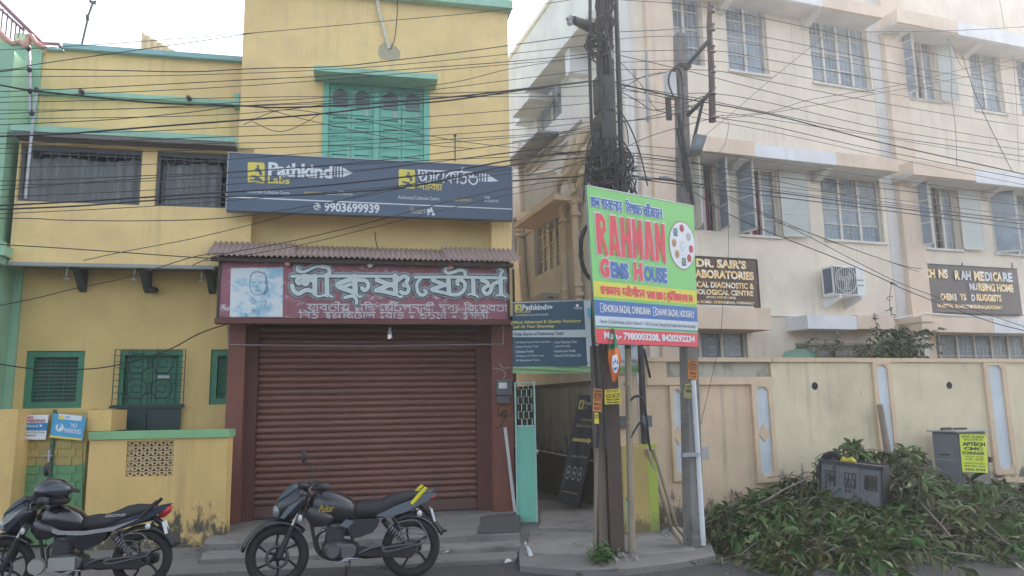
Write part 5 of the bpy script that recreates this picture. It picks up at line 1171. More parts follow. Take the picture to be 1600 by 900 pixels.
# thin posts beside it
tag(solo('thin_post', MB().tube([pz(929, 862, .05), pz(933, 640, .05)], .022, 8), wood, PW, pz(929, 862, .05)), 'thinnest grey post standing left of the steel pole', 'post')
tag(solo('white_pipe', MB().tube([pz(938, 812, -.25), pz(935, 700, -.25)], .018, 8), pvc, PW, pz(938, 812, -.25)), 'short pale blue pipe between the thin posts by the alley', 'pipe')
bt = Thing('tall_thin_pole', 'tall thin pole right of the steel pole, bamboo coloured below the green banner', 'pole', PW, pz(987, 868, .02))
bt.part('lower_pole', MB().tube([pz(988, 868, .02), pz(984, 700, .02), pz(981, 545, .02)], [.042, .04, .038], 10), bamboo)
bt.part('upper_pole', MB().tube([pz(981, 545, .02), pz(973, 300, .02), pz(962, -20, .02)], [.038, .035, .034], 10), dkmetal)
for y in (780, 660, 600): q = pz(986 - (868 - y) * .022, y, .02); bt.part('node', MB().cyl((q[0], q[1], q[2] - .012), (q[0], q[1], q[2] + .012), .046, n=10), bamboo)
# cable coil
T = Thing('cable_coil', 'coil of black cable hanging behind the left edge of the green banner', 'cable coil', PW, pz(938, 450, .0))
c_ = pz(938, 395, .05); mb = MB()
for k in range(9): mb.tube([(c_[0] + (.27 + rr.uniform(-.02, .02)) * math.cos(a_ * .25), c_[1] + k * .008, c_[2] + (.40 + rr.uniform(-.02, .02)) * math.sin(a_ * .25)) for a_ in range(25)], .011, 5, closed=True)
T.part('coil', mb, cablem, kind='stuff')
# posters on the poles
post_or = mat('orange_poster_paper', (.62, .24, .07), .8, bump=.05); post_ye = mat('yellow_poster_paper', (.70, .58, .05), .8, bump=.05)
def poster(label, px, fr, d, m, lines, cat='poster'):
    T2 = Thing('poster', label, cat, fr, fr.pt(px[0][0], px[0][1], d)); T2.part('paper', MB().prism([fr.at(x, y, d) for x, y in px], d - .003, d), m)
    for (body, a, b, c, e, bo, inv) in lines:
        bl, br, tr, tl = [Vector(p) for p in px]; f = lambda s_, t_: tuple(bl * (1 - s_) * (1 - t_) + br * s_ * (1 - t_) + tr * s_ * t_ + tl * (1 - s_) * t_)
        qd = [f(a, b), f(c, b), f(c, e), f(a, e)]
        if inv: poly_px(T2, [[f(a - .03, b - .03), f(c + .03, b - .03), f(c + .03, e + .03), f(a - .03, e + .03)]], d + .002, signblack, 'block')
        if body.startswith('*'): bengali(T2, body[1:], qd, d + .003, m if inv else signblack, .16)
        else: txq(T2, body, qd, d + (.005 if inv else .003), m if inv else signblack, bo)
    return T2
poster('orange advertising poster on the left post of the steel pole', [(926, 642), (940, 644), (941, 608), (928, 607)], PW, .16, post_or, [('*b.A.l.k', .1, .82, .9, .93, 0, 0), ('CALL', .1, .62, .9, .76, .04, 1), ('*h.s.t.A', .1, .45, .9, .54, 0, 0), ('98310', .1, .26, .9, .38, .04, 0), ('45671', .1, .08, .9, .2, .04, 0)])
poster('yellow water tank poster on the steel pole under the flag', [(945, 632), (971, 631), (969, 607), (945, 609)], PW, .17, post_ye, [('*s.A.f.A'.replace('f', 'p'), .1, .78, .9, .92, 0, 0), ('WATER TANK', .12, .48, .9, .66, .05, 1), ('98743 21056', .1, .24, .9, .38, .04, 0), ('70034 48811', .1, .06, .9, .18, .04, 0)])
poster('small torn yellow paper strip low on the post', [(929, 662), (936, 662), (935, 645), (929, 645)], PW, .15, post_ye, [('SALE', .1, .5, .9, .8, .04, 1)])
# concrete pole with the bracket rack
P2 = ground(1089, 852, .07); PC = Fr(P2, 17)
q2 = lambda x, y, d=0.0: PC.pt(x, y, d)
T = Thing('concrete_pole', 'square concrete pole with an insulator rack held out to its right', 'utility pole', PC, q2(1089, 853))
z0, z1 = -.05, q2(1062, 54)[2]; w0 = (PC.at(1103, 830)[0] - PC.at(1077, 830)[0]) / 2; w1 = (PC.at(1077, 120)[0] - PC.at(1056, 120)[0]) / 2
c0, c1 = PC.at(1083, 830)[0], PC.at(1061, 60)[0]; w0 *= .8; w1 *= .62; c1 += .01
mb = MB(); mb.add([(c0 - w0, -.11, z0), (c0 + w0, -.11, z0), (c0 + w0, .11, z0), (c0 - w0, .11, z0), (c1 - w1, -.07, z1), (c1 + w1, -.07, z1), (c1 + w1, .07, z1), (c1 - w1, .07, z1)], [(0, 3, 2, 1), (4, 5, 6, 7), (0, 1, 5, 4), (1, 2, 6, 5), (2, 3, 7, 6), (3, 0, 4, 7)])
T.part('shaft', mb, conc_w, bevel=.012)
rk = MB().box(PC.at(1108, 100, .3)[0] - .03, PC.at(1108, 100, .3)[0] + .03, .28, .34, q2(1112, 185, .3)[2], q2(1108, 6, .3)[2])
T.part('rack', MB().tube([q2(1113, 190, .3), q2(1112, 120, .3), (q2(1108, 40, .3)[0], .3, q2(1108, 40, .3)[2]), q2(1109, 4, .3)], [.05, .045, .04, .03], 6), rusty)
for y in (16, 44, 78, 110, 143, 180):
    q = q2(1112 - (180 - y) * .012, y, .34)
    T.part('insulator', MB().tube([(q[0], .30, q[2] - .05), (q[0] + .0, .36, q[2] - .05), (q[0], .36, q[2] + .05), (q[0], .30, q[2] + .05)], .01, 5).cyl((q[0] + .01, .36, q[2] - .04), (q[0] + .01, .36, q[2] - .012), .042, .022, 10).cyl((q[0] + .01, .36, q[2] - .012), (q[0] + .01, .36, q[2] + .012), .024, .024, 10).cyl((q[0] + .01, .36, q[2] + .012), (q[0] + .01, .36, q[2] + .04), .022, .042, 10), mat('brown_grey_porcelain', (.13, .10, .10), .4))
T.part('brace', MB().tube([q2(1068, 108, .05), q2(1106, 65, .3)], .03, 5), dkmetal); T.part('brace', MB().tube([q2(1072, 182, .05), q2(1110, 145, .3)], .03, 5), dkmetal)
T.part('brace', MB().tube([q2(1078, 245, .05), q2(1098, 160, .3)], .022, 5), dkmetal)
T.part('clamp', MB().box(c1 - w1 - .02, c1 + w1 + .02, -.115, .115, q2(1066, 110)[2], q2(1066, 104)[2]), dkmetal)
zc = q2(1090, 708)[2]; T.part('clamp', MB().box(PC.at(1063, 708, .1)[0], PC.at(1090, 708, .1)[0] + .03, .11, .15, zc - .03, zc + .02), steel)
T.part('fuse_box', px_mb(PC, [(1042, 112, 1057, 152, .05, -.05, .07)]), white, bevel=.02)
T.part('fuse_box', px_mb(PC, [(1043, 153, 1050, 186, .05, 0, .04)]), dkmetal)
T.part('down_cable', MB().tube(spline([q2(x, y, .12) for x, y in [(1052, 150), (1045, 130), (1048, 112), (1060, 108), (1066, 130), (1068, 200), (1066, 250), (1075, 300)]]), .012, 5), cablem)
T.part('down_cable', MB().tube([q2(x, y, .13) for x, y in [(1060, 180), (1070, 230), (1078, 280), (1083, 320)]], .03, 6), cablem)
T.part('down_cable', MB().tube([q2(x, y, .15) for x, y in [(1058, 200), (1063, 230), (1072, 262), (1080, 300)]], .02, 6), cablem)
fl = MB().box(PC.at(1075, 235, .25)[0], PC.at(1098, 235, .25)[0], .2, .34, q2(1088, 246, .25)[2], q2(1088, 234, .25)[2])
T2 = Thing('street_light', 'grey floodlight head clamped to the arm of the concrete pole', 'street light', PC, q2(1090, 245, .3))
T2.part('housing', MB().add([(lambda a: (a[0], -a[1], a[2]))(q2(*p)) for p in [(1074, 246, .2), (1095, 243, .2), (1104, 213, .3), (1086, 210, .3), (1077, 234, .45), (1098, 232, .45), (1105, 212, .5), (1088, 209, .5)]], [(0, 1, 2, 3), (7, 6, 5, 4), (0, 4, 5, 1), (1, 5, 6, 2), (2, 6, 7, 3), (3, 7, 4, 0)]), mat('blue_grey_housing', (.16, .19, .21), .5))
T2.part('lens', MB().add([(lambda a: (a[0], -a[1], a[2]))(q2(*p)) for p in [(1084, 228, .48), (1095, 227, .48), (1100, 215, .51), (1091, 214, .51)]], [(0, 1, 2, 3)]), glass)
poster('orange advertising poster on the concrete pole below the green banner', [(1075, 592), (1090, 593), (1089, 563), (1075, 562)], PC, .14, post_or, [('*b.i.j', .1, .82, .9, .93, 0, 0), ('COLL', .1, .64, .9, .78, .05, 1), ('*p.R.A.n', .1, .44, .9, .56, 0, 0), ('9830', .15, .24, .85, .36, .03, 0), ('1122', .15, .08, .85, .18, .03, 0)])
poster('worn grey yellow label wrapped on the concrete pole', [(1068, 622), (1088, 624), (1086, 598), (1070, 600)], PC, .125, mat('worn_label_paper', (.32, .28, .12), .9, stain=.9, stain_col=(.12, .11, .09), stain_scale=12), [('*m.A.l', .1, .7, .9, .85, 0, 0), ('XEROX', .1, .4, .9, .6, .02, 0)])
tag(solo('conduit_pipe', MB().tube([q2(1099, 852, .12), q2(1091, 720, .12), q2(1083, 594, .12)], .032, 8), pvc, PC, q2(1099, 852, .12)), 'pale plastic conduit strapped to the right side of the concrete pole', 'pipe')
tag(solo('junction_box', px_mb(PC, [(1092, 697, 1105, 719, -.3, -.38, -.26)]), MATS['grey_metal_box'], PC, q2(1098, 719, -.3)), 'small grey metal box behind the concrete pole at waist height', 'box')
for i, (xa, xb, lab) in enumerate(((1011, 1049, 'left'), (1021, 1057, 'right'))):
    qa, qb = W.pt(xa, 701, .32), ground(xb, 823, .09); qb = W.loc(qb)
    T2 = Thing('leaning_conduit', f'{lab} one of two tan conduits leaning against the lime painted block', 'pipe', W, qb)
    T2.part('pipe', MB().tube([qa, qb], .028, 8), mat('tan_conduit', (.42, .36, .26), .6))
    qc = W.loc(ground(xb + 18 + i * 4, 848 - i * 3, .09)); T2.part('pipe', MB().tube([W.loc(ground(xb + 3, 826, .10)), (qc[0], qc[1], .1)], .028, 8), MATS['tan_conduit'])
tag(solo('spacer_rod', MB().tube([pz(1012, 190, 0), pz(1010, 82, 0)], .018, 6), mat('pale_blue_rod', (.35, .42, .46), .5), PW, pz(1012, 190, 0)), 'pale vertical spacer rod hanging between the wires left of the concrete pole', 'spacer rod')
# flag
T = Thing('party_flag', 'drooping orange and green flag with a pale flower mark tied to the steel pole', 'flag', PW, pz(960, 597, .3))
def fcloth(px, m, name): 
    mb = MB(); n_ = len(px) // 2; L_, R_ = px[:n_], px[n_:]
    for (a, b) in zip(L_, R_):
        for k in range(9): t = k / 8; x = a[0] + (b[0] - a[0]) * t; y = a[1] + (b[1] - a[1]) * t; q = pz(x, y, .56 + .03 * math.sin(t * 9 + y * .05)); mb.v.append((q[0], -q[1], q[2]))
    for j in range(n_ - 1):
        for k in range(8): i = j * 9 + k; mb.f.append((i, i + 1, i + 10, i + 9)); mb.sm.append(True)
    return T.part(name, mb, m)
fcloth([(956, 513), (952, 528), (951, 547), (959, 513), (964, 528), (966, 545)], mat('flag_green_cloth', (.03, .22, .11), .8), 'green_cloth')
fcloth([(951, 545), (950, 560), (954, 580), (957, 596), (966, 543), (971, 560), (968, 580), (961, 597)], orange, 'orange_cloth')
poly_px(T, [[(957, 556), (964, 553), (966, 562), (967, 572), (963, 584), (958, 580), (956, 568)]], .60, signwhite, 'emblem_ground')
poly_px(T, [[(960, 566), (961.5, 560), (963, 566)], [(957.5, 564), (960, 567), (959, 571)], [(965.5, 562), (963.5, 567), (965.5, 570)], [(958, 575), (965, 573), (963, 578), (960, 579)]], .604, signblue, 'emblem')
T.part('tie', MB().tube([pz(957, 517, .56), pz(956, 545, .02)], .006, 5), black)

# ================================================================== GREEN JEWELLER'S BANNER
_a = ray(916, 290); _a = CAM + _a * (7.95 / _a.y)
RB = Fr((_a.x, _a.y), 31)
T = Thing('gems_banner', 'green jeweller banner with large red and blue words strung between the poles', 'banner', RB, RB.pt(1010, 541, 0))
Q = [(932, 536.5), (1091, 542), (1083.5, 322), (917, 290)]
QV = [Vector((*p, 0)) for p in Q]
def bp(a, b):                                      # banner space -> px (bilinear)
    v = QV[0] * (1 - a) * (1 - b) + QV[1] * a * (1 - b) + QV[2] * a * b + QV[3] * (1 - a) * b; return (v.x, v.y)
c4b = [RB.pt(x, y, 0) for x, y in Q]
def bq(poly, d, m, name='mark'):
    mb = MB().add([(x, 0, z) for x, z in poly], [tuple(range(len(poly)))]); return T.part(name, quadmap(mb, [(u, d, z) for u, _, z in c4b]), m)
bp_mb = MB(); V = [Vector(q) for q in c4b]
bp_mb.add([(v.x, -(v.y - k * .008), v.z) for k in (0, 1) for v in V], [(0, 1, 2, 3), (7, 6, 5, 4), (0, 4, 5, 1), (1, 5, 6, 2), (2, 6, 7, 3), (3, 7, 4, 0)])
T.part('cloth', bp_mb, signgreen)
T.part('frame', MB().tube([(v.x, -.025, v.z) for v in V], .012, 5, closed=True), steel)
T.part('hem', MB().tube([(V[3].x, .0, V[3].z), (V[2].x, .0, V[2].z)], .008, 4), signwhite)
rect_ = lambda a, b, c, e: [(a, b), (c, b), (c, e), (a, e)]
bq(rect_(0, 0, 1, .093), .003, signred); bq(rect_(0, .112, 1, .172), .003, mat('pale_blue_print', (.55, .64, .70), .5, bump=0)); bq(rect_(0, .172, 1, .272), .003, signblue)
bq(rect_(0, .29, 1, .39), .003, mat('yellow_green_print', (.66, .62, .08), .5, bump=0)); bq(rect_(0, .103, 1, .108), .0035, signblue)
gw = .0052
def bt_(body, x0, y0, x1, y1, m, bold=0.0, d=.006, **k):      # px of the text box, left edge x0 between y0..y1
    return None
def gtx(body, a, b, c, e, m, bold=0.0, d=.005, outline=None, **k):
    if outline: T.part('letter_outline', quadmap(txt(body, 0, 1, 0, 1, 0, bold + .03, **k), [(u, d, z) for u, z in [RB.at(*bp(*p)) for p in ((a - .006, b - .006), (c + .006, b - .006), (c + .006, e + .006), (a - .006, e + .006))]]), outline)
    return T.part('lettering', quadmap(txt(body, 0, 1, 0, 1, 0, bold, **k), [(u, d + .003, z) for u, z in [RB.at(*bp(*p)) for p in ((a, b), (c, b), (c, e), (a, e))]]), m)
def gbn(word, a, b, c, e, m, d=.006, pen=.16): return bengali(T, word, [bp(a, b), bp(c, b), bp(c, e), bp(a, e)], d, m, pen)
# tall condensed capitals drawn as polygons in a unit box, cut like the photo's letters
CAPS = {'R': [[(0, 0), (0, 1), (.55, 1), (.85, .85), (.88, .6), (.6, .48), (1, .0), (.72, -.04), (.42, .42), (.42, .0)], [(.4, .62), (.55, .64), (.58, .8), (.4, .82)]],
        'A': [[(0, 0), (.22, 1), (.72, 1), (1, 0), (.62, 0), (.58, .18), (.42, .18), (.36, 0)], [(.43, .28), (.55, .28), (.49, .62)]],
        'H': [[(0, 0), (.04, 1), (.4, 1), (.4, .58), (.6, .58), (.62, 1), (.98, 1), (1, 0), (.62, 0), (.6, .4), (.42, .4), (.4, 0)], []],
        'M': [[(0, 0), (.05, 1), (.35, 1), (.5, .5), (.66, 1), (.96, 1), (1, 0), (.7, 0), (.7, .6), (.54, .1), (.46, .1), (.3, .6), (.3, 0)], []],
        'N': [[(0, 0), (.0, 1), (.38, 1), (.68, .42), (.68, 1), (1, 1), (1, -.05), (.7, 0), (.34, .58), (.34, 0)], []]}
def caps(word, a, b, c, e, gap=.008):
    n_ = len(word); w_ = (c - a) / n_
    for i, ch in enumerate(word):
        x0 = a + i * w_ + gap / 2; x1 = x0 + w_ - gap; o_, h_ = CAPS[ch]
        f = lambda P_: [(x0 + p[0] * (x1 - x0), b + p[1] * (e - b)) for p in P_]
        P_ = f(o_); cx, cy = sum(p[0] for p in P_) / len(P_), sum(p[1] for p in P_) / len(P_)
        bq([(cx + (p[0] - cx) * 1.13, cy + (p[1] - cy) * 1.05) for p in P_], .004, signwhite, 'letter_outline'); bq(P_, .008, signred, 'lettering')
        if h_: bq(f(h_), .0095, signgreen, 'lettering')
caps('RAHMAN', .05, .565, .70, .83)
for body, a, c, m, e in (('G', .075, .165, signred, .55), ('EMS', .175, .35, signblue, .535), ('H', .40, .485, signred, .55), ('OUSE', .495, .72, signblue, .535)): gtx(body, a, .425, c, e, m, .06, outline=signwhite)
gbn('A.s.l. .g.h.r.t.n.e.r', .03, .87, .32, .93, signwhite, pen=.34, d=.004); gbn('A.s.l. .g.h.r.t.n.e.r', .03, .87, .32, .93, signblue, pen=.17)
gbn('i.b.S.s.t. .p.i.T.s.h.A.n', .36, .87, .70, .93, signwhite, pen=.34, d=.004); gbn('i.b.S.s.t. .p.i.T.s.h.A.n', .36, .87, .70, .93, signblue, pen=.17)
gbn('s.n.A.m.b.n.Y. .j.Y.i.t.S.I.e.d.r', .075, .318, .50, .365, signred, pen=.2); gbn('d.b.A.r.A. .h.s.t. .o. .k.u.T.i. .i.b.c.A.r. .k.r.A. .h.z', .52, .315, .96, .36, signred, pen=.2)
gtx('KHORUA BAZAR, CHINSURAH', .09, .195, .54, .252, signwhite, .03); gtx('CHAWK BAZAR, HOOGHLY', .59, .195, .97, .252, signwhite, .03)
for a in (.05, .545): 
    bq(rect_(a, .195, a + .032, .253), .005, signwhite); bq(rect_(a + .004, .2, a + .028, .248), .0065, signblue); bq([(a + .008, .225), (a + .014, .21), (a + .03, .25), (a + .014, .22)], .008, signwhite)
gtx('Barasat : 27, Lakshmi Street, 1st Floor, Kolkata-73  /  1030, Chinsurah Taldanga Road, Hooghly Station Road, Arambagh', .05, .125, .975, .155, signblack, .0)
gtx('Mob.- 7980003208, 8420292234', .075, .022, .965, .078, signwhite, .04)
_bq = bq
def bq(P_, *a, **k): return _bq([(.868 + (x - .81) * .88, .70 + (y - .66) * .9) for x, y in P_], *a, **k)
o_ = disc(.81, .66, .148, .185, 28); bq([(.81 + (x - .81) * 1.03, .66 + (y - .66) * 1.03) for x, y in o_], .004, mat('dark_red_print', (.3, .03, .05), .5, bump=0)); bq(o_, .0055, signwhite)
gem = {k: mat('gem_' + k, c, .4, bump=0, var=.3, scale=30) for k, c in {'red': (.55, .05, .08), 'tan': (.55, .30, .14), 'grey': (.4, .42, .44), 'teal': (.04, .2, .22), 'dark': (.1, .13, .16)}.items()}
for i, (a, b, k) in enumerate(((.81, .795, 'red'), (.885, .735, 'grey'), (.91, .64, 'red'), (.885, .565, 'red'), (.82, .53, 'dark'), (.745, .585, 'tan'), (.715, .67, 'tan'), (.735, .755, 'teal'))):
    P_ = disc(a, b, .027, .032, 12) if k not in ('teal', 'dark') else [(a - .022, b - .03), (a + .022, b - .03), (a + .025, b), (a + .02, b + .032), (a - .02, b + .032), (a - .025, b)]
    bq(P_, .007, gem[k], 'gem_picture'); bq([(a + (x - a) * .5, b + (y - b) * .5) for x, y in P_], .0085, signwhite if k == 'grey' else gem['dark'] if k in ('red', 'tan') else signwhite, 'gem_picture'); bq([(a + (x - a) * .4, b + (y - b) * .4) for x, y in P_], .0095, gem[k], 'gem_picture')
bq([(.785, .655), (.8, .685), (.825, .685), (.84, .655), (.812, .61)], .007, gem['grey'], 'gem_picture'); bq([(.79, .655), (.802, .68), (.823, .68), (.835, .655), (.812, .618)], .0085, signwhite, 'gem_picture')

bq = _bq
# ================================================================== OVERHEAD WIRES
wires = [  # (label, group, radius, offset, points in the photo)
 (.005, [(-60, 82), (0, 78), (130, 71), (400, 51), (600, 33), (780, 16), (915, -4)], 'highest thin wire over the left house, rising to the right'),
 (.007, [(-60, 114), (0, 112), (45, 108), (180, 110), (300, 112), (400, 107), (520, 104), (600, 96), (700, 84), (795, 71), (882, 59), (940, 51)], 'thin wire sagging across the upper yellow wall to the pole'),
 (.012, [(-60, 125), (0, 133), (48, 141), (150, 152), (250, 161), (372, 165), (440, 168), (560, 163), (700, 152), (790, 142), (920, 127), (955, 125)], 'thick sagging cable reaching the steel pole below its arm'),
 (.006, [(-60, 144), (0, 143), (57, 141), (150, 137), (400, 124), (500, 119), (650, 107), (800, 96), (950, 81)], 0), (.005, [(-60, 161), (0, 160), (200, 156), (400, 152), (490, 151), (700, 151), (800, 151), (920, 150)], 0),
 (.005, [(-60, 173), (0, 172), (200, 170), (400, 158), (510, 152), (700, 130), (800, 107), (920, 88)], 0), (.005, [(0, 178), (150, 171), (400, 165), (600, 158), (820, 145)], 0), (.006, [(-60, 197), (0, 195), (170, 187), (300, 175), (370, 166), (480, 160), (640, 148), (800, 142), (930, 133)], 0),
 (.012, [(-60, 216), (0, 213), (100, 209), (240, 198), (400, 186), (500, 178), (600, 166), (700, 157), (800, 143), (930, 126)], 'thickest cable sloping up across the teal window'),
 (.005, [(-60, 209), (0, 208), (200, 206), (400, 197), (512, 194), (800, 172), (960, 158)], 0), (.006, [(-60, 226), (0, 225), (200, 219), (400, 212), (560, 207), (680, 200), (800, 192), (925, 183)], 0), (.005, [(0, 232), (100, 228), (400, 223), (560, 219), (800, 203), (930, 190)], 0),
 (.006, [(-60, 285), (0, 283), (120, 279), (240, 274), (358, 269), (580, 252), (800, 224), (930, 205)], 0), (.006, [(-60, 300), (0, 297), (110, 287), (240, 278), (358, 270), (470, 262), (640, 252), (800, 245), (920, 240)], 0),
 (.012, [(-60, 323), (0, 321), (100, 316), (200, 310), (358, 300), (480, 292), (600, 280), (700, 268), (800, 250), (880, 240), (930, 234)], 'thick cable crossing the navy signboard just below its logo'),
 (.011, [(-60, 330), (0, 327), (120, 322), (240, 313), (358, 307), (500, 303), (650, 290), (800, 258), (930, 245)], 0), (.006, [(0, 341), (100, 344), (230, 345), (358, 340), (480, 322), (600, 300), (720, 275), (820, 262)], 0),
 (.007, [(-60, 378), (0, 382), (100, 388), (200, 395), (300, 402), (345, 404)], 'dark wire running down along the balcony wall to the awning'),
 (.005, [(130, 407), (200, 392), (300, 373), (400, 349), (480, 328), (560, 306), (660, 284), (780, 262)], 0), (.006, [(300, 415), (345, 398), (450, 378), (572, 349), (700, 315), (820, 290), (900, 280)], 0), (.005, [(320, 408), (460, 385), (620, 346), (760, 312), (900, 284)], 0),
 (.006, [(-60, 486), (0, 477), (60, 465), (120, 450), (200, 433), (300, 402), (350, 395)], 'wire slanting up across the yellow wall below the veranda'),
 (.006, [(0, 110), (60, 100), (300, 66), (400, 51)], 0),
 (.005, [(380, 195), (440, 172), (520, 180), (600, 195), (670, 212), (760, 226), (900, 240)], 0), (.005, [(395, 190), (430, 205), (460, 200), (500, 178)], 0), (.005, [(400, 165), (470, 185), (560, 205), (660, 225), (740, 232)], 0)]
wr2 = [
 (.006, [(-0 + 930, -6), (975, 0), (1050, 5), (1130, 16), (1200, 30), (1266, 44), (1355, 64), (1400, 74), (1517, 94), (1660, 118)], 'topmost wire from the steel pole over the nursing home windows'), (.006, [(1350, 50), (1480, 48), (1600, 42), (1660, 38)], 0),
 (.006, [(940, 51), (1030, 47), (1110, 43), (1200, 59), (1270, 73), (1400, 100), (1520, 122), (1660, 145)], 0), (.006, [(950, 81), (1110, 79), (1200, 93), (1400, 130), (1660, 174)], 0), (.006, [(955, 109), (1110, 110), (1200, 127), (1400, 165), (1660, 206)], 0),
 (.006, [(960, 140), (1040, 147), (1112, 146), (1200, 160), (1400, 205), (1660, 242)], 0), (.012, [(955, 127), (1050, 150), (1200, 178), (1300, 203), (1400, 228), (1600, 272), (1660, 285)], 'thick cable sloping down to the right across the nursing home'),
 (.007, [(960, 132), (1060, 148), (1200, 176), (1350, 207), (1500, 230), (1660, 252)], 0), (.007, [(960, 135), (1060, 158), (1115, 182), (1200, 196), (1300, 219), (1400, 240), (1660, 290)], 0), (.006, [(962, 85), (1050, 105), (1100, 117), (1200, 143), (1380, 185), (1660, 234)], 0),
 (.005, [(1110, 182), (1200, 175), (1270, 155), (1405, 133), (1520, 105), (1660, 84)], 0), (.005, [(1110, 185), (1200, 177), (1405, 140), (1520, 118), (1660, 92)], 0), (.004, [(1060, 245), (1140, 180), (1200, 128), (1287, 57)], 0),
 (.008, [(960, 240), (1060, 252), (1090, 256), (1200, 274), (1300, 286), (1400, 297), (1600, 321), (1660, 330)], 0), (.011, [(940, 270), (1000, 277), (1090, 287), (1200, 299), (1400, 325), (1600, 350), (1660, 358)], 'thick cable from the pole joint across the three pane window'), (.009, [(950, 274), (1090, 292), (1200, 306), (1300, 318), (1400, 331), (1600, 358), (1660, 366)], 0),
 (.006, [(960, 250), (1090, 265), (1200, 281), (1350, 310), (1500, 332), (1660, 350)], 0), (.006, [(1085, 285), (1150, 312), (1205, 338), (1280, 370), (1400, 412), (1440, 420)], 0), (.006, [(1090, 290), (1205, 341), (1280, 378), (1350, 415), (1420, 448), (1520, 483), (1600, 510), (1660, 525)], 0),
 (.008, [(1085, 300), (1140, 335), (1215, 368), (1300, 401), (1380, 436), (1420, 455), (1540, 500), (1660, 530)], 0), (.005, [(1205, 345), (1260, 362), (1330, 388), (1436, 425)], 0),
 (.013, [(800, 283), (860, 278), (900, 276), (945, 268), (1000, 276), (1060, 283), (1090, 287)], 'grey taped cable joint line stretching between the two poles'), (.007, [(800, 275), (850, 270), (930, 245)], 0), (.007, [(800, 222), (860, 212), (930, 195), (1000, 186), (1100, 160)], 0),
 (.007, [(800, 245), (860, 240), (940, 236), (1040, 245), (1120, 262)], 0), (.006, [(962, 90), (1000, 130), (1025, 170), (1062, 178)], 0), (.008, [(965, 140), (1000, 160), (1020, 172), (1060, 165), (1100, 150)], 0), (.007, [(962, 145), (1010, 118), (1060, 112)], 0),
 (.007, [(960, 190), (1020, 185), (1080, 172), (1112, 148)], 0), (.012, [(963, 165), (985, 200), (1000, 240), (1012, 290)], 'drooping black cable hanging from the pole towards the banner top'), (.010, [(962, 175), (978, 195), (982, 225)], 0), (.006, [(960, 240), (1010, 215), (1075, 195), (1130, 180)], 0),
 (.004, [(1137, 185), (1138, 200), (1133, 225), (1120, 250), (1135, 300), (1138, 400), (1130, 470), (1125, 530), (1105, 620), (1088, 690)], 'thin drop wire running down past the laboratory sign to the wall'), (.006, [(1048, 110), (1020, 118), (962, 128)], 0)]
for p_ in ([(-60, 154), (0, 152), (400, 133), (800, 100), (940, 88)], [(-60, 188), (0, 186), (372, 178), (600, 150), (930, 108)], [(-60, 241), (0, 240), (400, 232), (800, 212), (930, 200)], [(-60, 263), (0, 262), (250, 256), (500, 238), (800, 215), (930, 204)],
           [(-60, 310), (0, 308), (300, 293), (560, 268), (820, 235), (930, 222)], [(-60, 292), (0, 290), (300, 280), (580, 264), (930, 222)], [(-60, 336), (0, 334), (240, 322), (480, 303), (700, 283), (930, 255)], [(-60, 122), (0, 120), (300, 117), (600, 103), (930, 70)]): wires.append((.005, p_, 0))
for p_ in ([(950, 98), (1110, 95), (1200, 110), (1400, 148), (1660, 190)], [(960, 150), (1200, 186), (1400, 218), (1660, 262)], [(955, 160), (1200, 205), (1400, 248), (1660, 300)], [(960, 245), (1200, 265), (1400, 289), (1660, 325)], [(965, 255), (1200, 290), (1400, 312), (1660, 345)],
           [(950, 62), (1110, 60), (1400, 112), (1660, 160)], [(960, 262), (1090, 278), (1300, 309), (1660, 352)], [(960, 225), (1080, 235), (1200, 252), (1400, 281), (1660, 315)]): wr2.append((.005, p_, 0))
drops = [(.006, [(1480, 60), (1487, 100), (1487, 150), (1493, 200), (1495, 258)]), (.005, [(1483, 60), (1500, 100), (1512, 110)]), (.008, [(1504, 88), (1525, 150), (1560, 225), (1582, 268)]), (.004, [(1560, -10), (1570, 45)]), (.004, [(1583, 85), (1588, 160), (1592, 260)])]
ORD = ['topmost', 'second', 'third', 'fourth', 'fifth', 'sixth', 'seventh', 'eighth', 'ninth', 'tenth', 'eleventh', 'twelfth', 'thirteenth', 'fourteenth', 'fifteenth', 'sixteenth', 'seventeenth', 'eighteenth', 'nineteenth', 'twentieth', 'twenty first', 'twenty second', 'twenty third', 'twenty fourth', 'twenty fifth', 'twenty sixth', 'twenty seventh', 'twenty eighth', 'twenty ninth', 'thirtieth', 'thirty first', 'thirty second', 'thirty third', 'thirty fourth', 'thirty fifth', 'thirty sixth', 'thirty seventh', 'thirty eighth']
def yat(pts, x):
    for a, b in zip(pts, pts[1:]):
        if min(a[0], b[0]) <= x < max(a[0], b[0]): return a[1] + (b[1] - a[1]) * (x - a[0]) / (b[0] - a[0])
WL = {}
REST = {(-60, 378): 0, (-60, 486): 0, (0, 110): 'thin wire joining two others over the left house roof band', (395, 190): 'short looping wire just left of the teal window', (1350, 50): 'short level wire at the top over the upper right windows',
        (1060, 245): 'thin pale wire rising right from the street light', (1205, 345): 'thin wire running from the magenta curtained window down to the medicare sign', (800, 283): 0, (800, 275): 'short wire entering the pole tangle from the alley side', (800, 222): 'wire from the alley ledge rising past the pole',
        (800, 245): 'wire crossing behind the pole tangle at window height', (1048, 110): 'short wire from the pale fuse box to the steel pole'}
for lst, x, phrase in ((wires, 590, 'wire from the top at the middle of the navy signboard'), (wr2, 1300, 'wire from the top above the white air conditioner'), (wr2, 1020, 'wire from the top just right of the steel pole')):
    for k, (y, w_) in enumerate(sorted((yat(w_[1], x), i_) for i_, w_ in enumerate(lst) if yat(w_[1], x) is not None)):
        WL.setdefault((id(lst), w_), ('thin black ' + ORD[k] + ' ' + phrase))
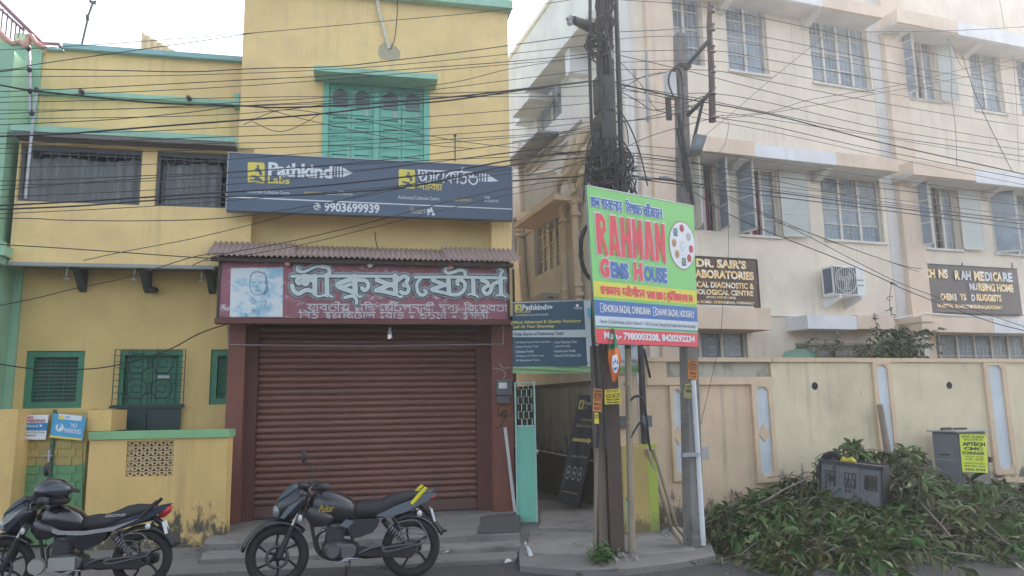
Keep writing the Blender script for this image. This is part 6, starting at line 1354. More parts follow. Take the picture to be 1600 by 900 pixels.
for i, (r_, pts, lab) in enumerate(wires + wr2):
    if not lab: lab = WL.get((id(wires), i) if i < len(wires) else (id(wr2), i - len(wires)), 0)
    if not lab: lab = REST.get((int(pts[0][0]), int(pts[0][1])), 0)
    d0 = ((i * 37) % 11 - 5) * .035
    key = list(pts)
    if pts[0][0] <= 0: (xa, ya), (xb, yb) = pts[0], pts[1]; pts = [(xa - 500, ya - (yb - ya) / (xb - xa) * 250 + 10)] + pts
    if pts[-1][0] >= 1600: (xa, ya), (xb, yb) = pts[-2], pts[-1]; pts = pts + [(xb + 500, yb + (yb - ya) / (xb - xa) * 450)]
    P_ = spline([pz(x, y, d0) for x, y in pts], 5); pts = key
    if not lab: lab = 'one of the thin black wires strung from the poles leftwards over the shop and house' if i < len(wires) else 'one of the thin black wires strung from the poles across the nursing home'; gname = 'wires left of the poles' if i < len(wires) else 'wires right of the poles'
    else: gname = 'wires left of the poles' if i < len(wires) else 'wires right of the poles'
    tag(solo('overhead_wire', MB().tube(P_, r_ * .78, 5), cablem, PW, pz(*pts[0], d0)), lab, 'wire', gname)
DL = ['loose wire hanging left of the open casement of the upper right window', 'short loose wire end under the upper right fascia', 'slanting loose wire crossing the wall between the two upper right windows', 'short loose wire hanging from the top edge at the far right', 'thin drop wire at the right edge beside the last upper window']
for i, (r_, pts) in enumerate(drops):
    tag(solo('drop_wire', MB().tube(spline([R.pt(x, y, .7) for x, y in pts], 4), r_, 5), cablem, R, R.pt(*pts[-1], .7)), DL[i], 'wire', 'loose drop wires')
jm = mat('grey_cable_joint', (.22, .24, .26), .6)
T = Thing('cable_joint', 'grey cluster of taped cable joints on the pole above the green banner', 'cable joint', PW, pz(950, 268, .1))
for k in range(16): x = 925 + rr.uniform(-12, 60); y = 268 + rr.uniform(-6, 5); a = pz(x, y, rr.uniform(0, .15)); b = pz(x + rr.uniform(8, 22), y + rr.uniform(-2, 4), rr.uniform(0, .15)); T.part('joint', MB().tube([a, tuple((Vector(a) + Vector(b)) / 2), b], [.012, .026, .012], 6), jm)
for k, x in enumerate((1008, 1040)): q = pz(x, 278, .05); T.part('joint', MB().tube([pz(x - 10, 277, .05), q, pz(x + 12, 280, .05)], [.012, .03, .012], 6), jm)
T = Thing('cable_sleeve', 'grey white pair of vertical sleeves with wires crossing at the far left house', 'cable sleeve', A, A.pt(46, 240, .3))
T.part('sleeve', MB().tube([A.pt(x, y, .3) for x, y in [(45, 72), (47, 140), (47, 175)]], .022, 6), steel); T.part('sleeve', MB().tube([A.pt(x, y, .3) for x, y in [(57, 140), (52, 185), (47, 235), (40, 310)]], .022, 6), steel)
for x, y in ((45, 76), (46, 109), (47, 142), (57, 140), (50, 177)): T.part('clamp', MB().ell(A.pt(x, y, .33), (.035, .03, .04), 8, 6), dkmetal)
b_ = A.pt(711, 252, .3); tag(solo('antenna_rod', MB().tube([b_, A.pt(711, 212, .3)], .01, 5).ell(A.pt(711, 212, .3), (.025, .025, .02), 8, 6), dkmetal, A, b_), 'short thin rod standing on top of the navy signboard', 'rod')
lw = [A.pt(x, y, .1) for x, y in [(-40, 562), (0, 569), (60, 577), (130, 577), (185, 570), (260, 548), (310, 522), (350, 508), (365, 506)]]
tag(solo('slack_wire', MB().tube(spline(lw, 5), .009, 5), cablem, A, lw[-1]), 'slack wire drooping across the green door to the shop pillar', 'wire')
lw = [A.pt(x, y, .1) for x, y in [(586, 363), (587, 375), (590, 388)]]; tag(solo('slack_wire', MB().tube(spline(lw, 4), .008, 5), cablem, A, lw[0]), 'short wire out of the vent above the corrugated awning', 'wire')
lw = [A.pt(x, y, .1) for x, y in [(622, -15), (620, 30), (616, 62), (610, 77)]]; tag(solo('slack_wire', MB().tube(spline(lw, 4), .008, 5), cablem, A, lw[-1]), 'wire loop beside the cream pipe above the teal window', 'wire')

# ================================================================== MOTORCYCLES
def bike(fr, label, d2, paint, accent, extra, ymul=1.0):
    """d2 maps bike 1's own plane to the target frame; all shapes are kept in the bike's own (u, d, z)"""
    T = Thing('motorcycle', label, 'motorcycle', fr, (0, 0, 0), 'motorcycles parked at the kerb')
    K = lambda x, y: B1.at(x, y, 0)
    P_ = lambda x, y, d=0.0: (K(x, y)[0], d, K(x, y)[1])
    rub = mat('tyre_rubber', (.022, .022, .023), .85, var=.3, bump=.3, bscale=80); alloy = mat('black_alloy', (.02, .021, .023), .35, .5); chrome = mat('worn_chrome', (.45, .46, .47), .25, .9, stain=.3)
    eng = mat('engine_grey', (.10, .105, .11), .45, .6, stain=.4); plast = mat('matt_black_plastic', (.022, .023, .026), .55); seatm = mat('black_seat_vinyl', (.018, .018, .020), .6, bump=.3, bscale=60)
    R_ = .305; fw, rw = -.665, .665
    for c, nm, wd in ((fw, 'front_wheel', .045), (rw, 'rear_wheel', .058)):
        z = R_
        o = T.part(nm, MB().ring((c, 0, z), R_ - .075, .018, 36, 8, sq=1.6).cyl((c, -.05, z), (c, .05, z), .045, n=16), alloy)
        T.part('tyre', MB().ring((c, 0, z), R_ - .05, .05, 40, 10, sq=1.0 + (wd - .045) * 12), rub, parent=o)
        for k in range(6 if nm == 'front_wheel' else 5):
            a = .5 + k * 2 * math.pi / (6 if nm == 'front_wheel' else 5); ca, sa = math.cos(a), math.sin(a)
            T.part('spoke', MB().tube([(c + ca * .03, .02, z + sa * .03), (c + math.cos(a + .12) * .13, .0, z + math.sin(a + .12) * .13), (c + ca * (R_ - .085), 0, z + sa * (R_ - .085))], [.016, .011, .014], 6), alloy, parent=o)
        T.part('brake_disc' if nm == 'front_wheel' else 'brake_drum', MB().ring((c, .06, z), .10, .016, 28, 4, sq=.2) if nm == 'front_wheel' else MB().cyl((c, -.06, z), (c, .03, z), .075, n=20), eng, parent=o)
    def arc(c, r0, a0, a1, wd, n=14, th=.006):
        mb = MB(); V = []
        for i in range(n + 1):
            a = rad(a0 + (a1 - a0) * i / n)
            for (q, dd) in ((r0 - .025, wd), (r0, wd * .8), (r0 + .012, 0), (r0, -wd * .8), (r0 - .025, -wd)): V.append((c + q * math.cos(a), -dd, R_ + q * math.sin(a)))
        mb.add(V, [(i * 5 + k, i * 5 + k + 1, i * 5 + k + 6, i * 5 + k + 5) for i in range(n) for k in range(4)], True); return mb
    o = T.part('front_mudguard', arc(fw, R_ + .035, 168, 42, .07), paint); so = o.modifiers.new('thickness', 'SOLIDIFY'); so.thickness = .006
    o = T.part('rear_mudguard', arc(rw, R_ + .04, 125, 20, .075), plast); so = o.modifiers.new('thickness', 'SOLIDIFY'); so.thickness = .006
    # fork, steering
    top, bot = P_(478, 770), (fw - .0, 0, R_)
    for s_ in (-1, 1):
        a = (top[0], s_ * .085, top[2]); b = (bot[0] + .02, s_ * .085, bot[2] + .0); m_ = tuple(a[i] + (b[i] - a[i]) * .5 for i in range(3))
        o = T.part('fork_leg', MB().tube([m_, b], [.024, .028], 10), plast); T.part('fork_tube', MB().tube([a, m_], .017, 10), chrome, parent=o)
    T.part('fork_clamp', MB().box(top[0] - .04, top[0] + .05, -.11, .11, top[2] - .03, top[2]).box(top[0] - .06, top[0] + .03, -.11, .11, top[2] - .2, top[2] - .17), plast)
    hb = P_(487, 762)
    o = T.part('handlebar', MB().tube(spline([(hb[0] + .08, -.34, hb[2] - .02), (hb[0] + .05, -.22, hb[2] + .03), (hb[0] - .02, -.1, hb[2]), (hb[0] - .03, 0, hb[2] - .01), (hb[0] - .02, .1, hb[2]), (hb[0] + .05, .22, hb[2] + .03), (hb[0] + .08, .34, hb[2] - .02)], 4), .012, 8), plast)
    for s_ in (-1, 1):
        T.part('grip', MB().cyl((hb[0] + .055, s_ * .23, hb[2] + .02), (hb[0] + .085, s_ * .36, hb[2] - .02), .02, n=10), rub, parent=o)
        T.part('lever', MB().tube([(hb[0] + .02, s_ * .19, hb[2] + .03), (hb[0] - .03, s_ * .24, hb[2] + .01), (hb[0] + .0, s_ * .34, hb[2] - .03)], .007, 5), chrome, parent=o)
        T.part('switchgear', MB().box(hb[0] + .01, hb[0] + .07, s_ * .2 - .02, s_ * .2 + .02, hb[2] - .01, hb[2] + .05), plast, parent=o)
    for s_, (mx, my) in ((-1, (474, 716)), (1, (504, 756))):
        q = P_(mx, my); dd = s_ * .34
        o = T.part('mirror', MB().ell((q[0], dd, q[2]), (.052 if s_ > 0 else .026, .05, .045 if s_ > 0 else .075), 14, 8), plast)
        T.part('mirror_stalk', MB().tube([(hb[0] + .02, s_ * .24, hb[2] + .03), (hb[0] + .01, dd - s_ * .03, (hb[2] + q[2]) / 2), (q[0], dd, q[2])], .007, 6), plast, parent=o)
        T.part('mirror_glass', MB().cyl((q[0] + .02, dd, q[2]), (q[0] + .027 + (.026 if s_ > 0 else 0), dd, q[2]), .036, n=14), glassd, parent=o)
    # headlamp fairing and screen
    u_, z_ = K(428, 795)
    def prof_loft(rows, n=18, p=2.3): return MB().loft([(K(x, (a + b) / 2)[0], 0, K(x, (a + b) / 2)[1], rd, abs(K(x, a)[1] - K(x, b)[1]) / 2) for x, a, b, rd in rows], n, p)
    T.part('headlamp_fairing', prof_loft([(429, 788, 806, .045), (436, 779, 811, .10), (446, 769, 812, .13), (456, 761, 812, .14), (466, 758, 807, .13), (476, 761, 795, .10), (481, 768, 785, .06)]), paint)
    T.part('headlamp', prof_loft([(426.5, 792, 806, .04), (430, 788, 809, .085), (437, 785, 811, .105)], 16), mat('headlamp_glass', (.25, .27, .28), .12, .3) if not extra.get('lamp') else mat('clear_headlamp', (.45, .47, .48), .15, .3))
    T.part('windscreen', prof_loft([(433, 779, 789, .06), (441, 769, 784, .10), (450, 760, 780, .118), (459, 754, 774, .11), (466, 754, 764, .08)], 14), mat('smoked_screen', (.05, .07, .085), .12))
    for s_ in (-1, 1): T.part('fairing_stripe', MB().prism([K(*p) for p in [(438, 806), (452, 788), (474, 776), (456, 795), (444, 808)]], s_ * .139 - .004, s_ * .139 + .004), extra['tail'])
    T.part('instrument_cluster', MB().loft([(u_ + .2, 0, z_ + .2, .06, .03), (u_ + .28, 0, z_ + .22, .09, .045), (u_ + .33, 0, z_ + .2, .07, .03)], 12), plast)
    for s_ in (-1, 1):
        q = P_(469, 806); T.part('front_indicator', MB().ell((q[0], s_ * .17, q[2]), (.022, .03, .035), 10, 6), mat('clear_lens', (.55, .56, .55), .2)); T.part('indicator_stalk', MB().cyl((q[0], s_ * .09, q[2]), (q[0], s_ * .16, q[2]), .009, n=6), plast)
    # tank, seat, tail
    t0 = K(487, 790); t1 = K(555, 792)
    tu = lambda x, y, rd, rz: (K(x, y)[0], 0, K(x, y)[1], rd, rz)
    T.part('tank', MB().loft([tu(482, 800, .05, .10), tu(490, 794, .105, .15), tu(502, 791, .14, .16), tu(517, 790, .155, .155), tu(532, 792, .15, .14), tu(546, 795, .125, .115), tu(556, 798, .09, .08)], 20, 2.6), paint)
    T.part('tank_cap', MB().cyl((K(515, 770)[0], 0, K(515, 770)[1] - .005), (K(515, 770)[0] + .004, 0, K(515, 770)[1] + .014), .045, n=18), chrome)
    for s_ in (-1, 1):
        q = K(492, 815); T.part('tank_shroud', MB().loft([(K(479, 800)[0], s_ * .12, K(479, 800)[1], .02, .05), (K(490, 804)[0], s_ * .15, K(490, 804)[1], .025, .10), (K(505, 808)[0], s_ * .145, K(505, 808)[1], .02, .075), (K(520, 808)[0], s_ * .13, K(520, 808)[1], .015, .03)], 12), paint)
    T.part('seat', MB().loft([tu(548, 797, .08, .05), tu(558, 797, .10, .075), tu(572, 796, .125, .085), tu(586, 795, .135, .080), tu(600, 790, .135, .082), tu(615, 783, .13, .085), tu(632, 777, .12, .068), tu(648, 774, .10, .045), tu(660, 772, .07, .025)], 18, 2.8), seatm)
    for s_ in (-1, 1):
        T.part('tail_panel', MB().prism([K(*p) for p in [(584, 804), (598, 796), (611, 790), (639, 780), (664, 770), (681, 767), (668, 779), (650, 789), (629, 799), (600, 806)]], s_ * .115 - .012, s_ * .115 + .012), extra['tail'], bevel=.006)
        T.part('side_panel', MB().prism([K(*p) for p in [(538, 812), (552, 809), (570, 808), (592, 808), (588, 820), (580, 829), (562, 836), (550, 838), (543, 828)]], s_ * .12 - .012, s_ * .12 + .012), plast if not extra.get('silver') else paint, bevel=.006)
        T.part('side_panel', MB().prism([K(*p) for p in [(530, 818), (540, 808), (552, 812), (542, 822)]], s_ * .137 - .006, s_ * .137 + .006), extra['tail'])
        T.part('grab_rail', MB().tube([P_(640, 785, s_ * .14), P_(650, 774, s_ * .14), P_(663, 760, s_ * .12)], [.02, .024, .018], 8), accent)
    if extra.get('silver'):
        T.part('stripe', MB().prism([K(*p) for p in [(490, 800), (530, 806), (560, 806), (600, 800), (640, 786), (600, 806), (555, 813), (520, 812)]], .152, .156), mat('silver_stripe', (.40, .41, .42), .3, .6))
        T.part('stripe', MB().prism([K(*p) for p in [(436, 790), (452, 778), (468, 770), (455, 784), (440, 797)]], .146, .15), MATS['silver_stripe'])
    T.part('tail_lamp', MB().loft([tu(668, 777, .06, .02), tu(674, 777, .065, .03), tu(680, 774, .04, .02)] if not extra.get('silver') else [tu(664, 783, .07, .035), tu(672, 781, .075, .05), tu(681, 774, .06, .04)], 10), mat('red_lens', (.45, .02, .02), .15))
    T.part('plate_bracket', MB().tube([P_(655, 786), P_(668, 798), P_(680, 817), P_(690, 829), P_(698, 829)], [.03, .035, .03, .03, .012], 8), plast)
    T.part('number_plate', MB().add([(lambda v: (v[0], -v[1], v[2]))((K(x, y)[0], dd, K(x, y)[1])) for x, y, dd in [(679, 812, -.07), (679, 812, .09), (673.5, 793, .09), (673.5, 793, -.07), (676, 813, -.07), (676, 813, .09), (670.5, 794, .09), (670.5, 794, -.07)]], [(0, 1, 2, 3), (7, 6, 5, 4), (0, 4, 5, 1), (1, 5, 6, 2), (2, 6, 7, 3), (3, 7, 4, 0)]), signwhite)
    for s_ in (-1, 1): T.part('rear_indicator', MB().ell((K(652, 799)[0], s_ * .16, K(652, 799)[1]), (.028, .03, .034), 10, 6), MATS.get('clear_lens')); T.part('indicator_stalk', MB().cyl((K(652, 799)[0], s_ * .04, K(652, 799)[1]), (K(652, 799)[0], s_ * .15, K(652, 799)[1]), .009, n=6), plast)
    # frame, engine
    T.part('frame', MB().tube(spline([P_(484, 800), P_(489, 832), P_(497, 862), P_(520, 874), P_(556, 868)], 4), .018, 8).tube([P_(484, 790), P_(545, 806), P_(600, 806), P_(655, 790)], .018, 8).tube([P_(556, 868), P_(548, 830), P_(545, 806)], .016, 8), plast)
    e = T.part('engine', MB().loft([tu(503, 858, .07, .05), tu(512, 857, .12, .085), tu(530, 856, .135, .09), tu(546, 857, .13, .085), tu(560, 858, .09, .06)], 16, 3.2), eng)
    T.part('crankcase_cover', MB().cyl(P_(519, 858, .12), P_(519, 858, .155), .068, .06, 20).cyl(P_(519, 858, .155), P_(519, 858, .162), .03, n=14), mat('engine_cover', (.15, .155, .16), .4, .6), parent=e)
    T.part('sprocket_cover', MB().prism([K(*p) for p in [(531, 848), (549, 846), (556, 852), (554, 864), (545, 870), (532, 868)]], .12, .145), MATS['engine_cover'], parent=e, bevel=.01)
    fins = MB()
    for k in range(9): y = 846 - k * 2.6; fins.box(K(507 + k * .5, y)[0], K(536 + k * .6, y)[0], -.085, .085, K(500, y)[1], K(500, y)[1] + .007)
    fins.box(K(511, 830)[0], K(533, 830)[0], -.065, .065, K(500, 848)[1], K(500, 822)[1])
    T.part('cylinder', fins, eng); T.part('cylinder_head', MB().loft([tu(510, 821, .06, .03), tu(516, 821, .075, .045), tu(532, 822, .075, .045), tu(538, 822, .05, .03)], 12), eng)
    T.part('carburettor', MB().cyl(P_(538, 832, 0), P_(556, 830, 0), .035, .045, 12), plast)
    T.part('exhaust_pipe', MB().tube(spline([P_(508, 828, -.05), P_(496, 840, -.08), P_(499, 862, -.1), P_(520, 876, -.13), P_(560, 873, -.15)], 5), .019, 8), chrome)
    T.part('silencer', MB().loft([(K(560, 871)[0], -.16, K(560, 871)[1], .03, .03), (K(572, 869)[0], -.165, K(572, 869)[1], .05, .055), (K(620, 864)[0], -.175, K(620, 864)[1], .055, .065), (K(655, 858)[0], -.18, K(655, 858)[1], .05, .06), (K(662, 857)[0], -.18, K(662, 857)[1], .035, .045)], 14), plast)
    T.part('swingarm', MB().tube([(K(556, 862)[0], .07, K(556, 862)[1]), (rw, .07, R_)], .022, 8).tube([(K(556, 862)[0], -.07, K(556, 862)[1]), (rw, -.07, R_)], .022, 8), plast)
    T.part('chain_case', MB().prism([K(*p) for p in [(556, 850), (600, 853), (637, 851), (650, 858), (640, 869), (600, 868), (556, 866)]], .085, .105), plast, bevel=.008)
    for s_ in (-1, 1):
        a, b = P_(600, 814, s_ * .125), (rw - .05, s_ * .125, R_ + .03); V0, V1 = Vector(a), Vector(b); ax = (V1 - V0); L_ = ax.length; ax.normalize(); sd_ = ax.cross(Vector((0, 1, 0))).normalized()
        o = T.part('shock_absorber', MB().tube([a, b], .013, 8).tube([a, tuple(V0 + ax * .1)], .03, 10), plast)
        sp = [tuple(V0 + ax * (.05 + (L_ - .12) * t / 70) + sd_ * (.033 * math.cos(t * .62)) + Vector((0, 1, 0)) * (.033 * math.sin(t * .62))) for t in range(71)]
        T.part('spring', MB().tube(sp, .0065, 5), mat('grey_spring', (.26, .27, .28), .4, .6), parent=o)
    # guard, pegs, stands
    gd = .25
    T.part('saree_guard', MB().tube(spline([P_(x, y, gd) for x, y in [(617, 811), (632, 808), (647, 809), (657, 822), (662, 832), (655, 842), (635, 847), (600, 855), (597, 849), (640, 843)]], 4), .008, 6).tube([P_(618, 818, gd), P_(656, 822, gd)], .005, 5).tube([P_(620, 827, gd), P_(660, 829, gd)], .005, 5).tube([P_(622, 836, gd), P_(659, 836, gd)], .005, 5).tube([P_(617, 811, gd), P_(632, 846, gd)], .007, 5).tube([P_(617, 811, gd), P_(612, 806, .1)], .007, 5).tube([P_(598, 853, gd), P_(590, 850, .1)], .007, 5), mat('guard_grey', (.13, .135, .14), .4, .5))
    T.part('footpeg', MB().cyl(P_(541, 874, .12), P_(541, 874, .27), .016, n=8).tube([P_(527, 875, .15), P_(541, 868, .14), P_(556, 869, .14)], .009, 6), chrome)
    T.part('footpeg', MB().tube([P_(560, 862, .1), P_(578, 852, .14), P_(596, 848, .16)], .012, 6).cyl(P_(596, 850, .13), P_(596, 850, .24), .015, n=8), MATS['guard_grey'])
    T.part('gear_lever', MB().tube([P_(522, 878, .17), P_(532, 872, .17), P_(545, 870, .15)], .007, 5), chrome)
    st = (K(545, 870)[0], K(545, 870)[1])
    T.part('centre_stand', MB().tube([(st[0], -.1, st[1]), (st[0] - .02, -.16, .01)], .014, 6).tube([(st[0], .1, st[1]), (st[0] - .02, .16, .01)], .014, 6).tube([(st[0] - .01, -.13, st[1] * .5), (st[0] - .01, .13, st[1] * .5)], .01, 6).box(st[0] - .05, st[0] + .02, .13, .19, 0, .02).box(st[0] - .05, st[0] + .02, -.19, -.13, 0, .02), plast)
    T.part('cables', MB().tube(spline([(hb[0], .2, hb[2] + .02), (hb[0] - .12, .12, hb[2] + .02), (hb[0] - .1, .05, hb[2] - .2), (hb[0] + .05, .08, hb[2] - .35)], 5), .006, 5).tube(spline([(hb[0], -.2, hb[2] + .02), (hb[0] - .14, -.1, hb[2] + .04), (hb[0] - .1, -.04, hb[2] - .2), (hb[0] + .02, -.05, hb[2] - .3)], 5), .006, 5), black)
    return T
gf, gr_ = ground(436, 919, 0), ground(638, 903, 0); ang = math.degrees(math.atan2(gr_.y - gf.y, gr_.x - gf.x)); mid = (gf + gr_) / 2
B1 = Fr((mid.x, mid.y), ang)
print('bike wheelbase', (gr_ - gf).length, 'z top seat', B1.at(607, 773))
gpaint = mat('satin_charcoal_paint', (.028, .032, .038), .32, .25, var=.05, fine=.02, coat=.4, bump=0)
T = bike(B1, 'matt black motorcycle with a yellow grab rail in front of the brown shutter', None, gpaint, mat('yellow_rail_paint', (.62, .55, .02), .45), {'tail': mat('blue_grey_panel', (.12, .15, .19), .4, .2)})
T.part('lettering', txt('Pulsar', B1.at(497, 800)[0], B1.at(521, 800)[0], B1.at(500, 797)[1], B1.at(500, 786)[1], .178, .0, shear=.5), mat('gold_script', (.55, .38, .05), .4))
g2a = ground(222, 920, 0)
B2 = Fr((g2a.x - .60, g2a.y - .17), 15)
T = bike(B2, 'black motorcycle with silver stripes and red tail lamp before the low wall', None, mat('gloss_black_paint', (.014, .016, .022), .16, .1, var=.05, fine=.02, coat=.8, bump=0), black, {'tail': mat('dark_blue_panel', (.03, .04, .07), .25, .2), 'silver': True, 'lamp': True})
T.o.scale = (.92, .95, .94)
T.part('engine_cover', MB().cyl((-.30, .16, .33), (-.30, .21, .33), .085, .075, 20).box(-.2, .05, .12, .17, .27, .40), mat('bare_aluminium', (.42, .42, .40), .4, .7))
T.part('lettering', txt('DISCOVER', .30, .50, .775, .80, .135, .0, shear=.6), signwhite)
hc = (-.20, .14, 1.00)
T = Thing('helmet', 'glossy black helmet resting on the handlebar of the left motorcycle', 'helmet', B2, hc)
T.part('shell', MB().ell(hc, (.165, .125, .125), 22, 14), MATS['gloss_black_paint']); T.part('visor', MB().ell((hc[0] + .05, hc[1] + .02, hc[2] + .015), (.145, .125, .075), 20, 10), glassd)
T.part('peak', MB().loft([(hc[0] + .10, hc[1], hc[2] + .03, .11, .02), (hc[0] + .2, hc[1], hc[2] + .0, .09, .012), (hc[0] + .235, hc[1], hc[2] - .02, .06, .006)], 12), black)
T.part('chin_guard', MB().ell((hc[0] + .05, hc[1], hc[2] - .09), (.12, .10, .05), 16, 8), black)

# ================================================================== HEAP OF CUT BRANCHES
H0 = [(-.1, .05, 2.0), (.2, .13, 2.4), (.6, .22, 2.6), (1.3, .30, 2.7), (1.9, .62, 2.75), (2.4, .88, 2.8), (3.1, .84, 2.75), (3.6, .60, 2.75), (4.2, .40, 2.65), (4.9, .28, 2.6), (5.8, .16, 2.5), (8, .1, 2.3), (10, .08, 2.2)]
def prof(u):
    for a, b in zip(H0, H0[1:]):
        if a[0] <= u <= b[0]: t = (u - a[0]) / (b[0] - a[0]); return a[1] + (b[1] - a[1]) * t, a[2] + (b[2] - a[2]) * t
    return ((0, H0[0][2]) if u < H0[0][0] else H0[-1][1:])
def hz(u, d):                                      # heap surface height: crest a metre off the wall, falling to the road
    u = u + .27 * d; h, w_ = prof(u); t = max(0, d - .9) / (w_ - .9); k = (1 - t) ** .9 if t < 1 else 0
    if d < .9: k = .68 + .32 * d / .9
    z = h * k * (1 + .12 * math.sin(u * 5.1 + d * 3) + .1 * math.sin(u * 2.3 - d * 6))
    if d > 1.0 and 1.45 < u < 2.75: z = min(z, .31 * max(0, 1 - (d - 1.2) / 1.9))
    return z
HW = Fr(W.P(W.at(1120, 850, .9)[0] + .05, 0, 0), 18.8)
mb = MB(); nu, nd = 90, 22
for i in range(nu + 1):
    for j in range(nd + 1):
        d = .03 + 3.0 * j / nd; u = -.15 + 10.1 * i / nu - .27 * d
        mb.v.append((u, -d, hz(u, d) * .82 - .05 + rr.uniform(-.02, .02)))
for i in range(nu):
    for j in range(nd): a = i * (nd + 1) + j; mb.f.append((a, a + 1, a + nd + 2, a + nd + 1)); mb.sm.append(False)
tag(solo('branch_litter', mb, mat('dark_twig_litter', (.035, .040, .024), .95, stain=.6, stain_col=(.06, .045, .03), stain_scale=9, bump=1, bscale=30), HW, (0, 0, 0), kind='stuff'), 'dark twiggy core of the heap of cut branches against the wall', 'litter')
def leafmat(name, c1, c2):
    m = bpy.data.materials.new(name); m.use_nodes = True; t = m.node_tree; N = t.nodes; bs = N['Principled BSDF']
    at = N.new('ShaderNodeVertexColor'); at.layer_name = 'shade'; r_ = N.new('ShaderNodeValToRGB'); lnk(t, at.outputs['Color'], r_.inputs[0]); lnk(t, r_.outputs[0], bs.inputs['Base Color'])
    e = r_.color_ramp.elements; e[0].color = (*c1, 1); e[1].color = (*c2, 1); q = e.new(.93); q.color = (.07, .17, .045, 1); q = e.new(.04); q.color = (.10, .085, .035, 1)
    bs.inputs['Roughness'].default_value = .5; bs.inputs['Specular IOR Level'].default_value = .3
    return m
leafm = leafmat('leaf_green', (.009, .036, .014), (.030, .105, .030))
class Leaves:
    def __init__(s, lim=None): s.v = []; s.f = []; s.c = []; s.lim = lim
    def leaf(s, p, dr_, up, L_, w_, droop, shade):
        dr_ = dr_.normalized(); sd_ = dr_.cross(up)
        if sd_.length < 1e-3: sd_ = dr_.orthogonal()
        sd_.normalize(); nn = sd_.cross(dr_).normalized(); o = len(s.v); prof_ = ((0, .12), (.28, .85), (.6, 1.0), (.85, .55), (1, .0)); q = p.copy(); last = 0; dd = dr_.copy()
        for t, k in prof_:
            q = q + dd * L_ * (t - last); dd = (dd + Vector((0, 0, -droop)) * (t - last) * 2).normalized(); last = t
            fold = nn * (w_ * k * .22)
            s.v += [q + sd_ * w_ * k * .5 + fold, q, q - sd_ * w_ * k * .5 + fold]
        for i in range(4):
            a = o + i * 3; s.f += [(a, a + 1, a + 4, a + 3), (a + 1, a + 2, a + 5, a + 4)]
        s.c += [shade] * 8
    def cluster(s, p, axis, n, L_, shade, w_=.045, spread=1.0, droop=.6):
        if s.lim and s.lim(p): return
        axis = axis.normalized(); a = axis.orthogonal().normalized(); b = axis.cross(a)
        for k in range(n):
            ph = k * 2.4 + rr.uniform(-.4, .4); out = a * math.cos(ph) + b * math.sin(ph); d_ = axis * rr.uniform(.1, .9) + out * spread
            s.leaf(p + axis * rr.uniform(-.03, .03), d_, axis, L_ * rr.uniform(.65, 1.2), w_ * rr.uniform(.8, 1.25), droop * rr.uniform(.4, 1.4), min(1, max(0, shade + rr.uniform(-.2, .2))))
    def mesh(s, name, m):
        me = bpy.data.meshes.new(name); me.from_pydata(s.v, [], s.f); me.materials.append(m)
        ca = me.color_attributes.new('shade', 'FLOAT_COLOR', 'CORNER'); k = 0
        vals = []
        for i, p in enumerate(me.polygons): vals += [s.c[i], s.c[i], s.c[i], 1.0] * p.loop_total
        ca.data.foreach_set('color', vals); me.polygons.foreach_set('use_smooth', [True] * len(me.polygons)); me.update(); return me
LV = Leaves(lambda p: p.x < .02 - .30 * (-p.y))
def hp(u, d, lift=0.0): return Vector((u, -d, hz(u, d) + lift))
tw = MB()
for k in range(330):                              # whole cut branches: a stem with leaf whorls along its outer part
    u = rr.uniform(-.3, 3.4) if rr.random() < .5 else rr.uniform(0, 9.4); wv = prof(u)[1]; d = .35 + (wv - .5) * rr.random() ** .85; u -= .27 * d
    a_ = rr.uniform(0, 6.28); L_ = rr.uniform(.4, 1.1); du, dd = math.cos(a_) * L_, abs(math.sin(a_)) * L_ * rr.choice((1, 1, -.6)); bend = rr.uniform(-.25, .25); pts = []
    for j in range(6):
        t = j / 5; uu = u + du * t + bend * t * t; d_ = max(.12, d + dd * t); z = hz(uu, d_) + (.12 * math.sin(math.pi * t) + rr.uniform(-.02, .03)) * (1 if d > 1.2 else 1.5); pts.append((uu, d_, max(.03, z)))
    if min(p[0] + .30 * p[1] for p in pts) < 0: continue
    P_ = spline(pts, 3); n_ = len(P_); r0 = rr.uniform(.006, .014); tw.tube(P_, [r0 * (1 - .6 * i / n_) for i in range(n_)], 5)
    base_sh = rr.choice((.15, .3, .4, .5, .65, .85)); lw_ = rr.uniform(.045, .065); lL = rr.uniform(.19, .27)
    for i in range(int(n_ * .3), n_ - 1, 2):
        p = Vector((P_[i][0], -P_[i][1], P_[i][2])); q = Vector((P_[i + 1][0], -P_[i + 1][1], P_[i + 1][2])) - p
        LV.cluster(p, q + Vector((0, -.02, .0)), rr.randint(3, 6), lL, base_sh, lw_, .75, 1.2)
for k in range(260):                              # bare twigs poking out
    u = rr.uniform(-.3, 9); wv = prof(u)[1]; d = .4 + (wv - .5) * rr.random(); u -= .27 * d; z = hz(u, d); a_ = rr.uniform(0, 6.28); l_ = rr.uniform(.3, .9)
    tw.tube(spline([(u, d, z - .05), (u + math.cos(a_) * l_ * .5, d + math.sin(a_) * l_ * .3, z + rr.uniform(.03, .12)), (u + math.cos(a_) * l_, d + math.sin(a_) * l_ * .6, z + rr.uniform(-.02, .18))], 3), rr.uniform(.004, .011), 4)
tag(solo('twigs', tw, bark, HW, (0, 0, 0), kind='stuff'), 'thin tangled twigs and stems through the heap of cut branches', 'twigs')
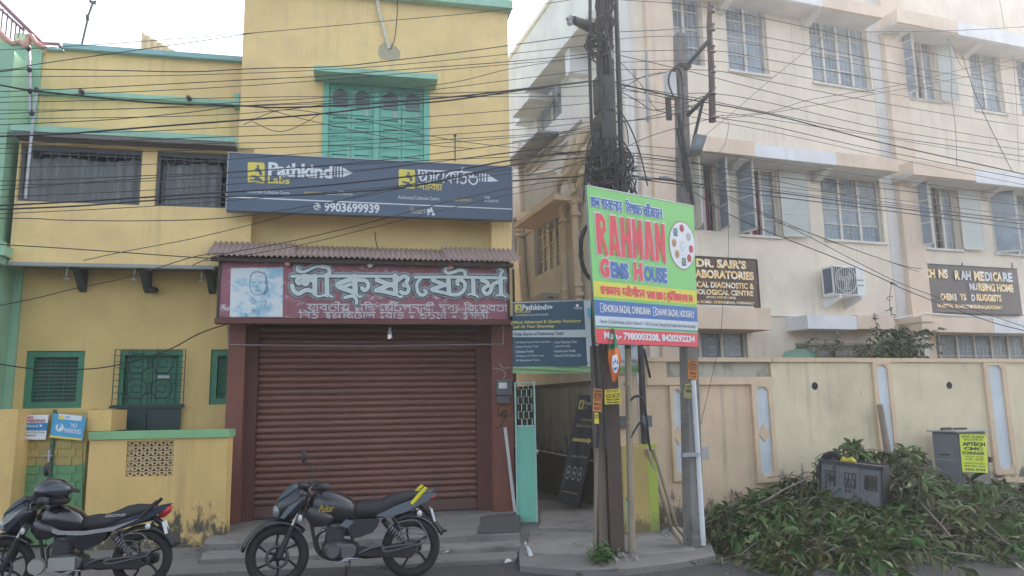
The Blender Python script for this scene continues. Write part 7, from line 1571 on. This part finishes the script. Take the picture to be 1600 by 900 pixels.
for k in range(1700):
    u = rr.uniform(-.25, 3) if rr.random() < .35 else rr.uniform(-.2, 9.6); wv = prof(u)[1]; d = .1 + (wv + .02) * rr.random() ** .8; u -= .27 * d
    p = hp(u, d, rr.uniform(-.16, -.01)); ax = Vector((rr.uniform(-1, 1), rr.uniform(-1.2, .5), rr.uniform(-.35, .7)))
    patch = .5 + .5 * math.sin(u * 2.7 + 1.1) * math.sin(d * 4 + u); br_ = (u > 4.9 and rr.random() < .6 * min(1, (u - 4.9)))
    LV.cluster(p, ax, rr.randint(5, 8), rr.uniform(.15, .25), .04 if br_ and rr.random() < .6 else .12 + .6 * patch * rr.random() ** .5, .046 if not br_ else .016, .9, 1.1)
for k in range(150):                              # loose leaves fallen on the road edge
    u = rr.uniform(-.6, 8); wv = prof(u)[1]; d = wv + .05 + abs(rr.gauss(0, .2)); u -= .27 * d; LV.leaf(Vector((u, -d, .02)), Vector((rr.uniform(-1, 1), rr.uniform(-1, 1), .15)), Vector((0, 0, 1)), rr.uniform(.1, .18), .045, .1, rr.uniform(.1, .7))
o = bpy.data.objects.new('leaf_heap', LV.mesh('leaf_heap', leafm)); C.objects.link(o); o.location = HW.P(0, 0, 0); o.rotation_euler = (0, 0, HW.a)
tag(o, 'heap of dark green cut leafy branches along the foot of the cream wall', 'leaf heap', kind='stuff')
# leafy sprays that stand out of the heap: each a branch with its own leaves
def spray(name, label, pts, r_, nl, L_, shade, m=bark, group=None, w_=.048, tipn=3):
    P_ = [Vector(p) for p in spline(pts, 5)]; T = Thing(name, label, 'branch', HW, (P_[0].x, P_[0].y, P_[0].z), group)
    n_ = len(P_); T.part('stem', MB().tube([tuple(p) for p in P_], [r_ * (1 - .7 * i / n_) for i in range(n_)], 6), m)
    if nl:
        lv = Leaves(); b = Vector((T.base[0], -T.base[1], T.base[2]))
        for k in range(nl):
            i = int(n_ * (.35 + .63 * (k / max(1, nl - 1)))); i = min(n_ - 2, i); p = P_[i]; q = P_[i + 1] - P_[i]; ax = Vector((q.x, -q.y, q.z)); lv.cluster(Vector((p.x, -p.y, p.z)) - b, ax + Vector((rr.uniform(-.3, .3), -.3, rr.uniform(-.2, .3))) * ax.length, 7, L_, shade, w_, .9, .9)
        T.part('leaves', lv.mesh('leaves', leafm), leafm, kind='stuff')
    return T
hx0 = lambda x, y, d: (lambda q: (q[0], d, q[1]))(HW.at(x, y, d))
def hx(x, y, d0):                                  # nearest point of the heap's surface seen there, else the given distance
    d = 3.1
    while d > .5:
        u, z = HW.at(x, y, d)
        if z <= hz(u, d) + .13: return (u, d + .06, max(z, .03))
        d -= .03
    return hx0(x, y, min(d0, 1.15))
BR = [('thick bare branch resting on the heap from the bin down to the right', [(1355, 722, 1.3), (1395, 748, 1.5), (1430, 782, 1.65), (1480, 838, 1.9)], .026), ('long grey bare branch rising left from the heap to the bin', [(1150, 800, 1.5), (1195, 783, 1.45), (1225, 765, 1.35), (1262, 748, 1.2)], .022),
      ('curved bare branch left of the bin ending near the wall', [(1205, 800, 1.5), (1240, 770, 1.3), (1258, 752, 1.1), (1263, 736, 1.0)], .017), ('thin forked twig crossing the front of the metal bin', [(1225, 785, 1.6), (1262, 777, 1.62), (1300, 771, 1.6), (1355, 770, 1.5)], .009),
      ('straight branch slanting down behind the yellow poster', [(1450, 745, 1.2), (1480, 770, 1.5), (1510, 795, 1.7), (1570, 850, 1.9)], .014), ('thin pale twig arching over the middle of the heap', [(1378, 775, 1.6), (1410, 778, 1.6), (1430, 790, 1.6), (1475, 805, 1.6)], .008),
      ('thin branch slanting from the cabinet foot into the heap', [(1500, 735, 1.1), (1525, 760, 1.2), (1545, 797, 1.3)], .011), ('pale green stem arching near the middle front of the heap', [(1275, 782, 1.6), (1295, 786, 1.7), (1308, 800, 1.8), (1312, 812, 1.8)], .007),
      ('long thin twig at the right end of the heap', [(1478, 780, 1.5), (1510, 815, 1.7), (1560, 845, 1.8), (1595, 862, 1.8)], .009), ('dark broken branch stub on the left of the heap', [(1160, 800, 1.6), (1185, 815, 1.7), (1215, 832, 1.8), (1240, 842, 1.8)], .012),
      ('thin horizontal twig across the right middle of the heap', [(1400, 838, 1.8), (1435, 834, 1.8), (1470, 836, 1.8)], .008), ('short upright pale twig in the front right of the heap', [(1418, 828, 1.9), (1422, 840, 1.95), (1430, 856, 1.95)], .007)]
for lab, pts, r_ in BR: spray('cut_branch', lab, [hx(*p) for p in pts], r_, 0, 0, 0, group='bare branches in the heap')
SP = [('bright green drooping spray at the left front of the heap', [(1160, 790, 1.8), (1145, 812, 1.9), (1148, 850, 1.95)], 8, .9, .17), ('bright green spray drooping at the front of the heap near its left third', [(1225, 800, 1.8), (1230, 835, 1.9), (1236, 866, 2.0)], 8, .85, .17), ('leafy tuft sticking up above the bin', [(1335, 745, 1.2), (1332, 715, 1.15), (1326, 697, 1.1)], 7, .6, .19),
      ('leafy spray above the heap between the bin and the cabinet', [(1370, 735, 1.2), (1385, 715, 1.15), (1405, 708, 1.1)], 9, .45, .19), ('dark leafy spray near the cabinet top of the heap', [(1400, 735, 1.2), (1420, 715, 1.1), (1432, 712, 1.1)], 7, .35, .18), ('leaf spray hanging over the face of the bin', [(1345, 760, 1.7), (1350, 780, 1.75), (1352, 805, 1.8)], 7, .5, .17),
      ('leafy branch end at the far left foot of the heap', [(1150, 785, 1.2), (1128, 800, 1.4), (1112, 835, 1.6)], 7, .3, .17), ('pale green leaves lying at the right front end of the heap', [(1555, 840, 1.8), (1585, 858, 1.9), (1598, 872, 2.0)], 6, .85, .18), ('leafy branch sprawling in the centre front of the heap', [(1330, 800, 1.7), (1350, 830, 1.9), (1385, 862, 2.0)], 9, .6, .17), ('leafy branch sprawling below the yellow poster', [(1470, 775, 1.5), (1500, 765, 1.5), (1530, 780, 1.5)], 8, .5, .17)]
for lab, pts, nl, sh_, L_ in SP: spray('leafy_branch', lab, [hx(*p) for p in pts], .009, nl, L_, sh_, group='leafy branches on the heap')
# metal rubbish bin with painted letters
q4 = [(1281, 812), (1375, 842), (1371, 731), (1275, 716)]
BNF = Fr(HW.P(HW.at(1320, 780, 1.25)[0], 1.25, 0), -40)
T = Thing('rubbish_bin', 'large dark blue grey metal rubbish bin with painted letters sunk in the branches', 'rubbish bin', BNF, (0, 0, .1))
binm = mat('bin_blue_grey', (.16, .175, .19), .65, .2, stain=.5, stain_col=(.06, .045, .035), stain_scale=5)
z1 = BNF.at(1322, 722)[1]; a, b = BNF.at(1277, 760)[0], BNF.at(1371, 760)[0]; w_ = (b - a) / 3
T.o.rotation_euler = (0, rad(5), BNF.a)
T.part('tub', MB().box(a, b, -.3, -.01, .1, z1 - .02), binm)
for i in range(3): T.part('panel', MB().box(a + i * w_ + .02, a + (i + 1) * w_ - .02, -.01, .004, .12, z1 - .06), binm)
T.part('rim', MB().box(a - .02, b + .02, -.02, .03, z1 - .045, z1).box(a - .02, a, -.3, .03, .1, z1).box(b, b + .02, -.3, .03, .1, z1).box(a, b, -.32, -.3, .1, z1), mat('bin_rim_dark', (.035, .04, .05), .6, .3))
for i, wd_ in enumerate(('h.u.g.l.I', 'c.u.c.u.R.A', 'e.p.A.r.s.b.A')):
    x0, x1 = a + i * w_ + .05, a + (i + 1) * w_ - .05; zz = z1 - .14; mbq = None
    pxs = []
    for (u, z) in ((x0, zz - .19), (x1, zz - .19), (x1, zz), (x0, zz)):
        v = BNF.P(u, .006, z) - CAM; pxs.append((800 + FOC * v.dot(_r) / v.dot(_f), 450 - FOC * v.dot(_u) / v.dot(_f)))
    bengali(T, wd_, pxs, .006, signblack, .085)
q = HW.at(1290, 706, 1.0); T = Thing('tyre_in_bin', 'dark round tyre edge and yellow bag showing above the rim of the bin', 'rubbish', BNF, (0, -.2, z1 - .1))
T.part('tyre', MB().ring((a + .17, -.2, z1 - .06), .14, .045, 26, 8), MATS['tyre_rubber']); T.part('yellow_bag', MB().loft([(a + .27, -.17, z1 - .01, .03, .02), (a + .31, -.16, z1 + .015, .06, .05), (a + .36, -.19, z1 - .0, .05, .03), (a + .42, -.15, z1 + .02, .07, .045), (a + .47, -.18, z1 - .01, .03, .02)], 7, 1.4), mat('crumpled_yellow_plastic', (.50, .40, .03), .4, bump=.8, bscale=25))
tag(solo('dark_panel', px_mb(HW, [(1435, 720, 1458, 755, 1.0, .95, 1.0)]), conc_dk, HW, hx(1446, 755, 1.0)), 'small dark upright panel between the heap and the grey cabinet', 'panel')
# steel street cabinet with the yellow poster
CB = Fr(HW.P(HW.at(1500, 780, .75)[0], .75, 0), 22)
T = Thing('steel_cabinet', 'grey steel street cabinet behind the branches carrying a yellow poster', 'cabinet', CB, (0, 0, .05))
a, m1, b = CB.at(1500, 720)[0], CB.at(1502, 720)[0], CB.at(1546, 720)[0]; z1 = CB.at(1500, 672)[1]
cabm = mat('cabinet_grey_blue', (.17, .20, .23), .6, .2, stain=.5, stain_col=(.14, .11, .09), stain_scale=5)
T.part('body', MB().box(a, b, -.42, -.02, .05, z1 - .03), cabm); T.part('side_door', MB().box(a - .012, a - .001, -.40, -.05, .3, z1 - .06), cabm, bevel=.003); T.part('door', MB().box(m1 + .006, b - .02, -.02, .0, .3, z1 - .05), mat('cabinet_grey_brown', (.20, .19, .17), .7, .1, stain=.6))
T.part('roof', MB().box(a - .07, b + .05, -.46, .05, z1 - .03, z1 - .01), steel); T.part('hasp', MB().box(b, b + .05, -.02, .02, z1 - .5, z1 - .42), rusty)
T.part('label_strip', MB().box(a - .018, a - .013, -.32, -.14, z1 - .38, z1 - .36), dkmetal); T.part('seam', MB().box(a - .018, a - .013, -.40, -.05, z1 - .45, z1 - .44), steel)
T.part('top_bracket', MB().box(a + .04, a + .24, -.3, -.26, z1 - .01, z1 + .03).box(a + .30, b - .06, -.3, -.26, z1 - .01, z1 + .02), rusty)
py_ = mat('lime_yellow_poster', (.62, .72, .06), .75, bump=.05)
poster('yellow green training centre poster on the grey steel cabinet', [(1504, 737), (1544, 739), (1541, 679), (1499, 678)], CB, .012, py_, [('GOVT. OF INDIA', .08, .90, .92, .96, .02, 0), ('*k.m.p.i.u.T.A.r', .15, .82, .85, .87, 0, 0), ('APTECH', .08, .69, .94, .79, .06, 0), ('CMC', .12, .58, .85, .66, .06, 0), ('KONNAGAR', .06, .46, .90, .55, .05, 0),
       ('*b.A.T.A.r. .p.A.e.s', .15, .38, .85, .42, 0, 0), ('*n.z.A. .b.A.R.I', .15, .30, .85, .35, 0, 0), ('DISTRICT HOOGHLY', .1, .21, .9, .25, .02, 0), ('MOB 98301 44520', .1, .14, .9, .18, .02, 0), ('2652 0744', .1, .04, .9, .10, .04, 0)])
tag(solo('maroon_board', px_mb(HW, [(1549, 770, 1558, 797, .9, .86, .9)]), brown, HW, hx(1553, 797, .9)), 'small maroon board standing right of the steel cabinet', 'board')

# ================================================================== PLANTS
def plant(name, label, cat, fr, base, pts_list, nl, L_, w_, shade, droop=.5, heartl=False):
    T = Thing(name, label, cat, fr, base); st = MB(); lv = Leaves(); b = Vector((base[0], -base[1], base[2]))
    for pts in pts_list:
        P_ = spline(pts, 4); st.tube(P_, .007, 5)
        for k in range(nl):
            p = P_[min(len(P_) - 1, int(rr.random() * len(P_)))]; lv.leaf(Vector((p[0], -p[1], p[2])) - b, Vector((rr.uniform(-1, 1), rr.uniform(-1, .3), rr.uniform(-.5, .6))), Vector((0, 0, 1)), L_ * rr.uniform(.6, 1.2), w_ * rr.uniform(.8, 1.2), droop, min(1, max(.06, shade + rr.uniform(-.25, .25))))
    T.part('stems', st, bark); T.part('leaves', lv.mesh('leaves', leafm), leafm, kind='stuff'); return T
rp_ = lambda x, y, d=.5: R.pt(x, y, d)
pl = []
for k in range(60): x = rr.gauss(1400, 24); y = rr.uniform(512, 556); pl.append([rp_(x, 585, 1.2), rp_(x + rr.uniform(-8, 8), y + 12, 1.2), rp_(x + rr.uniform(-12, 12), y, 1.1)])
plant('wall_shrub', 'dense green shrub growing behind the wall below the air conditioner', 'shrub', R, rp_(1400, 590, 1.2), pl, 15, .13, .075, .5)
plant('creeper', 'climbing vine with heart leaves rising up the pale grey wall strip', 'creeper', R, rp_(1390, 545, .3), [[rp_(x, y, .3) for x, y in [(1398, 540), (1394, 500), (1390, 470), (1393, 445)]]], 26, .11, .075, .55)
plant('creeper', 'thin creeper over the beige ledge right of the white ledge', 'creeper', R, rp_(1368, 545, .66), [[rp_(x, y, .66) for x, y in [(1380, 545), (1372, 520), (1368, 500), (1365, 492)]]], 16, .09, .06, .4)
plant('wall_shrub', 'leafy branch reaching right from the shrub towards the grilled window', 'shrub', R, rp_(1420, 545, .8), [[rp_(x, y, .8) for x, y in [(1415, 545), (1430, 527), (1450, 520), (1470, 514)]], [rp_(1420, 550, .8), rp_(1440, 543, .8), rp_(1456, 538, .8)]], 24, .13, .08, .6)
plant('young_plant', 'young broad leaved plant above the wall left of the shrub', 'plant', R, rp_(1300, 560, .8), [[rp_(1300, 570, .8), rp_(1302, 545, .8), rp_(1306, 522, .8)], [rp_(1302, 560, .8), rp_(1292, 540, .8), rp_(1287, 530, .8)], [rp_(1302, 550, .8), rp_(1312, 535, .8)]], 12, .15, .06, .3, .9)
plant('young_plant', 'low leafy plant above the wall by the green sheet', 'plant', R, rp_(1258, 560, .8), [[rp_(1258, 570, .8), rp_(1260, 545, .8), rp_(1268, 530, .8)], [rp_(1262, 565, .8), rp_(1250, 552, .8)]], 14, .14, .06, .35)
plant('young_plant', 'sparse plant in front of the wooden rail above the wall', 'plant', R, rp_(1350, 560, .8), [[rp_(1345, 570, .8), rp_(1350, 545, .8), rp_(1356, 532, .8)], [rp_(1340, 570, .8), rp_(1336, 548, .8)], [rp_(1360, 570, .8), rp_(1352, 550, .8)]], 12, .12, .06, .35)
tag(solo('green_sheet', MB().add([(lambda q: (q[0], -q[1], q[2]))(W.pt(x, y, d)) for x, y, d in [(1220, 560, -.5), (1226, 550, -.6), (1240, 546, -.7), (1256, 545, -.7), (1272, 550, -.6), (1275, 562, -.5), (1224, 560, -1.2), (1230, 548, -1.2), (1270, 549, -1.2), (1275, 562, -1.2)]], [(0, 5, 4, 3, 2, 1), (1, 2, 3, 4, 8, 7)]), mat('dark_green_tarp', (.02, .12, .07), .5), W, W.pt(1248, 560, -.6)), 'dark green tarpaulin showing over the top of the wall', 'tarpaulin')
wd = MB(); 
for y in (538, 546, 556): z = R.at(1300, y, .7)[1]; wd.box(R.at(1243, y, .7)[0], R.at(1372, y, .7)[0], .68, .72, z - .02, z + .02)
for x in (1278, 1305, 1340, 1365): u = R.at(x, 550, .7)[0]; wd.box(u - .03, u + .03, .66, .68, R.at(x, 580, .7)[1], R.at(x, 538, .7)[1])
tag(solo('wooden_rail', wd, mat('grey_green_wood', (.20, .20, .14), .9), R, R.pt(1300, 580, .7)), 'weathered wooden rail fence behind the wall under the white ledge', 'fence')
# weeds at the foot of the steel pole
lv = Leaves()
for k in range(420):
    x, y = rr.gauss(942, 9), rr.gauss(874, 5); p = ground(x, min(884, y), .08); q = PW.loc(p); lv.leaf(Vector((q[0], -q[1], .07 + abs(rr.gauss(0, .06)))), Vector((rr.uniform(-1, 1), rr.uniform(-1, 1), rr.uniform(.1, 1))), Vector((0, 0, 1)), rr.uniform(.03, .06), .03, .5, rr.uniform(.4, .95))
o = bpy.data.objects.new('weeds', lv.mesh('weeds', leafm)); C.objects.link(o); o.location = PW.P(0, 0, 0); o.rotation_euler = (0, 0, PW.a)
tag(o, 'low green weeds at the foot of the steel pole', 'weeds', kind='stuff')
# rubble and loose bits on the pavement
def rubble(name, label, xs, n_, rmin, rmax, m, z=.06, cat='rubble'):
    mb = MB()
    for k in range(n_):
        x0, y0, x1, y1 = xs; p = ground(rr.uniform(x0, x1), rr.uniform(y0, y1), z); r_ = rr.uniform(rmin, rmax); vs = []
        for j in range(3):
            for i in range(5): a = i * 1.257 + j; q = r_ * (1, .9, .3)[j] * rr.uniform(.7, 1.2); vs.append((p.x + q * math.cos(a), p.y + q * math.sin(a), z - .01 + r_ * (.0, .55, .95)[j]))
        mb.add(vs, [(i + j * 5, (i + 1) % 5 + j * 5, (i + 1) % 5 + j * 5 + 5, i + j * 5 + 5) for j in range(2) for i in range(5)] + [(10, 11, 12, 13, 14)])
    return tag(solo(name, mb, m, WLD, tuple((lambda q: (q.x, -q.y, 0))(ground(xs[0], xs[1], z))), kind='stuff'), label, cat)
rubble('gravel', 'fine gravel and grit along the road edge', (380, 878, 1600, 899), 500, .006, .018, conc_dk, .0, 'gravel')
rubble('rubble', 'broken bricks and clods around the foot of the poles', (930, 858, 998, 876), 30, .02, .05, conc_w, .08)
rubble('rubble', 'lumps of rubble beside the lime painted block', (1035, 822, 1072, 842), 16, .02, .06, conc_w, .08)
rubble('rubble', 'cracked pieces along the edge of the upper step', (690, 836, 800, 846), 30, .01, .035, conc_w, .10)
paper = mat('scrap_paper', (.55, .56, .52), .8)
for i, (x, y, lab, m_) in enumerate(((735, 846, 'small pale green wrapper on the shop step', paper), (795, 880, 'white scrap of paper by the right end of the steps', paper), (697, 865, 'tiny white scrap on the pavement behind the rear wheel', paper))):
    p = ground(x, y, .10 if i == 0 else .06); tag(solo('litter_scrap', MB().add([(p.x - .05, p.y - .02, p.z + .005), (p.x + .04, p.y - .03, p.z + .03), (p.x + .05, p.y + .03, p.z + .01), (p.x - .03, p.y + .03, p.z + .04), (p.x, p.y, p.z + .05)], [(0, 1, 4), (1, 2, 4), (2, 3, 4), (3, 0, 4)]), m_, WLD, (p.x, -p.y, p.z)), lab, 'litter')

# ================================================================== HAZY AIR, ADDED ALSO TO IMITATE LENS GLARE
hzm = bpy.data.materials.new('haze_glare_veil'); hzm.use_nodes = True; t = hzm.node_tree; t.nodes.remove(t.nodes['Principled BSDF'])
pv = t.nodes.new('ShaderNodeVolumePrincipled'); pv.inputs['Color'].default_value = (.92, .94, 1, 1); pv.inputs['Density'].default_value = .0036; pv.inputs['Anisotropy'].default_value = .6
t.links.new(pv.outputs[0], t.nodes['Material Output'].inputs['Volume'])
solo('haze', MB().box(-320, 320, -320, 320, -1.05, 14.2), hzm, WLD, (0, 0, 0), kind='stuff')
